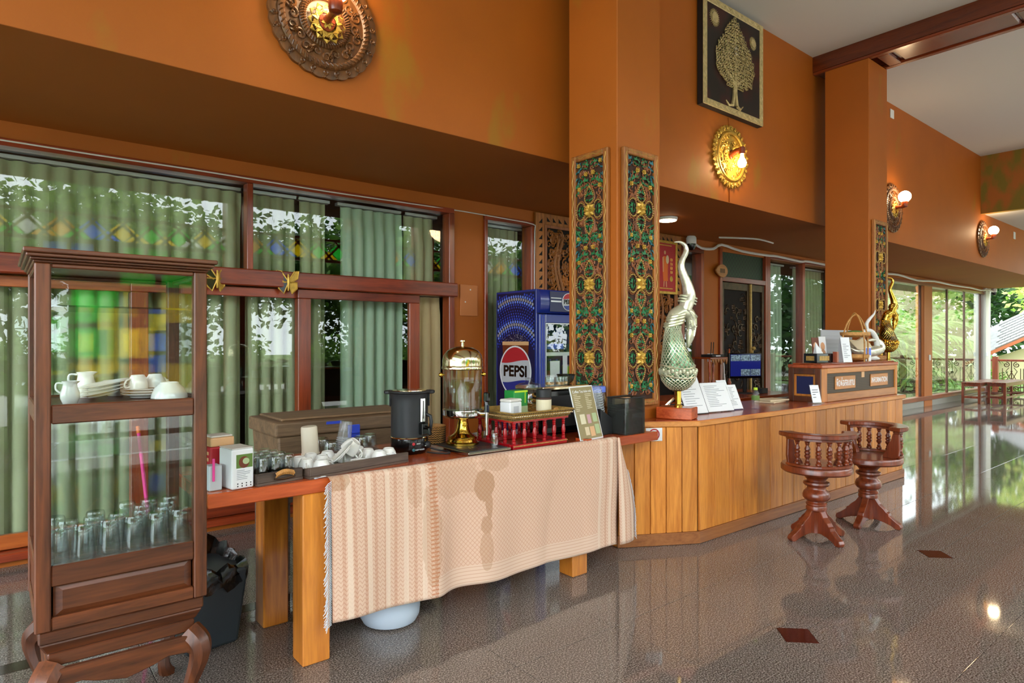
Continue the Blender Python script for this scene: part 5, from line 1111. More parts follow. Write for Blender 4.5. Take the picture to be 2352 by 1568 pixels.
# white crockery in the cabinet
def lathe_mesh(nm, prof, m, n=28, rip=None):
    me = MB().lathe(prof, n, rip=rip, cap=False).mesh(nm, True); me.materials.append(MATS[m]); return me
PLATE = lathe_mesh('plate', [(0, .004), (.045, .004), (.048, 0), (.052, 0), (.054, .006), (.084, .014), (.085, .017), (.056, .010), (.05, .008), (0, .008)], 'porcelain', 36)
CUPM = lathe_mesh('cup_body', [(0, .003), (.022, .003), (.024, 0), (.027, 0), (.030, .006), (.038, .02), (.042, .04), (.043, .062), (.041, .062), (.040, .04), (.036, .02), (.027, .008), (0, .007)], 'porcelain')
BOWL = lathe_mesh('bowl', [(0, .003), (.028, .003), (.03, 0), (.033, 0), (.035, .006), (.052, .022), (.063, .045), (.066, .062), (.064, .062), (.060, .045), (.049, .024), (.032, .010), (0, .009)], 'porcelain')
HAND = MB().tube(smoothpath([(.040, 0, .052), (.062, 0, .055), (.068, 0, .040), (.056, 0, .022), (.037, 0, .018)], 4), .0042, 6).mesh('handle', True); HAND.materials.append(MATS['porcelain'])
TUMB = lathe_mesh('tumbler', [(0, .115), (.030, .115), (.033, .108), (.0345, .08), (.039, .02), (.0395, 0), (.037, 0), (.0365, .02), (.032, .08), (.0305, .097), (0, .099)], 'tumbler_glass', 24)
RIBT = lathe_mesh('tumbler', [(0, .10), (.030, .10), (.035, .094), (.037, .08), (.040, .035), (.039, .02), (.038, 0), (.035, 0), (.0365, .02), (.037, .035), (.033, .08), (.031, .088), (0, .088)], 'tumbler_glass', 48, rip=lambda a, k: 1+(.035*math.cos(12*a) if 2 <= k <= 4 else 0))
def solo(nm, me, label, cat, loc, rot=(0, 0, 0), group=None, sc=1):
    o = link(nm, me); o.location = loc; o.rotation_euler = rot; o.scale = (sc, sc, sc); return tag(o, label, cat, group)
def cup(label, loc, flip=True, a=0, tilt=(0, 0), group=None, sc=1.0):
    t = thing('coffee_cup', label, 'cup', loc, 0, group); o = link('cup_body', CUPM, None, t); h = link('handle', HAND, None, t)
    M = R(tilt[0], 'X') @ R(tilt[1], 'Y') @ (T(0, 0, .062) @ R(PI, 'X') if flip else Matrix()) @ R(a)
    o.matrix_local = M; h.matrix_local = M; t.scale = (sc, sc, sc); return t
zf = 1.1856
jug = MB().lathe([(0, .004), (.024, .004), (.026, 0), (.028, .004), (.036, .025), (.036, .045), (.028, .07), (.026, .085), (.031, .098), (.029, .098), (.024, .085), (.026, .07), (.034, .045), (.034, .025), (0, .008)], 26, cap=False, rip=lambda a, k: 1+(.35*max(0, math.cos(a))**8 if k in (8, 9) else 0)).mesh('jug_body', True); jug.materials.append(MATS['porcelain'])
JH = MB().tube(smoothpath([(-.026, 0, .088), (-.052, 0, .088), (-.055, 0, .062), (-.034, 0, .045)], 4), .004, 6).mesh('handle', True); JH.materials.append(MATS['porcelain'])
def jugt(label, loc, rz, sc): t = thing('milk_jug', label, 'jug', loc, rz, 'white jugs in the cabinet'); link('jug_body', jug, None, t); link('handle', JH, None, t); t.scale = (sc,)*3
jugt('small white milk jug at the front corner of the upper cabinet shelf', (.205, 2.665, zf), math.radians(-30), .80); jugt('larger white jug behind the tilted plates in the cabinet', (.275, 2.93, zf), math.radians(-20), 1.0)
cup('white cup lying behind the tilted plates in the cabinet', (.375, 2.95, zf), False, 1.0)
for i in range(3): solo('plate', PLATE, ('bottom', 'middle', 'top')[i]+' white plate of the tilted stack in the cabinet', 'plate', (.32, 2.80, zf+.018+i*.013), (.0, -.22+.02*i, .0), 'white plates in the cabinet')
for i in range(3): solo('plate', PLATE, ('bottom', 'middle', 'top')[i]+' white plate of the flat stack in the cabinet', 'plate', (.45, 2.78, zf+.002+i*.010), (0, 0, 0), 'white plates in the cabinet', .95)
cup('white cup upside down on the flat plates beside another cup', (.425, 2.77, zf+.037), True, 2.6, sc=.82); cup('white cup upside down on the flat plates nearest the bowls', (.49, 2.81, zf+.037), True, -.6, sc=.82)
solo('bowl', BOWL, 'white bowl upside down at the cabinet front near the corner post', 'bowl', (.515, 2.68, zf+.062), (PI, 0, 0), 'white bowls in the cabinet', .95); solo('bowl', BOWL, 'white bowl upside down behind the front bowl in the cabinet', 'bowl', (.52, 2.90, zf+.062), (PI, 0, 0), 'white bowls in the cabinet')
rnd = random.Random(12); zt = .6656; ORD = ('first', 'second', 'third', 'fourth', 'fifth', 'sixth'); pos = [(x, y, f'clear tumbler upside down on the cabinet floor, {ORD[i]} from the left in the {rw} row') for rw, y, xs in (('front', 2.615, (.165, .239, .313, .387, .461, .535)), ('second', 2.692, (.20, .275, .35, .425, .50)), ('third', 2.77, (.17, .29, .44, .525)), ('back', 2.85, (.40, .475, .55))) for i, x in enumerate(xs)]
for x, y, lab_ in pos: solo('tumbler', TUMB, lab_, 'glass', (x, y, zt), (0, 0, rnd.uniform(0, 3)), 'tumblers in the cabinet').scale = (.9, .9, 1.0)
# broom behind cabinet
bm2 = thing('hand_broom', 'pink handled hand broom behind the glass cabinet', 'broom', (.70, 3.93, .0)); MB().tube([(0, 0, .04), (-.008, .27, .44), (-.014, .51, .84)], .010, 8).build('handle', 'pink', bm2); MB().tube([(-.014, .51, .84), (-.015, .535, .88)], .011, 8).build('cap', 'robe', bm2); MB().prism([(-.10, 0), (.10, 0), (.03, .09), (-.03, .09)], -.03, .03, FRONT).build('bristles', 'rattan', bm2)

# ================================================================ WOODEN TABLE
TZ = .80
tb_ = thing('slab_table', 'thick red-brown slab table with square honey wood legs', 'table', (0, 0, 0))
tp = [(.652, 2.684), (1.4, 2.680), (2.3, 2.684), (3.0, 2.681), (3.445, 2.684), (3.34, 2.85), (3.27, 2.885), (3.27, 3.37), (.652, 3.37)]
MB().prism(tp, .742, TZ).build('table_top', 'slab_wood', tb_, bevel=.004)
for x, y in ((1.029, 2.685), (1.02, 3.17), (2.662, 2.70), (2.66, 3.17)): MB().box(x, y, 0.0005, x+.123, y+.12, .7415).build('leg', 'leg_wood', tb_, bevel=.005)
for y in (2.80, 3.30): MB().box(1.06, y, .66, 2.76, y+.03, .7415).build('apron', 'leg_wood', tb_)
# ---- cloth runner
m, N, L, P = _new('runner_cloth'); P.inputs['Roughness'].default_value = .9; P.inputs['Sheen Weight'].default_value = .1
tc = N.new('ShaderNodeTexCoord'); sx_ = N.new('ShaderNodeSeparateXYZ'); L.new(tc.outputs['UV'], sx_.inputs[0])
def math_(op, a, b_=None, c_=None):
    n = N.new('ShaderNodeMath'); n.operation = op
    for i, q in enumerate((a, b_, c_)):
        if q is None: continue
        if isinstance(q, (int, float)): n.inputs[i].default_value = q
        else: L.new(q, n.inputs[i])
    return n.outputs[0]
U, V = sx_.outputs[0], sx_.outputs[1]
def mixc(f, c1, c2):
    n = N.new('ShaderNodeMixRGB'); L.new(f, n.inputs[0])
    for i, q in ((1, c1), (2, c2)):
        if isinstance(q, str): n.inputs[i].default_value = lin(q)
        else: L.new(q, n.inputs[i])
    return n.outputs[0]
dm1 = math_('PINGPONG', math_('ADD', U, V), .0125); dm2 = math_('PINGPONG', math_('SUBTRACT', U, V), .0125)
dia = math_('LESS_THAN', math_('MINIMUM', dm1, dm2), .0022)
inn_ = math_('LESS_THAN', math_('ADD', dm1, dm2), .0075); dia = math_('MAXIMUM', dia, math_('MULTIPLY', inn_, .7))
col_ = mixc(math_('MULTIPLY', dia, .38), '#d6b29a', '#b06a48')
st1 = math_('LESS_THAN', math_('PINGPONG', U, .026), .008); st2 = math_('LESS_THAN', math_('PINGPONG', math_('ADD', U, .017), .048), .012); zz = math_('LESS_THAN', math_('PINGPONG', math_('ADD', V, math_('MULTIPLY', math_('PINGPONG', U, .012), 1.2)), .010), .003)
sc_ = mixc(math_('MULTIPLY', st1, .55), '#d6b49c', '#c08f74'); sc_ = mixc(math_('MULTIPLY', zz, .35), sc_, '#a8603e'); sc_ = mixc(math_('MULTIPLY', st2, .7), sc_, '#e0c8b2')
edge = math_('ADD', math_('LESS_THAN', U, .53), math_('GREATER_THAN', U, 1.70)); col_ = mixc(edge, col_, sc_)
bl1 = math_('LESS_THAN', math_('ABSOLUTE', math_('SUBTRACT', U, .515)), .022); cr_ = math_('LESS_THAN', math_('PINGPONG', V, .010), .004); col_ = mixc(math_('MULTIPLY', bl1, math_('MULTIPLY', cr_, .6)), col_, '#b4602c')
hem = math_('LESS_THAN', V, .10); hl = math_('LESS_THAN', math_('PINGPONG', V, .009), .002); hemc = mixc(math_('MULTIPLY', hl, .35), '#d9b9a2', '#a8623f'); col_ = mixc(math_('MULTIPLY', hem, math_('SUBTRACT', 1.0, edge)), col_, hemc)
nz = N.new('ShaderNodeTexNoise'); nz.inputs['Scale'].default_value = 7; nz.inputs['Detail'].default_value = 4; L.new(tc.outputs['UV'], nz.inputs['Vector']); nf = math_('SUBTRACT', nz.outputs['Fac'], .5)
def blob(u, v, ru, rv, am=.35):
    a = math_('DIVIDE', math_('SUBTRACT', U, u), ru); b_ = math_('DIVIDE', math_('SUBTRACT', V, v), rv)
    d = math_('ADD', math_('ADD', math_('MULTIPLY', a, a), math_('MULTIPLY', b_, b_)), math_('MULTIPLY', nf, 3.0)); return math_('MULTIPLY', math_('LESS_THAN', d, 1.0), am)
st = None
for q in ((.83, .50, .055, .075, .55), (.85, .40, .022, .09, .5), (.83, .30, .038, .05, .45), (.83, .17, .042, .10, .33), (.62, .58, .16, .12, .2), (.50, .30, .05, .28, .28), (.03, .62, .06, .05, .45), (.9, .62, .1, .05, .25), (.42, .55, .04, .1, .2)):
    k = blob(*q); st = k if st is None else math_('MAXIMUM', st, k)
col_ = mixc(st, col_, '#9a6a3c'); L.new(col_, P.inputs['Base Color'])
bmp = N.new('ShaderNodeBump'); bmp.inputs['Strength'].default_value = .2; bmp.inputs['Distance'].default_value = .002; L.new(dia, bmp.inputs['Height']); L.new(bmp.outputs['Normal'], P.inputs['Normal']); MATS['runner_cloth'] = m
def cloth_sheet(nm, fn, nu, nv, parent, m):
    vs = []; uv = []; fs = []
    for j in range(nv+1):
        for i in range(nu+1):
            p, q = fn(i/nu, j/nv); vs.append(p); uv.append(q)
    for j in range(nv):
        for i in range(nu): a = j*(nu+1)+i; fs.append((a, a+1, a+nu+2, a+nu+1))
    me = bpy.data.meshes.new(nm); me.from_pydata(vs, [], fs); ul = me.uv_layers.new(name='UVMap')
    for l in me.loops: ul.data[l.index].uv = uv[l.vertex_index]
    me.shade_smooth(); o = link(nm, me, m, parent); s = o.modifiers.new('thick', 'SOLIDIFY'); s.thickness = .002; return o
rn = thing('table_runner', 'pink woven cloth with brown stains and fringe hanging over the table front', 'tablecloth', (0, 0, 0))
def clothf(s_, t_):
    x = 1.140+s_*1.87; top_ = .0 if t_ > .0 else 0
    zb = .165-.035*s_+.004*math.sin(s_*21)
    lap = .022-.008*math.sin(s_*9); Ld = TZ-zb+lap; d = t_*Ld        # arc length from the back edge on the table
    wob = .014*math.sin(s_*14+.6)+.010*math.sin(s_*31)+.018*math.sin(s_*5.2)
    if d < lap: p = (x, 2.672+(lap-d), TZ+.004)
    elif d < lap+.012: q = (d-lap)/.012; p = (x, 2.672-.006*q, TZ+.004-.006*q)
    else:
        h = (d-lap-.012); q = min(1, h/.5); fold = -.03*math.exp(-((s_-.29)/.035)**2)*q
        p = (x+.03*q*(.5-s_)*.4, 2.664-.012-max(-.010, wob*q)+fold-.004*math.sin(h*9), TZ-.003-h)
    return p, (s_*1.87, (1-t_)*Ld)
cloth_sheet('cloth', clothf, 150, 44, rn, 'runner_cloth')
def flapf(s_, t_):
    h = t_*.66; w = .02+.135*math.sin(min(1, t_*1.25)*PI*.5)
    x = 2.985+s_*w+.02*t_; y = 2.660-.016*math.sin(s_*3.0)-.012+.02*s_
    z = TZ+.004-h if t_ > .02 else TZ+.006
    return (x, y-.012, z), (1.87+s_*.16, (1-t_)*.7)
cloth_sheet('folded_flap', flapf, 14, 26, rn, 'runner_cloth')
fg = MB(); rnd = random.Random(8)
for k in range(85):
    z = TZ-.01-k*.0074; y = 2.648
    fg.tube([(1.142, y, z), (1.142-.018, y-.004, z-.008), (1.142-.026-rnd.uniform(0, .012), y-.006+rnd.uniform(-.006, .006), z-.022-rnd.uniform(0, .016))], .0018, 4)
for k in range(50):
    z = TZ-.2-k*.0088; t_ = (TZ-z)/.66; x = 2.985+(.02+.135*math.sin(min(1, t_*1.25)*PI*.5))+.02*t_
    fg.tube([(x, 2.655, z), (x+.018, 2.655, z-.012), (x+.022+rnd.uniform(0, .008), 2.656, z-.028)], .0016, 4)
for k in range(8): fg.tube([(1.14, 2.70+k*.008, TZ+.005), (1.11, 2.70+k*.01, TZ+.004), (1.09-rnd.uniform(0, .02), 2.69+k*.012, TZ+.003)], .0018, 4)
stuff(fg.build('fringe', 'fringe_white', rn, recalc=False))
# ---- below the table
wbk = thing('waste_bin', 'dark grey plastic waste bin lined with a black bag', 'bin', (.755, 3.25, 0), math.radians(8))
MB().frus((.115, .15), (.15, .185), 0.001, .355).build('bucket', 'bin_grey', wbk, bevel=.015, seg=2)
bg_ = MB(); n = 40; vs = []; fs = []; rnd = random.Random(3); prof = [(1.045, .27), (1.06, .31), (1.075, .35), (1.06, .385), (.98, .40), (.85, .36), (.6, .30), (.3, .26)]
for k, (q, z) in enumerate(prof):
    for i in range(n):
        a = 2*PI*i/n; c_, s_ = math.cos(a), math.sin(a); e = 1/max(abs(c_), abs(s_))**.72; w = 1+.05*math.sin(i*2.3+k*.7)*(1 if k > 2 else .5)
        vs.append((.148*c_*e*q*w, .183*s_*e*q*w, z+(.016*math.sin(i*1.7+k)+.03*s_*(1 if k > 1 else 0)+rnd.uniform(-.008, .008))))
for k in range(len(prof)-1):
    for i in range(n): fs.append((k*n+i, k*n+(i+1) % n, (k+1)*n+(i+1) % n, (k+1)*n+i))
fs.append(tuple((len(prof)-1)*n+i for i in range(n))); bg_.add(vs, fs); bg_.build('bin_bag', 'bag_black', wbk, smooth=True)
dr_ = thing('white_drum', 'round pale plastic drum standing under the draped table', 'drum', (1.545, 2.87, 0)); MB().lathe([(0, 0.001), (.10, .001), (.132, .012), (.147, .04), (.15, .07), (.152, .30), (.15, .46), (.13, .49)], 36).build('body', 'drum_white', dr_, smooth=True); MB().lathe([(.135, .49), (.135, .515), (0, .518)], 30).build('lid', 'drum_white', dr_, smooth=True)
rg = MB(); rg.tube([(.045*math.cos(2*PI*i/24), .045*math.sin(2*PI*i/24), 0) for i in range(24)], .0015, 4, R(math.radians(-15)) @ T(0, -.1505, .20) @ FRONT, closed=True); rg.build('moulded_ring', 'drum_white', dr_)
# ================================================================ THINGS ON THE TABLE
Z0 = TZ+.0008
wt = thing('tea_tin', 'white tea tin with a photo label at the table end', 'tin', (.780, 2.765, Z0), math.radians(9)); MB().box(-.046, -.06, 0, .046, .06, .162).build('body', 'white_plastic', wt, bevel=.007, seg=2); MB().box(-.045, -.059, .1622, .045, .059, .166).build('lid', 'white_paint', wt, bevel=.002)
lb = MB().box(-.028, -.0606, .085, .040, -.0602, .140).build('label_photo', 'leaf_print', wt); b = MB(); b.prism(ell(.004, .108, .022, .024, 18), 0, .0004, T(0, -.0606, 0) @ FRONT); b.build('printed_bowl', 'cola', lb); b = MB(); b.prism(ell(.012, .112, .014, .013, 14), 0, .0004, T(0, -.061, 0) @ FRONT); b.build('printed_tea', 'pale_green', lb)
lines(wt, T(0, -.0602, 0) @ FRONT, .062, [.074-.007*i for i in range(6)], h=.0022, x0=-.026, rnd=random.Random(1)); b = MB()
for i in range(4):
    for j in range(2): b.prism(ell(-.022+i*.018, .022-j*.010, .003, .003, 8), 0, .0004, T(0, -.0602, 0) @ FRONT)
b.build('printed_icons', 'ink', wt)
rt = thing('red_tin', 'tall red and gold tin behind the white tea tin', 'tin', (.742, 2.90, Z0), math.radians(9)); MB().box(-.05, -.05, 0, .05, .05, .158).build('body', 'red_print', rt, bevel=.006, seg=2); MB().box(-.05, -.05, .1584, .05, .05, .196).build('gold_band', 'gold_tin', rt, bevel=.006, seg=2); MB().box(-.045, -.045, .1963, .045, .045, .203).build('lid', 'white_paint', rt, bevel=.003)
b = MB()
for i in range(5): b.box(-.0506, -.03, .02+i*.026, -.0502, .03, .034+i*.026)
b.build('side_print', 'gold_tin', rt)
gp = box_thing('paper_packet', 'small grey patterned packet with a pink pen at the table end', 'packet', (.69, 2.765, Z0), .1, (.05, .06, .10), 'paper_grey'); MB().tube([(-.01, -.034, .04), (-.01, -.034, .13)], .005, 6).build('pen', 'pink', gp)
def tray(nm, label, loc, rz, w, d, h, hand=None):
    t = thing(nm, label, 'tray', loc, rz, 'dark wooden trays')
    MB().box(0, 0, 0, w, d, .010).build('base', 'tray_wood', t)
    for q in ((0, 0, w, .012), (0, d-.012, w, d)): MB().box(q[0], q[1], .0103, q[2], q[3], h).build('long_side', 'tray_wood', t, bevel=.002)
    for x in (0, w-.012):
        p = [(.0125, .0103), (d-.0125, .0103), (d-.0125, h), (d*.75, h*.75), (d*.5, h*.66), (d*.25, h*.75), (.0125, h)]; MB().prism(p, 0, .012, T(x, 0, 0) @ Matrix(((0, 0, 1, 0), (1, 0, 0, 0), (0, 1, 0, 0), (0, 0, 0, 1)))).build('short_side', 'tray_wood', t, bevel=.002)
    return t
gt = tray('serving_tray', 'dark wooden tray of ribbed tumblers with a rope handle', (.845, 2.70, Z0), math.radians(9), .205, .31, .05)
hb_ = MB()
for i in range(14): hb_.tube([(.075+.006*i, -.012, .028+.010*math.sin(PI*(i+.5)/14)), (.075+.006*i+.001, -.020, .036+.012*math.sin(PI*(i+.5)/14)), (.075+.006*i, -.012, .046+.012*math.sin(PI*(i+.5)/14))], .0034, 5)
hb_.build('rope_handle', 'rattan', gt); MB().tube([(.07, -.006, .022), (.115, -.012, .018), (.165, -.006, .022)], .004, 6).build('handle_bracket', 'bronze_dark', gt)
rnd = random.Random(4)
for j in range(4):
    for i in range(3):
        x = .045+i*.0575; y = .048+j*.068; p = T(.845, 2.70, 0) @ R(math.radians(9)) @ Vector((x, y, 0))
        solo('ribbed_tumbler', RIBT, f'ribbed tumbler upside down on the rope handled tray, {ORD[i]} from left in {("front", "second", "third", "back")[j]} row', 'glass', (p.x, p.y, Z0+.0105), (0, 0, rnd.random()), 'ribbed tumblers on the tray').scale = (.70, .70, 1.0)
c0 = (1.066, 2.70, Z0); ca = math.radians(9.2); cupt = tray('serving_tray', 'dark wooden tray of white cups and saucers', c0, ca, .545, .295, .048)
def on_tray(x, y): p = T(*c0[:2], 0) @ R(ca) @ Vector((x, y, 0)); return p.x, p.y
g = 'white cups on the tray'; zc = Z0+.0108
for lab, x, y, a, fl in (('white cup upside down at the near corner of the cup tray, handle to the saucers', .092, .058, -.2, True), ('white cup upside down beside the near corner cup', .058, .125, 2.0, True), ('cream cup upside down behind the near corner cups', .066, .20, 1.8, True), ('cream cup upside down at the back corner of the cup tray nearest the tumblers', .145, .235, 2.0, True), ('white cup upside down in the middle of the cup tray', .155, .155, 1.0, True), ('white cup upside down at the middle back of the cup tray', .235, .235, .6, True),
    ('white cup upside down at the far end of the cup tray, nearest the viewer', .41, .058, .5, True), ('white cup upside down at the far end corner of the cup tray', .487, .085, 1.4, True), ('white cup upside down behind the far end cups', .405, .145, 2.8, True), ('white cup upside down at the far back corner of the cup tray', .41, .235, .3, True)):
    cup(lab, (*on_tray(x, y), zc), fl, a, group=g, sc=.92)
cup('white cup lying on another cup in the middle of the cup tray', (*on_tray(.30, .16), zc+.058), True, .9, (.55, .5), g, 1.0); cup('white cup upside down hidden under the lying cup', (*on_tray(.31, .20), zc), True, 2, group=g, sc=.92)
for i in range(2): solo('saucer', PLATE, ('lower', 'upper')[i]+' white saucer leaning steeply on the cup tray', 'saucer', (*on_tray(.205+.016*i, .078), zc+.052+.012*i), (-.32, -.70, .1), 'white saucers on the cup tray', .82)
for i in range(2): solo('saucer', PLATE, ('lower', 'upper')[i]+' white saucer lying upside down at the cup tray front', 'saucer', (*on_tray(.305, .075), zc+.014+.010*i), (PI, 0, 0), 'white saucers on the cup tray', .82)
# cups behind the trays
ps = thing('paper_cup_stack', 'tall beige sleeve of stacked paper cups', 'cup stack', (1.245, 3.14, Z0)); MB().lathe([(.045, 0), (.042, .06), (.040, .165), (.036, .172), (0, .172)], 28, R(-.06, 'Y')).build('sleeve', 'beige_plastic', ps, smooth=True)
b = MB()
for i in range(4): b.tube([(.0447*math.cos(2*PI*k/24), .0447*math.sin(2*PI*k/24), .008+i*.009) for k in range(24)], .0015, 4, R(-.06, 'Y'), closed=True)
b.build('cup_rims', 'beige_plastic', ps)
pc_ = thing('plastic_cup_stack', 'leaning stack of clear plastic cups beside the beige sleeve', 'cup stack', (1.42, 3.16, Z0)); Mp = R(.14, 'Y')
b = MB(); b.lathe([(.044, 0), (.040, .05), (.036, .10), (.032, .175), (.03, .18), (0, .18)], 28, Mp); b.build('cups', 'cup_plastic', pc_, smooth=True); b = MB()
for i in range(9): b.tube([((.045-.0009*i)*math.cos(2*PI*k/24), (.045-.0009*i)*math.sin(2*PI*k/24), .004+i*.011) for k in range(24)], .0016, 4, Mp, closed=True)
b.build('cup_rims', 'clear_grey', pc_)
for lab, x, y in (('tumbler upside down between beige sleeve and plastic cups', 1.335, 3.10), ('tumbler upside down behind the cup tray near the plastic cups', 1.335, 3.22), ('tumbler upside down right before the cooler box', 1.53, 3.16), ('tumbler upside down behind the lying white cup', 1.60, 3.20)): solo('ribbed_tumbler', RIBT, lab, 'glass', (x, y, Z0), (0, 0, .3), 'tumblers behind the cup tray', .95)
# cooler box on a stand
cs = thing('low_stand', 'low dark stand under the cooler box behind the table', 'stand', (1.85, 4.05, 0)); MB().box(-.55, -.27, .44, .55, .27, .47).build('stand_top', 'tray_wood', cs)
for x in (-.52, .47):
    for y in (-.25, .20): MB().box(x, y, 0.0005, x+.05, y+.05, .4395).build('leg', 'tray_wood', cs)
cx_ = thing('cooler_box', 'wood-grain cooler chest with blue latches behind the table', 'cooler', (1.80, 4.05, .471)); MB().frus((.47, .225), (.49, .245), 0, .36).build('chest', 'cooler_wood', cx_, bevel=.01); b = MB(); b.box(-.51, -.26, .3605, .51, .26, .445); b.build('lid', 'cooler_wood', cx_, bevel=.012, seg=2); MB().box(-.46, -.21, .4455, .46, .21, .462).build('lid_step', 'cooler_wood', cx_, bevel=.008)
for x in (-.02, .36): b = MB(); b.box(x-.04, -.275, .32, x+.04, -.262, .40); b.box(x-.035, -.285, .345, x+.035, -.276, .36); b.build('latch', 'blue_mid', cx_, bevel=.003)
MB().box(-.20, -.2625, .415, -.10, -.2605, .432).build('name_strip', 'blue_mid', cx_)
# ---- hot water urn
ur = thing('water_urn', 'black hot water urn with gauge glass and tap', 'urn', (1.75, 3.03, Z0), 0)
MB().lathe([(0, 0), (.085, 0), (.09, .008), (.096, .018), (.10, .03), (.101, .075), (.1, .082)], 40).build('base', 'black_gloss', ur, smooth=True); MB().lathe([(.1005, .0825), (.103, .086), (.1005, .09)], 40).build('steel_ring', 'champagne', ur, smooth=True)
MB().lathe([(.0985, .0905), (.0995, .10), (.099, .285), (.103, .30), (.108, .318), (.11, .322)], 40).build('body', 'black_matte', ur, smooth=True); MB().lathe([(.112, .3225), (.118, .327), (.118, .333), (.10, .336), (.095, .331), (0, .331)], 40).build('rim', 'black_soft', ur, smooth=True); MB().lathe([(.094, .3315), (.092, .338), (0, .342)], 36).build('lid', 'champagne', ur, smooth=True)
for a in (math.radians(150), math.radians(-30)):
    b = MB(); b.prism([(.10, -.045), (.128, -.03), (.136, 0), (.128, .03), (.10, .045)], .318, .336, R(a)); b.prism([(.098, -.018), (.108, -.018), (.108, .018), (.098, .018)], .25, .319, R(a)); b.build('side_grip', 'black_soft', ur, bevel=.004)
ta = math.radians(-78); b = MB(); b.box(.098, -.016, .17, .109, .016, .30, R(ta)); b.build('gauge_housing', 'chrome', ur, bevel=.004); MB().box(.1092, -.003, .19, .1102, .003, .285, R(ta)).build('gauge_slot', 'black_gloss', ur)
b = MB(); b.box(.09, -.022, .105, .125, .022, .168, R(ta)); b.tube([R(ta) @ Vector(p) for p in ((.12, 0, .145), (.155, 0, .14), (.158, 0, .105))], .011, 8); b.box(.11, -.01, .165, .122, .01, .31, R(ta)) if False else None; b.build('tap', 'black_gloss', ur, bevel=.004)
b = MB(); b.tube([R(ta+.35) @ Vector(p) for p in ((.10, 0, .12), (.125, 0, .13), (.13, 0, .17), (.125, 0, .20), (.10, 0, .21))], .010, 8); b.build('guard', 'black_soft', ur, smooth=True)
MB().lathe([(.02, 0), (.019, .015), (.014, .018), (0, .018)], 18, R(math.radians(-52)) @ T(.098, 0, .045) @ R(PI/2, 'Y')).build('dial', 'black_soft', ur, smooth=True)
def on_urn(a, z, r_=.1022): return R(math.radians(a)) @ T(r_, 0, z) @ R(PI/2, 'Z') @ FRONT
for z, c_, s_ in ((.058, 'red_print', 'HEAT'), (.026, 'leaf_teal', 'KEEP WARM')):
    b = MB(); b.lathe([(.008, 0), (.008, .0015), (.006, .0025), (0, .003)], 14, on_urn(-108, z)); b.build('indicator_lamp', c_, ur); text(s_, .010, on_urn(-93 if len(s_) < 5 else -88, z, .1026), 'paper', ur, ext=.0002)
b = MB(); b.tube([on_urn(-66+i*3, .042, .1028) @ Vector((0, 0, 0)) for i in range(4)], .002, 5); b.build('dial_mark', 'paper', ur)
cc = MB(); cc.tube(smoothpath([(.05, -.10, .008), (.085, -.16, .006), (.13, -.19, .006), (.155, -.14, .006), (.14, -.08, .006), (.10, -.05, .02)], 5), .0045, 6); cc.build('power_cord', 'black_soft', ur, smooth=True)
# ---- juice dispenser
ds = thing('drink_dispenser', 'tall gold and acrylic drink dispenser with chrome dome', 'dispenser', (2.05, 2.96, Z0+.024)); ds.scale = (.97, .97, .95); zq = -.024
MB().lathe([(.095, 0), (.096, .012), (.085, .018), (.08, .03), (.088, .036), (.082, .045), (.06, .055), (.045, .07), (.036, .10), (.030, .14), (.034, .155)], 36).build('gold_stem', 'brass', ds, smooth=True)
MB().lathe([(.034, .1552), (.10, .158), (.112, .165), (.116, .175), (.116, .205), (.112, .207)], 40).build('chrome_bowl', 'chrome', ds, smooth=True)
MB().lathe([(.1125, .2072), (.1125, .44), (.109, .44), (.109, .212), (0, .212)], 40, cap=False).build('cylinder', 'clear_glass', ds, smooth=True)
MB().lathe([(0, .2135), (.1082, .2135), (.1082, .375), (0, .375)], 40, cap=False).build('water', 'water_tint', ds, smooth=True); MB().lathe([(.006, .2), (.024, .23), (.03, .26), (.02, .30), (.022, .33), (.006, .36)], 16).build('ice_tube', 'acrylic', ds, smooth=True)
MB().lathe([(.116, .4402), (.121, .445), (.121, .456), (.117, .462)], 40).build('collar', 'champagne', ds, smooth=True); MB().lathe([(.117, .4622), (.117, .497), (.110, .525), (.09, .552), (.06, .568), (.02, .577), (0, .578)], 40).build('dome', 'champagne', ds, smooth=True); MB().lathe([(.009, .577), (.007, .60), (.016, .605), (.016, .612), (0, .614)], 18).build('dome_knob', 'champagne', ds, smooth=True)
for a in (math.radians(160), math.radians(-20)): MB().ball((.128*math.cos(a), .128*math.sin(a), .41), .014, 12, 8).tube([(.11*math.cos(a), .11*math.sin(a), .41), (.13*math.cos(a), .13*math.sin(a), .41)], .007, 8).build('side_knob', 'brass', ds, smooth=True)
ta = math.radians(-62); b = MB(); b.tube([R(ta) @ Vector(p) for p in ((.11, 0, .185), (.15, 0, .185))], .012, 10); b.build('tap_stub', 'chrome', ds, smooth=True); b = MB(); b.tube([R(ta) @ Vector(p) for p in ((.155, 0, .21), (.155, 0, .165), (.155, 0, .06))], [.014, .013, .008], 10); b.build('tap_pipe', 'chrome', ds, smooth=True); b = MB(); b.tube([R(ta) @ Vector(p) for p in ((.155, 0, .19), (.155, 0, .235), (.15, 0, .26))], [.017, .015, .011], 10); b.box(.14, -.018, .255, .17, .018, .31, R(ta)); b.build('tap_lever', 'black_gloss', ds, bevel=.006)
dt = thing('drip_tray', 'flat chrome edged drip tray under the dispenser', 'tray', (1.915, 2.71, Z0), 0); MB().box(0, 0, 0, .285, .37, .020).build('tray', 'chrome', dt, bevel=.003); MB().box(.015, .015, .0202, .27, .355, .0225).build('grid_plate', 'black_matte', dt)
b = MB()
for i in range(8): b.box(.06+i*.022, .03, .0226, .064+i*.022, .12, .0232)
b.build('grid_slot', 'chrome', dt)
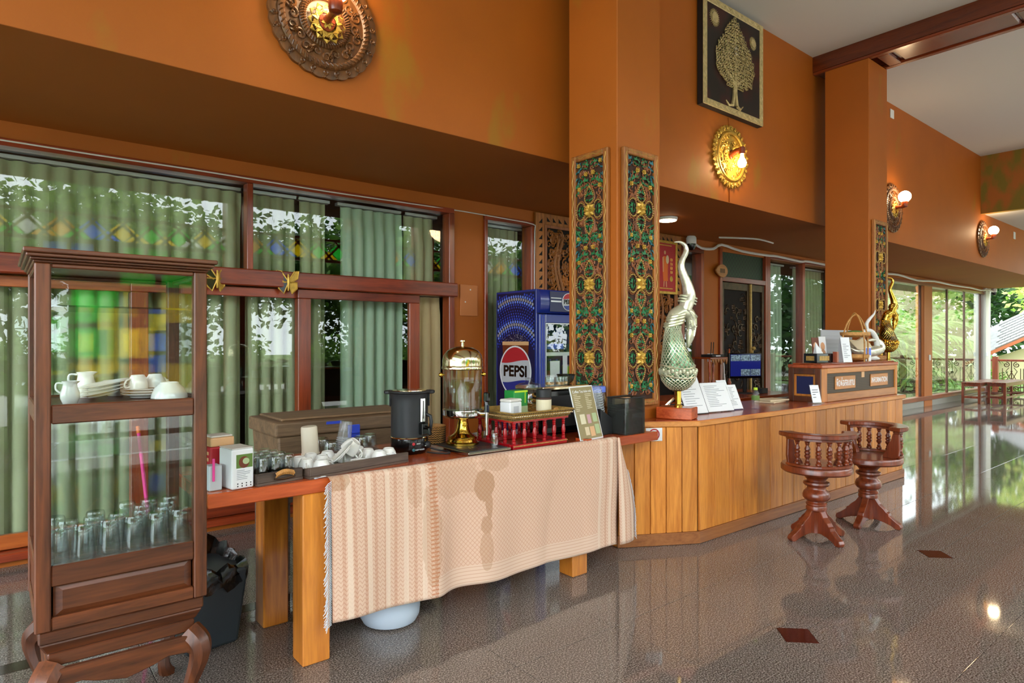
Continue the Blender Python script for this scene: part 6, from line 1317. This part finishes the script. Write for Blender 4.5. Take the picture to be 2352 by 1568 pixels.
solo('small_glass', TUMB, 'small glass upside down on the drip tray under the tap', 'glass', (2.155, 2.80, Z0+.0235), (0, 0, 0), None, .62)
wb_ = thing('woven_basket', 'gold and black zigzag woven basket between urn and dispenser', 'basket', (1.98, 3.19, Z0), .2); MB().lathe([(.075, 0), (.085, .01), (.09, .11), (.083, .11), (.08, .012), (0, .01)], 28, cap=False).build('wall', 'rattan', wb_, smooth=True); b = MB()
for z in [.012+.0125*i for i in range(8)]: b.tube([(.0885*math.cos(2*PI*k/64), .0885*math.sin(2*PI*k/64), z+(.006 if k % 2 else 0)) for k in range(64)], .0022, 4, closed=True)
b.build('zigzag_weave', 'black_soft', wb_)
gl_ = thing('grey_bowl', 'grey plastic bowl standing on edge behind the urn', 'bowl', (1.90, 3.32, Z0)); MB().lathe([(.095, 0), (.085, .02), (.06, .045), (0, .05), ], 28, T(0, 0, .1) @ R(1.3, 'X')).build('bowl', 'paper_grey', gl_, smooth=True)
def sauce(label, loc): t = thing('sauce_bottle', label, 'bottle', loc); MB().lathe([(.018, 0), (.019, .004), (.019, .06), (.016, .075), (.009, .09), (.009, .10)], 16).build('body', 'coffee', t, smooth=True); MB().lathe([(.0194, .012), (.0194, .055)], 16, cap=False).build('wrap_label', 'gold_leaf', t); MB().lathe([(.0105, .095), (.0105, .112), (0, .113)], 12).build('cap', 'red_print', t)
sauce('small brown sauce bottle with yellow label behind the dispenser tap', (2.30, 3.13, Z0))
# ---- red lacquer stand
rs_ = thing('lacquer_stand', 'red lacquer stand with gilt tray and turned spindles', 'stand', (2.225, 2.72, Z0), math.radians(1.5)); lw, ldp = .42, .34
for q in ((0, 0, lw, .03), (0, ldp-.03, lw, ldp), (0, .03, .03, ldp-.03), (lw-.03, .03, lw, ldp-.03)): MB().box(q[0], q[1], 0, q[2], q[3], .026).build('base_rail', 'red_lacquer', rs_, bevel=.003); 
b = MB()
for i in range(40): b.ball((.005+i*.0106, -.0005, .017), .0042, 5, 4)
b.build('gilt_beading', 'old_gold', rs_)
spn = MB().lathe([(.010, 0), (.012, .006), (.012, .014), (.008, .018), (.011, .024), (.008, .03), (.011, .036), (.013, .055), (.009, .078), (.007, .084), (.011, .090), (.008, .096), (.011, .102), (.008, .108), (.012, .114), (.012, .122)], 12).mesh('spindle', True); spn.materials.append(MATS['red_lacquer'])
for i in range(6):
    for y in (.016, ldp-.016): o = link('spindle', spn, None, rs_); o.location = (.016+i*(lw-.032)/5, y, .0262)
for j in (1, 2, 3):
    for x in (.016, lw-.016): o = link('spindle', spn, None, rs_); o.location = (x, .016+j*(ldp-.032)/4, .0262)
MB().box(-.005, -.005, .1485, lw+.005, ldp+.005, .158).build('tray_floor', 'red_lacquer', rs_)
hx2, hy2 = lw/2, ldp/2
def flare(sgn_axis):
    pass
for M, a_, bq in ((T(hx2, hy2, 0), hx2, hy2), (T(hx2, hy2, 0) @ R(PI), hx2, hy2), (T(hx2, hy2, 0) @ R(PI/2), hy2, hx2), (T(hx2, hy2, 0) @ R(-PI/2), hy2, hx2)):
    b = MB(); b.add([(-a_-.004, -bq-.004, .1585), (a_+.004, -bq-.004, .1585), (a_+.032, -bq-.032, .205), (-a_-.032, -bq-.032, .205), (-a_+.004, -bq+.004, .1585), (a_-.004, -bq+.004, .1585), (a_+.024, -bq-.022, .207), (-a_-.024, -bq-.022, .207)], [(0, 1, 2, 3), (4, 7, 6, 5), (0, 4, 5, 1), (3, 2, 6, 7), (0, 3, 7, 4), (1, 5, 6, 2)], M); sd = b.build('flared_side', 'old_gold', rs_)
    d = MB()
    for k in range(3):
        t_ = (.2, .5, .8)[k]; n_ = int((2*a_)/.012)
        for i in range(n_+1):
            xx = (-a_-.01-t_*.022)+(2*a_+.02+t_*.044)*i/n_; d.ball((xx, -bq-.0065-t_*.028, .1585+t_*.0465), .0042, 5, 4, M, 0 if k == 1 else 1)
    stuff(d.build('gilt_beads', ['champagne', 'bronze_dark'], sd, recalc=False))
def on_st(x, y): p = T(2.225, 2.72, 0) @ R(math.radians(1.5)) @ Vector((x, y, 0)); return p.x, p.y
zs_ = Z0+.1585
t1 = thing('tea_caddy', 'small white square tin on the lacquer tray', 'tin', (*on_st(.065, .10), zs_), .2); t1.scale = (1.15,)*3; MB().box(-.045, -.035, 0, .045, .035, .085).build('body', 'white_plastic', t1, bevel=.006, seg=2); MB().box(-.046, -.036, .0852, .046, .036, .10).build('lid', 'white_paint', t1, bevel=.005); b = MB(); b.box(-.02, -.0356, .02, .02, -.0352, .065); b.build('printed_pattern', 'paper_grey', t1)
t2 = thing('green_tea_box', 'green tea carton behind the small white tin', 'box', (*on_st(.165, .17), zs_), .1); t2.scale = (1.15,)*3; MB().box(-.05, -.035, 0, .05, .035, .135).build('body', 'green_box', t2, bevel=.002); MB().box(-.048, -.0356, .0, .05, -.0352, .055).build('printed_leaves', 'pale_green', t2); MB().box(-.045, -.0356, .125, .05, -.0352, .134).build('printed_band', 'lime', t2); MB().box(.028, -.0358, .07, .034, -.0354, .125).build('printed_stalk', 'lime', t2)
jr = thing('cookie_jar', 'round glass cookie jar with lid on the lacquer tray', 'jar', (*on_st(.315, .225), zs_)); jr.scale = (1.2,)*3; MB().lathe([(.065, 0), (.072, .006), (.075, .06), (.074, .10), (.06, .13), (.055, .135), (.052, .13), (.07, .10), (.071, .06), (.068, .008), (0, .006)], 32, cap=False).build('jar', 'tumbler_glass', jr, smooth=True); MB().lathe([(.062, .136), (.062, .146), (.045, .155), (.02, .16), (.014, .17), (.02, .18), (0, .184)], 28).build('lid', 'tumbler_glass', jr, smooth=True)
rnd = random.Random(2); ckm = MB().lathe([(0, 0), (.021, 0), (.023, .004), (.021, .008), (0, .008)], 14).mesh('cookie', True); ckm.materials.append(MATS['cookie']); jx, jy = on_st(.315, .225)
for i in range(16):
    a = rnd.uniform(0, 6.28); q = rnd.uniform(.0, .05); solo('cookie', ckm, 'round golden cookie inside the glass jar', 'cookie', (jx+q*math.cos(a), jy+q*math.sin(a), zs_+.014+.0066*i), (rnd.uniform(-.5, .5), rnd.uniform(-.5, .5), 0), 'cookies in the jar')
cj = thing('coffee_jar', 'coffee jar with black lid and printed label on the lacquer tray', 'jar', (*on_st(.30, .075), zs_)); cj.scale = (1.25,)*3; MB().lathe([(.034, 0), (.036, .005), (.036, .085), (.033, .09)], 24).build('body', 'coffee', cj, smooth=True); MB().lathe([(.036, .0905), (.036, .125), (.033, .128), (0, .128)], 24).build('lid', 'black_soft', cj, smooth=True)
b = MB(); b.lathe([(.0364, .01), (.0364, .08)], 24, cap=False); b.build('wrap_label', 'menu_cream', cj, recalc=False); b = MB(); b.lathe([(.0367, .01), (.0367, .028)], 24, cap=False); b.build('label_band', 'red_print', cj, recalc=False)
wbk_ = box_thing('wooden_block', 'small round-ended wooden block at the far end of the lacquer tray', 'block', (*on_st(.395, .07), zs_), .1, (.05, .03, .045), 'rattan', .012)
# things seen under the stand
for i, (x, y) in enumerate(((2.40, 3.22), (2.50, 3.24))): solo('glass_saucer', PLATE, ('inner', 'outer')[i]+' pale green saucer behind the lacquer stand spindles', 'saucer', (x, y, Z0+.002), (0, 0, 0), 'pale saucers behind the stand')
# oven, menus, jugs
ov = thing('toaster_oven', 'black toaster oven with brushed metal top behind the menu', 'oven', (2.88, 3.16, Z0), math.radians(2)); MB().box(-.20, -.165, .012, .20, .085, .285).build('body', 'black_gloss', ov, bevel=.006); MB().box(-.215, -.18, .2855, .215, .09, .312).build('metal_top', 'champagne', ov, bevel=.008, seg=2); MB().box(-.18, -.169, .05, .10, -.1655, .25).build('door_glass', 'black_soft', ov)
for x in (-.18, .16): MB().box(x, -.15, 0, x+.02, .07, .0115).build('foot', 'black_soft', ov)
tzo = Z0+.3125
for i, (x, y) in enumerate(((2.80, 3.05), (2.87, 3.03), (2.94, 3.07))):
    t = thing('spice_jar', ('first', 'second', 'third')[i]+' short glass jar with cork contents on the toaster oven, from the fridge side', 'jar', (x, y, tzo), 0, 'short glass jars on the oven'); MB().lathe([(.03, 0), (.032, .004), (.032, .055), (.029, .055), (.029, .006), (0, .005)], 20, cap=False, rip=lambda a, k: 1+.02*math.cos(10*a)).build('glass', 'tumbler_glass', t, smooth=True); MB().lathe([(.026, .007), (.027, .022), (0, .024)], 14).build('contents', 'rattan', t)
bb = thing('glass_bowl', 'dark rimmed glass bowl on the toaster oven', 'bowl', (3.03, 3.14, tzo)); MB().lathe([(.03, 0), (.05, .02), (.062, .06), (.060, .062), (.047, .024), (0, .006)], 28, cap=False).build('bowl', 'smoke_plastic', bb, smooth=True); MB().tube([(.062*math.cos(2*PI*k/30), .062*math.sin(2*PI*k/30), .061) for k in range(30)], .003, 5, closed=True).build('rim', 'black_gloss', bb)
mn = thing('menu_holder', 'upright brown drinks menu in a white edged holder', 'menu', (2.845, 2.715, Z0), math.radians(8)); Mm = R(-.27, 'X') @ FRONT; mw, mh = .235, .335
MB().box(-mw/2, 0, -.006, mw/2, mh, -.002, Mm).build('holder', 'white_plastic', mn); MB().box(-.09, -.03, 0, -.05, .06, .014).build('foot', 'slab_wood', mn)
p = MB().box(-mw/2+.007, .008, -.0018, mw/2-.007, mh-.007, -.001, Mm).build('menu_sheet', 'menu_tan', mn)
text('Coffee Tea', .024, Mm @ T(-.045, .30, -.0006), 'paper', p, ext=.0002); text('Italian soda', .022, Mm @ T(.055, .30, -.0006), 'paper', p, ext=.0002, sx=.8)
lines(p, Mm @ T(0, 0, -.0008), .075, [.28-.011*i for i in range(10)], m='menu_cream', x0=-.095, h=.0035, rnd=random.Random(1)); lines(p, Mm @ T(0, 0, -.0008), .065, [.28-.011*i for i in range(9)], m='menu_cream', x0=.02, h=.0035, rnd=random.Random(2))
for x, y, w, h_, c_ in ((-.075, .10, .05, .06, 'menu_cream'), (-.005, .10, .035, .055, 'dusty_pink'), (.05, .105, .045, .055, 'pale_green'), (-.05, .03, .04, .05, 'tan_cloth'), (.0, .02, .045, .06, 'gold_tin'), (.055, .03, .045, .06, 'pale_green')): MB().box(x, y, -.0008, x+w, y+h_, -.0003, Mm).build('menu_photo', c_, p)
pl = thing('plastic_container', 'tall clear plastic container with blue screw lid by the column', 'container', (3.11, 2.935, Z0), 0); pl.location = (3.185, 3.03, Z0); MB().lathe([(.062, 0), (.065, .01), (.078, .255), (.075, .255), (.062, .012), (0, .01)], 28, cap=False).build('tub', 'cup_plastic', pl, smooth=True); MB().lathe([(.081, .2555), (.082, .29), (.075, .295), (0, .295)], 30, rip=lambda a, k: 1+.012*math.cos(30*a)).build('lid', 'blue_lamp', pl, smooth=True)
ch = thing('lid_caddy', 'black angled caddy holding a sleeve of clear cup lids', 'caddy', (3.055, 2.86, Z0), math.radians(5)); MB().prism([(-.06, 0), (.06, 0), (.06, .10), (-.06, .17)], -.065, .065, FRONT).build('caddy', 'black_soft', ch, bevel=.003); MB().lathe([(.045, 0), (.045, .22), (.03, .24), (0, .242)], 24, T(.005, 0, .075) @ R(-.22, 'Y')).build('lid_sleeve', 'cup_plastic', ch, smooth=True); b = MB()
for i in range(12): b.tube([(.0455*math.cos(2*PI*k/20), .0455*math.sin(2*PI*k/20), .04+i*.016) for k in range(20)], .0014, 4, T(.005, 0, .075) @ R(-.22, 'Y'), closed=True)
b.build('lid_edges', 'clear_grey', ch)
bb_ = thing('waste_holder', 'open smoky dark plastic holder with a bag at the table end', 'container', (3.225, 2.775, Z0), math.radians(4)); b = MB(); w_, d_, h_ = .105, .075, .235
for q in ((-w_, -d_, w_, -d_+.004), (-w_, d_-.004, w_, d_), (-w_, -d_+.004, -w_+.004, d_-.004), (w_-.004, -d_+.004, w_, d_-.004)): b.box(q[0], q[1], 0, q[2], q[3], h_)
b.box(-w_, -d_, -.0, w_, d_, .004); b.build('walls', 'smoke_plastic', bb_, bevel=.002); MB().box(-w_+.008, -d_+.008, .006, w_-.008, d_-.008, .15).build('bag', 'bag_green', bb_, bevel=.012); MB().tube([(-w_, -d_, h_), (w_, -d_, h_), (w_, d_, h_), (-w_, d_, h_)], .004, 5, closed=True).build('rim', 'black_soft', bb_); MB().box(-w_+.01, .02, .19, w_-.03, .04, .228).build('paper_slip', 'skin', bb_)
# ================================================================ GARDEN END
def bench(label, x0, y0, y1, ln):
    t = thing('slatted_bench', label, 'bench', (x0, y0, 0), 0, 'low slatted benches'); w = y1-y0; n = 4
    for i in range(n): MB().box(0, i*w/n+.006, .452, ln, (i+1)*w/n-.006, .48).build('slat', 'stool_wood', t, bevel=.003)
    for x in (.02, ln-.08):
        for y in (.01, w-.06): MB().box(x, y, 0.0005, x+.06, y+.05, .451).build('leg', 'stool_wood', t, bevel=.003)
        MB().box(x+.01, .061, .39, x+.05, w-.061, .451).build('end_rail', 'stool_wood', t); MB().box(x+.01, .061, .12, x+.05, w-.061, .17).build('stretcher', 'stool_wood', t)
    for y in (.015, w-.05): MB().box(.081, y, .39, ln-.081, y+.03, .451).build('long_rail', 'stool_wood', t); MB().box(.081, y, .13, ln-.081, y+.03, .17).build('long_stretcher', 'stool_wood', t)
bench('low slatted wooden bench nearest the garden windows', 17.05, 4.42, 4.80, 1.9); bench('low slatted wooden bench nearer the hall, beside the other bench', 17.4, 4.04, 4.40, 1.9)
rl = thing('iron_railing', 'wrought iron scroll railing with red-brown wooden rail', 'railing', (20.55, 0, 0)); MB().box(-.05, -2.4, .88, .05, 5.1, .935).build('top_rail', 'red_wood_v', rl, bevel=.006); MB().box(-.03, -2.4, .07, .03, 5.1, .11).build('bottom_rail', 'iron_brown', rl)
for y in (5.0, 3.0, 1.0, -1.0): MB().box(-.06, y-.06, 0, .06, y+.06, 1.0).build('post', 'red_wood_v', rl)
MX = Matrix(((0, 0, 1, 0), (-1, 0, 0, 0), (0, 1, 0, 0), (0, 0, 0, 1)))
pm = MB()
for s_ in (1, -1):
    pm.tube(spiral(s_*.11, .79, .075, 1.4, PI/2, s_, 22), .011, 5, MX); pm.tube([(s_*.05, .72, 0), (s_*.12, .62, 0), (s_*.06, .5, 0), (0, .36, 0)], .009, 5, MX); pm.tube([(s_*.19, .70, 0), (s_*.19, .11, 0)], .009, 5, MX); pm.tube([(s_*.0, .60, 0), (s_*.09, .42, 0), (0, .24, 0)], .009, 5, MX); pm.tube(spiral(s_*.10, .19, .07, 1.4, -PI/2, -s_, 20), .011, 5, MX); pm.ball((0, .62-.2*(s_ > 0), -.0), .025, 7, 5, MX)
pm.tube([(0, .88, 0), (0, .11, 0)], .012, 5, MX); pmm = pm.mesh('scroll_panel'); pmm.materials.append(MATS['iron_brown'])
for k in range(13): o = link('scroll_panel', pmm, None, rl); o.location = (0, 4.66-.44*k, 0)
# small white wall box at the end pier
tag(MB().box(19.62, 4.965, 1.02, 19.78, 4.985, 1.12, None).build('wall_box', 'white_plastic', bevel=.004), 'small white socket box on the end pier', 'socket')
# house with tiled roof beyond the railing
hs = thing('neighbour_house', 'cream house with pale tiled roof beyond the railing', 'house', (27.2, 0, -1.6)); z_ = 1.6
MB().prism([(9.5, -.3), (-2, -.3), (-2, 6.4+.0), (1.0, 4.75), (7.0, 2.35), (9.5, 1.1)], 0, 5, Matrix(((0, 0, 1, .6), (1, 0, 0, 0), (0, 1, 0, 0), (0, 0, 0, 1)))).build('wall', 'house_wall', hs)
a0, a1 = Vector((0, 7.6, .62+z_)), Vector((0, 1.0, 4.15+z_)); ru = (a1-a0); up_ = Vector((1.5, .25, .92)); rowv = up_/9; nt_ = 40
tl = MB().box(0, -.02, 0, 1, .02, 1).mesh('dummy') if False else None
rf = MB(); rf.add([a0, a1, a1+up_, a0+up_, a0+Vector((.05, 0, -.08)), a1+Vector((.05, 0, -.08)), a1+up_+Vector((.05, 0, -.08)), a0+up_+Vector((.05, 0, -.08))], [(0, 1, 2, 3), (4, 7, 6, 5), (0, 4, 5, 1), (2, 6, 7, 3), (0, 3, 7, 4), (1, 5, 6, 2)]); roof = rf.build('roof', 'roof_tile', hs)
tw = ru/nt_; nrm = ru.cross(up_).normalized(); nrm = nrm if nrm.x < 0 else -nrm
bt = MB(); q = [Vector((0, 0, 0)), tw*.94, tw*.94+rowv*1.1, rowv*1.1]; bt.add([v+nrm*.035 for v in q[:2]]+[v+nrm*.008 for v in q[2:]]+[v for v in q], [(0, 1, 2, 3), (4, 7, 6, 5), (0, 4, 5, 1), (1, 5, 6, 2), (2, 6, 7, 3), (3, 7, 4, 0)]); btm = bt.mesh('roof_tile'); btm.materials.append(MATS['roof_tile'])
for r_ in range(9):
    for i in range(6, 33): o = link('roof_tile', btm, None, roof); o.location = a0+tw*(i+.5*(r_ % 2))+rowv*r_
MB().add([a0+Vector((-.03, 0, -.02)), a1+Vector((-.03, 0, -.02)), a1+Vector((-.03, 0, -.14)), a0+Vector((-.03, 0, -.14)), a0+Vector((.02, 0, -.02)), a1+Vector((.02, 0, -.02)), a1+Vector((.02, 0, -.14)), a0+Vector((.02, 0, -.14))], [(0, 1, 2, 3), (4, 7, 6, 5), (0, 4, 5, 1), (3, 2, 6, 7), (0, 3, 7, 4), (1, 5, 6, 2)]).build('fascia_board', 'fascia', hs)
# palms
def frond_mesh(seed, ln=2.4, nl=30, w=.5):
    rnd = random.Random(seed); b = MB(); pts = [(ln*.8*t, 0, ln*(.75*t-.62*t*t)) for t in [i/12 for i in range(13)]]; b.tube(pts, interp([.022, .006], 12), 4)
    P3 = [Vector(p) for p in pts]
    for i in range(nl):
        t = .1+.9*i/nl; k = min(11, int(t*12)); p = P3[k].lerp(P3[k+1], t*12-k); d = (P3[k+1]-P3[k]).normalized()
        for s_ in (1, -1):
            l_ = w*(1.15-abs(t-.45))*rnd.uniform(.85, 1.1); dirv = (d*.75+Vector((0, s_, 0))*.8+Vector((0, 0, -.12-.35*rnd.random()))).normalized(); side = dirv.cross(Vector((0, 0, 1))).normalized()*.034
            e = p+dirv*l_+Vector((0, 0, -.10*l_)); m_ = p+dirv*l_*.5+Vector((0, 0, .02)); b.add([p-side*.5, p+side*.5, m_+side, m_-side, e], [(0, 1, 2, 3), (3, 2, 4)])
    me = b.mesh('frond', recalc=False); me.materials.append(MATS['palm_leaf']); return me
FM = [frond_mesh(i) for i in range(3)]
def palm(label, x, y, h, n, sc, seed):
    rnd = random.Random(seed); t = thing('palm_tree', label, 'palm tree', (x, y, -.06), 0, 'palms outside the garden windows'); MB().tube([(0, 0, 0), (.05, .03, h*.5), (.02, 0, h)], [.11, .085, .07], 9).build('trunk', 'bark', t)
    for i in range(n):
        o = link('frond', FM[i % 3], None, t); o.location = (.02, 0, h-.05); o.rotation_euler = (0, rnd.uniform(-.75, .35), 2*PI*i/n*1.62); q = sc*rnd.uniform(.8, 1.15); o.scale = (q, q, q)
for i, (x, y, h, n, sc) in enumerate(((16.4, 8.2, .5, 22, 1.25), (19.0, 8.2, .5, 24, 1.35), (21.6, 8.4, .5, 24, 1.4), (24.2, 9.2, .8, 22, 1.4), (20.4, 10.2, 1.4, 22, 1.6), (25.5, 11.7, 1.9, 20, 1.7), (27.2, 8.8, 1.0, 20, 1.3), (30.0, 14.0, 2.8, 18, 1.8))):
    palm(('low palm right outside the garden window nearest the column', 'low palm outside the middle garden window', 'palm outside the last garden window', 'palm beyond the corner of the garden windows', 'taller palm behind the low palms', 'tall palm far behind the garden windows', 'palm in front of the neighbour house corner', 'distant tall palm behind the neighbour house')[i], x, y, h, n, sc, i+30)
# leafy trees and shrubs
def crown_mesh(seed, n, r, sz, m):
    rnd = random.Random(seed); b = MB(); vs = []; fs = []
    cl = [(rnd.gauss(0, .45)*r[0], rnd.gauss(0, .45)*r[1], rnd.gauss(0, .42)*r[2]) for _ in range(26)]
    for i in range(n):
        c_ = cl[i % 26]; p = Vector((c_[0]+rnd.gauss(0, .2)*r[0], c_[1]+rnd.gauss(0, .2)*r[1], c_[2]+rnd.gauss(0, .2)*r[2])); a = Vector((rnd.gauss(0, 1), rnd.gauss(0, 1), rnd.gauss(0, .6))).normalized(); s_ = a.orthogonal().normalized(); s_ = (Matrix.Rotation(rnd.uniform(0, 6.28), 3, a) @ s_); l_ = sz*rnd.uniform(.7, 1.3)
        o = len(vs); vs += [p, p+a*l_*.5+s_*l_*.28, p+a*l_, p+a*l_*.5-s_*l_*.28]; fs.append((o, o+1, o+2, o+3))
    b.add(vs, fs); me = b.mesh('foliage', recalc=False); me.materials.append(MATS[m]); return me
CR = {'a': crown_mesh(1, 4200, (2.4, 2.4, 1.9), .22, 'foliage'), 'd': crown_mesh(2, 4200, (2.4, 2.4, 1.9), .22, 'foliage_dark'), 'f': crown_mesh(3, 2200, (1.5, 1.5, .9), .17, 'frangipani'), 's': crown_mesh(4, 1500, (.7, .7, .55), .13, 'foliage')}
def tree(label, x, y, h, k, sc, grp, nm='leafy_tree', cat='tree'):
    t = thing(nm, label, cat, (x, y, -.06), 0, grp); b = MB(); b.tube([(0, 0, 0), (.1, .05, h*.5), (0, .1, h)], [.16*sc, .12*sc, .07*sc], 8)
    for i in range(5): a = i*1.3; b.tube([(0.05, .08, h*.7), (.6*sc*math.cos(a), .6*sc*math.sin(a), h*1.0), (1.2*sc*math.cos(a), 1.2*sc*math.sin(a), h*1.15)], [.06*sc, .045*sc, .02*sc], 5)
    b.build('trunk', 'bark', t); o = link('foliage', CR[k], None, t); o.location = (0, 0, h*1.08); o.scale = (sc, sc, sc); o.rotation_euler = (0, 0, x*1.7)
G1 = 'trees beyond the garden end'
tree('frangipani tree with yellow green leaves beyond the railing', 23.6, 4.1, 3.0, 'f', 1.1, G1); tree('dark leafy tree behind the neighbour roof', 34, 9.5, 4.0, 'd', 1.5, G1); tree('tall leafy tree behind the neighbour house', 36, 4.5, 4.2, 'a', 1.6, G1); tree('dense dark tree behind the garden palms', 27.5, 15.5, 3.6, 'd', 1.5, G1); tree('leafy tree at the far side of the palm garden', 22.0, 16.0, 3.0, 'd', 1.5, G1); tree('leafy tree behind the first low palm', 16.5, 14.0, 2.8, 'd', 1.4, G1); tree('round dark tree filling the view behind the tall palm', 31, 11.5, 2.2, 'd', 1.5, G1); tree('low dark tree behind the palms by the last window', 26.5, 11.8, 1.5, 'd', 1.1, G1); tree('low dark tree behind the middle window palms', 22.0, 11.6, 1.4, 'd', 1.1, G1); tree('leafy tree past the railing on the terrace side', 30, -3.5, 3.0, 'd', 1.5, G1); tree('leafy tree past the railing farther toward the terrace', 29, -9.5, 3.0, 'a', 1.5, G1); tree('leafy tree beyond the frangipani tree', 36, -1.0, 3.6, 'd', 1.7, G1)
tree('bushy tree left behind the garden windows', 31.5, 19.0, 3.0, 'a', 1.5, G1)
for i, (x, y) in enumerate(((21.3, 5.3), (24.0, 7.6), (20.6, 7.0), (16.2, 8.6), (19.6, 8.8))): tree(('low shrub at the foot of the end pier', 'low shrub below the neighbour roof', 'low shrub between end pier and palms', 'low shrub behind the first palm', 'low shrub between the last palms')[i], x, y, .2, 's', .75, 'low garden shrubs', 'garden_shrub', 'shrub')
# garden behind the viewer (seen mirrored in the window panes)
G2 = 'garden trees mirrored in the windows'
for i, (x, y, h, k, sc) in enumerate(((-14, -18, 4.4, 'd', 1.6), (-8.5, -17, 4.6, 'a', 1.6), (-3, -19, 4.4, 'd', 1.6), (2.5, -17.5, 4.6, 'a', 1.6), (8, -19, 4.6, 'd', 1.6), (13.5, -17, 4.4, 'a', 1.6), (19, -19, 4.6, 'd', 1.6), (25, -17, 4.4, 'a', 1.6), (31, -19, 4.6, 'd', 1.6), (37, -17, 4.6, 'a', 1.6), (-11, -25, 5.4, 'a', 1.9), (-1, -25, 5.4, 'd', 1.9), (6, -26, 5.6, 'a', 1.9), (14, -25, 5.4, 'd', 1.9), (22, -26, 5.6, 'a', 1.9), (29, -26, 5.6, 'd', 1.9))): tree(f'{("first", "second", "third", "fourth", "fifth", "sixth", "seventh", "eighth", "ninth", "tenth")[i % 10]} leafy tree in the {"rear" if i > 9 else "front"} row beyond the terrace, counted from the cabinet side', x, y, h, k, sc, G2)
for i in range(12): tree(f'{("first", "second", "third", "fourth", "fifth", "sixth", "seventh", "eighth", "ninth", "tenth", "eleventh", "twelfth")[i]} low hedge shrub along the terrace edge, counted from the cabinet side', -8+i*2.9, -12.2, .7, 's', 1.5, 'hedge shrubs along the terrace', 'garden_shrub', 'shrub')
pv = thing('garden_pavilion', 'tile roofed pavilion mirrored in the window panes', 'pavilion', (-3.0, -21.5, -.06)); MB().box(-2.6, -1.5, 0, 2.6, 1.5, 2.2).build('walls', 'house_wall', pv); MB().add([(-3.2, -2.1, 2.2), (3.2, -2.1, 2.2), (3.2, 2.1, 2.2), (-3.2, 2.1, 2.2), (-2.2, 0, 3.9), (2.2, 0, 3.9)], [(0, 3, 2, 1), (0, 1, 5, 4), (1, 2, 5), (2, 3, 4, 5), (3, 0, 4)]).build('roof', 'roof_tile', pv)
# ---------------------------------------------------------------- hall chandeliers behind the viewer, the outer pair added as warm fill
def chandelier(label, x, y, zb):
    t = thing('chandelier', label, 'chandelier', (x, y, ZC), 0, 'crystal bowl chandeliers of the hall'); dz = zb-ZC
    MB().lathe([(.07, 0), (.07, -.02), (.03, -.04)], 20).build('ceiling_rose', 'brass', t); MB().tube([(0, 0, -.03), (0, 0, dz+.25)], .012, 8).build('rod', 'brass', t)
    MB().lathe([(.27, dz+.26), (.28, dz+.24), (.27, dz+.22)], 32).build('hoop', 'brass', t, smooth=True); MB().lathe([(.25, dz+.235), (.22, dz+.13), (.14, dz+.05), (.05, dz+.01), (0, dz)], 32).build('glowing_bowl', 'chandelier_glow', t, smooth=True)
    cr = MB()
    for k in range(3):
        for i in range(24): a = 2*PI*(i+.5*k)/24; r_ = (.27, .225, .15)[k]; cr.ball((r_*math.cos(a), r_*math.sin(a), dz+(.17, .10, .02)[k]), (.012, .012, .03), 6, 5)
    cr.build('crystal_drops', 'tumbler_glass', t)
mat('chandelier_glow', '#fff0d8', .4, emit='#ffd29a', es=16.0)
for i, x in enumerate((-.6, 7.17, 11.2)): chandelier(('unseen chandelier added as warm fill on the cabinet side of the hall', 'crystal bowl chandelier opposite the long counter', 'unseen chandelier added as warm fill beyond the far column')[i], x, -.9, 3.45)
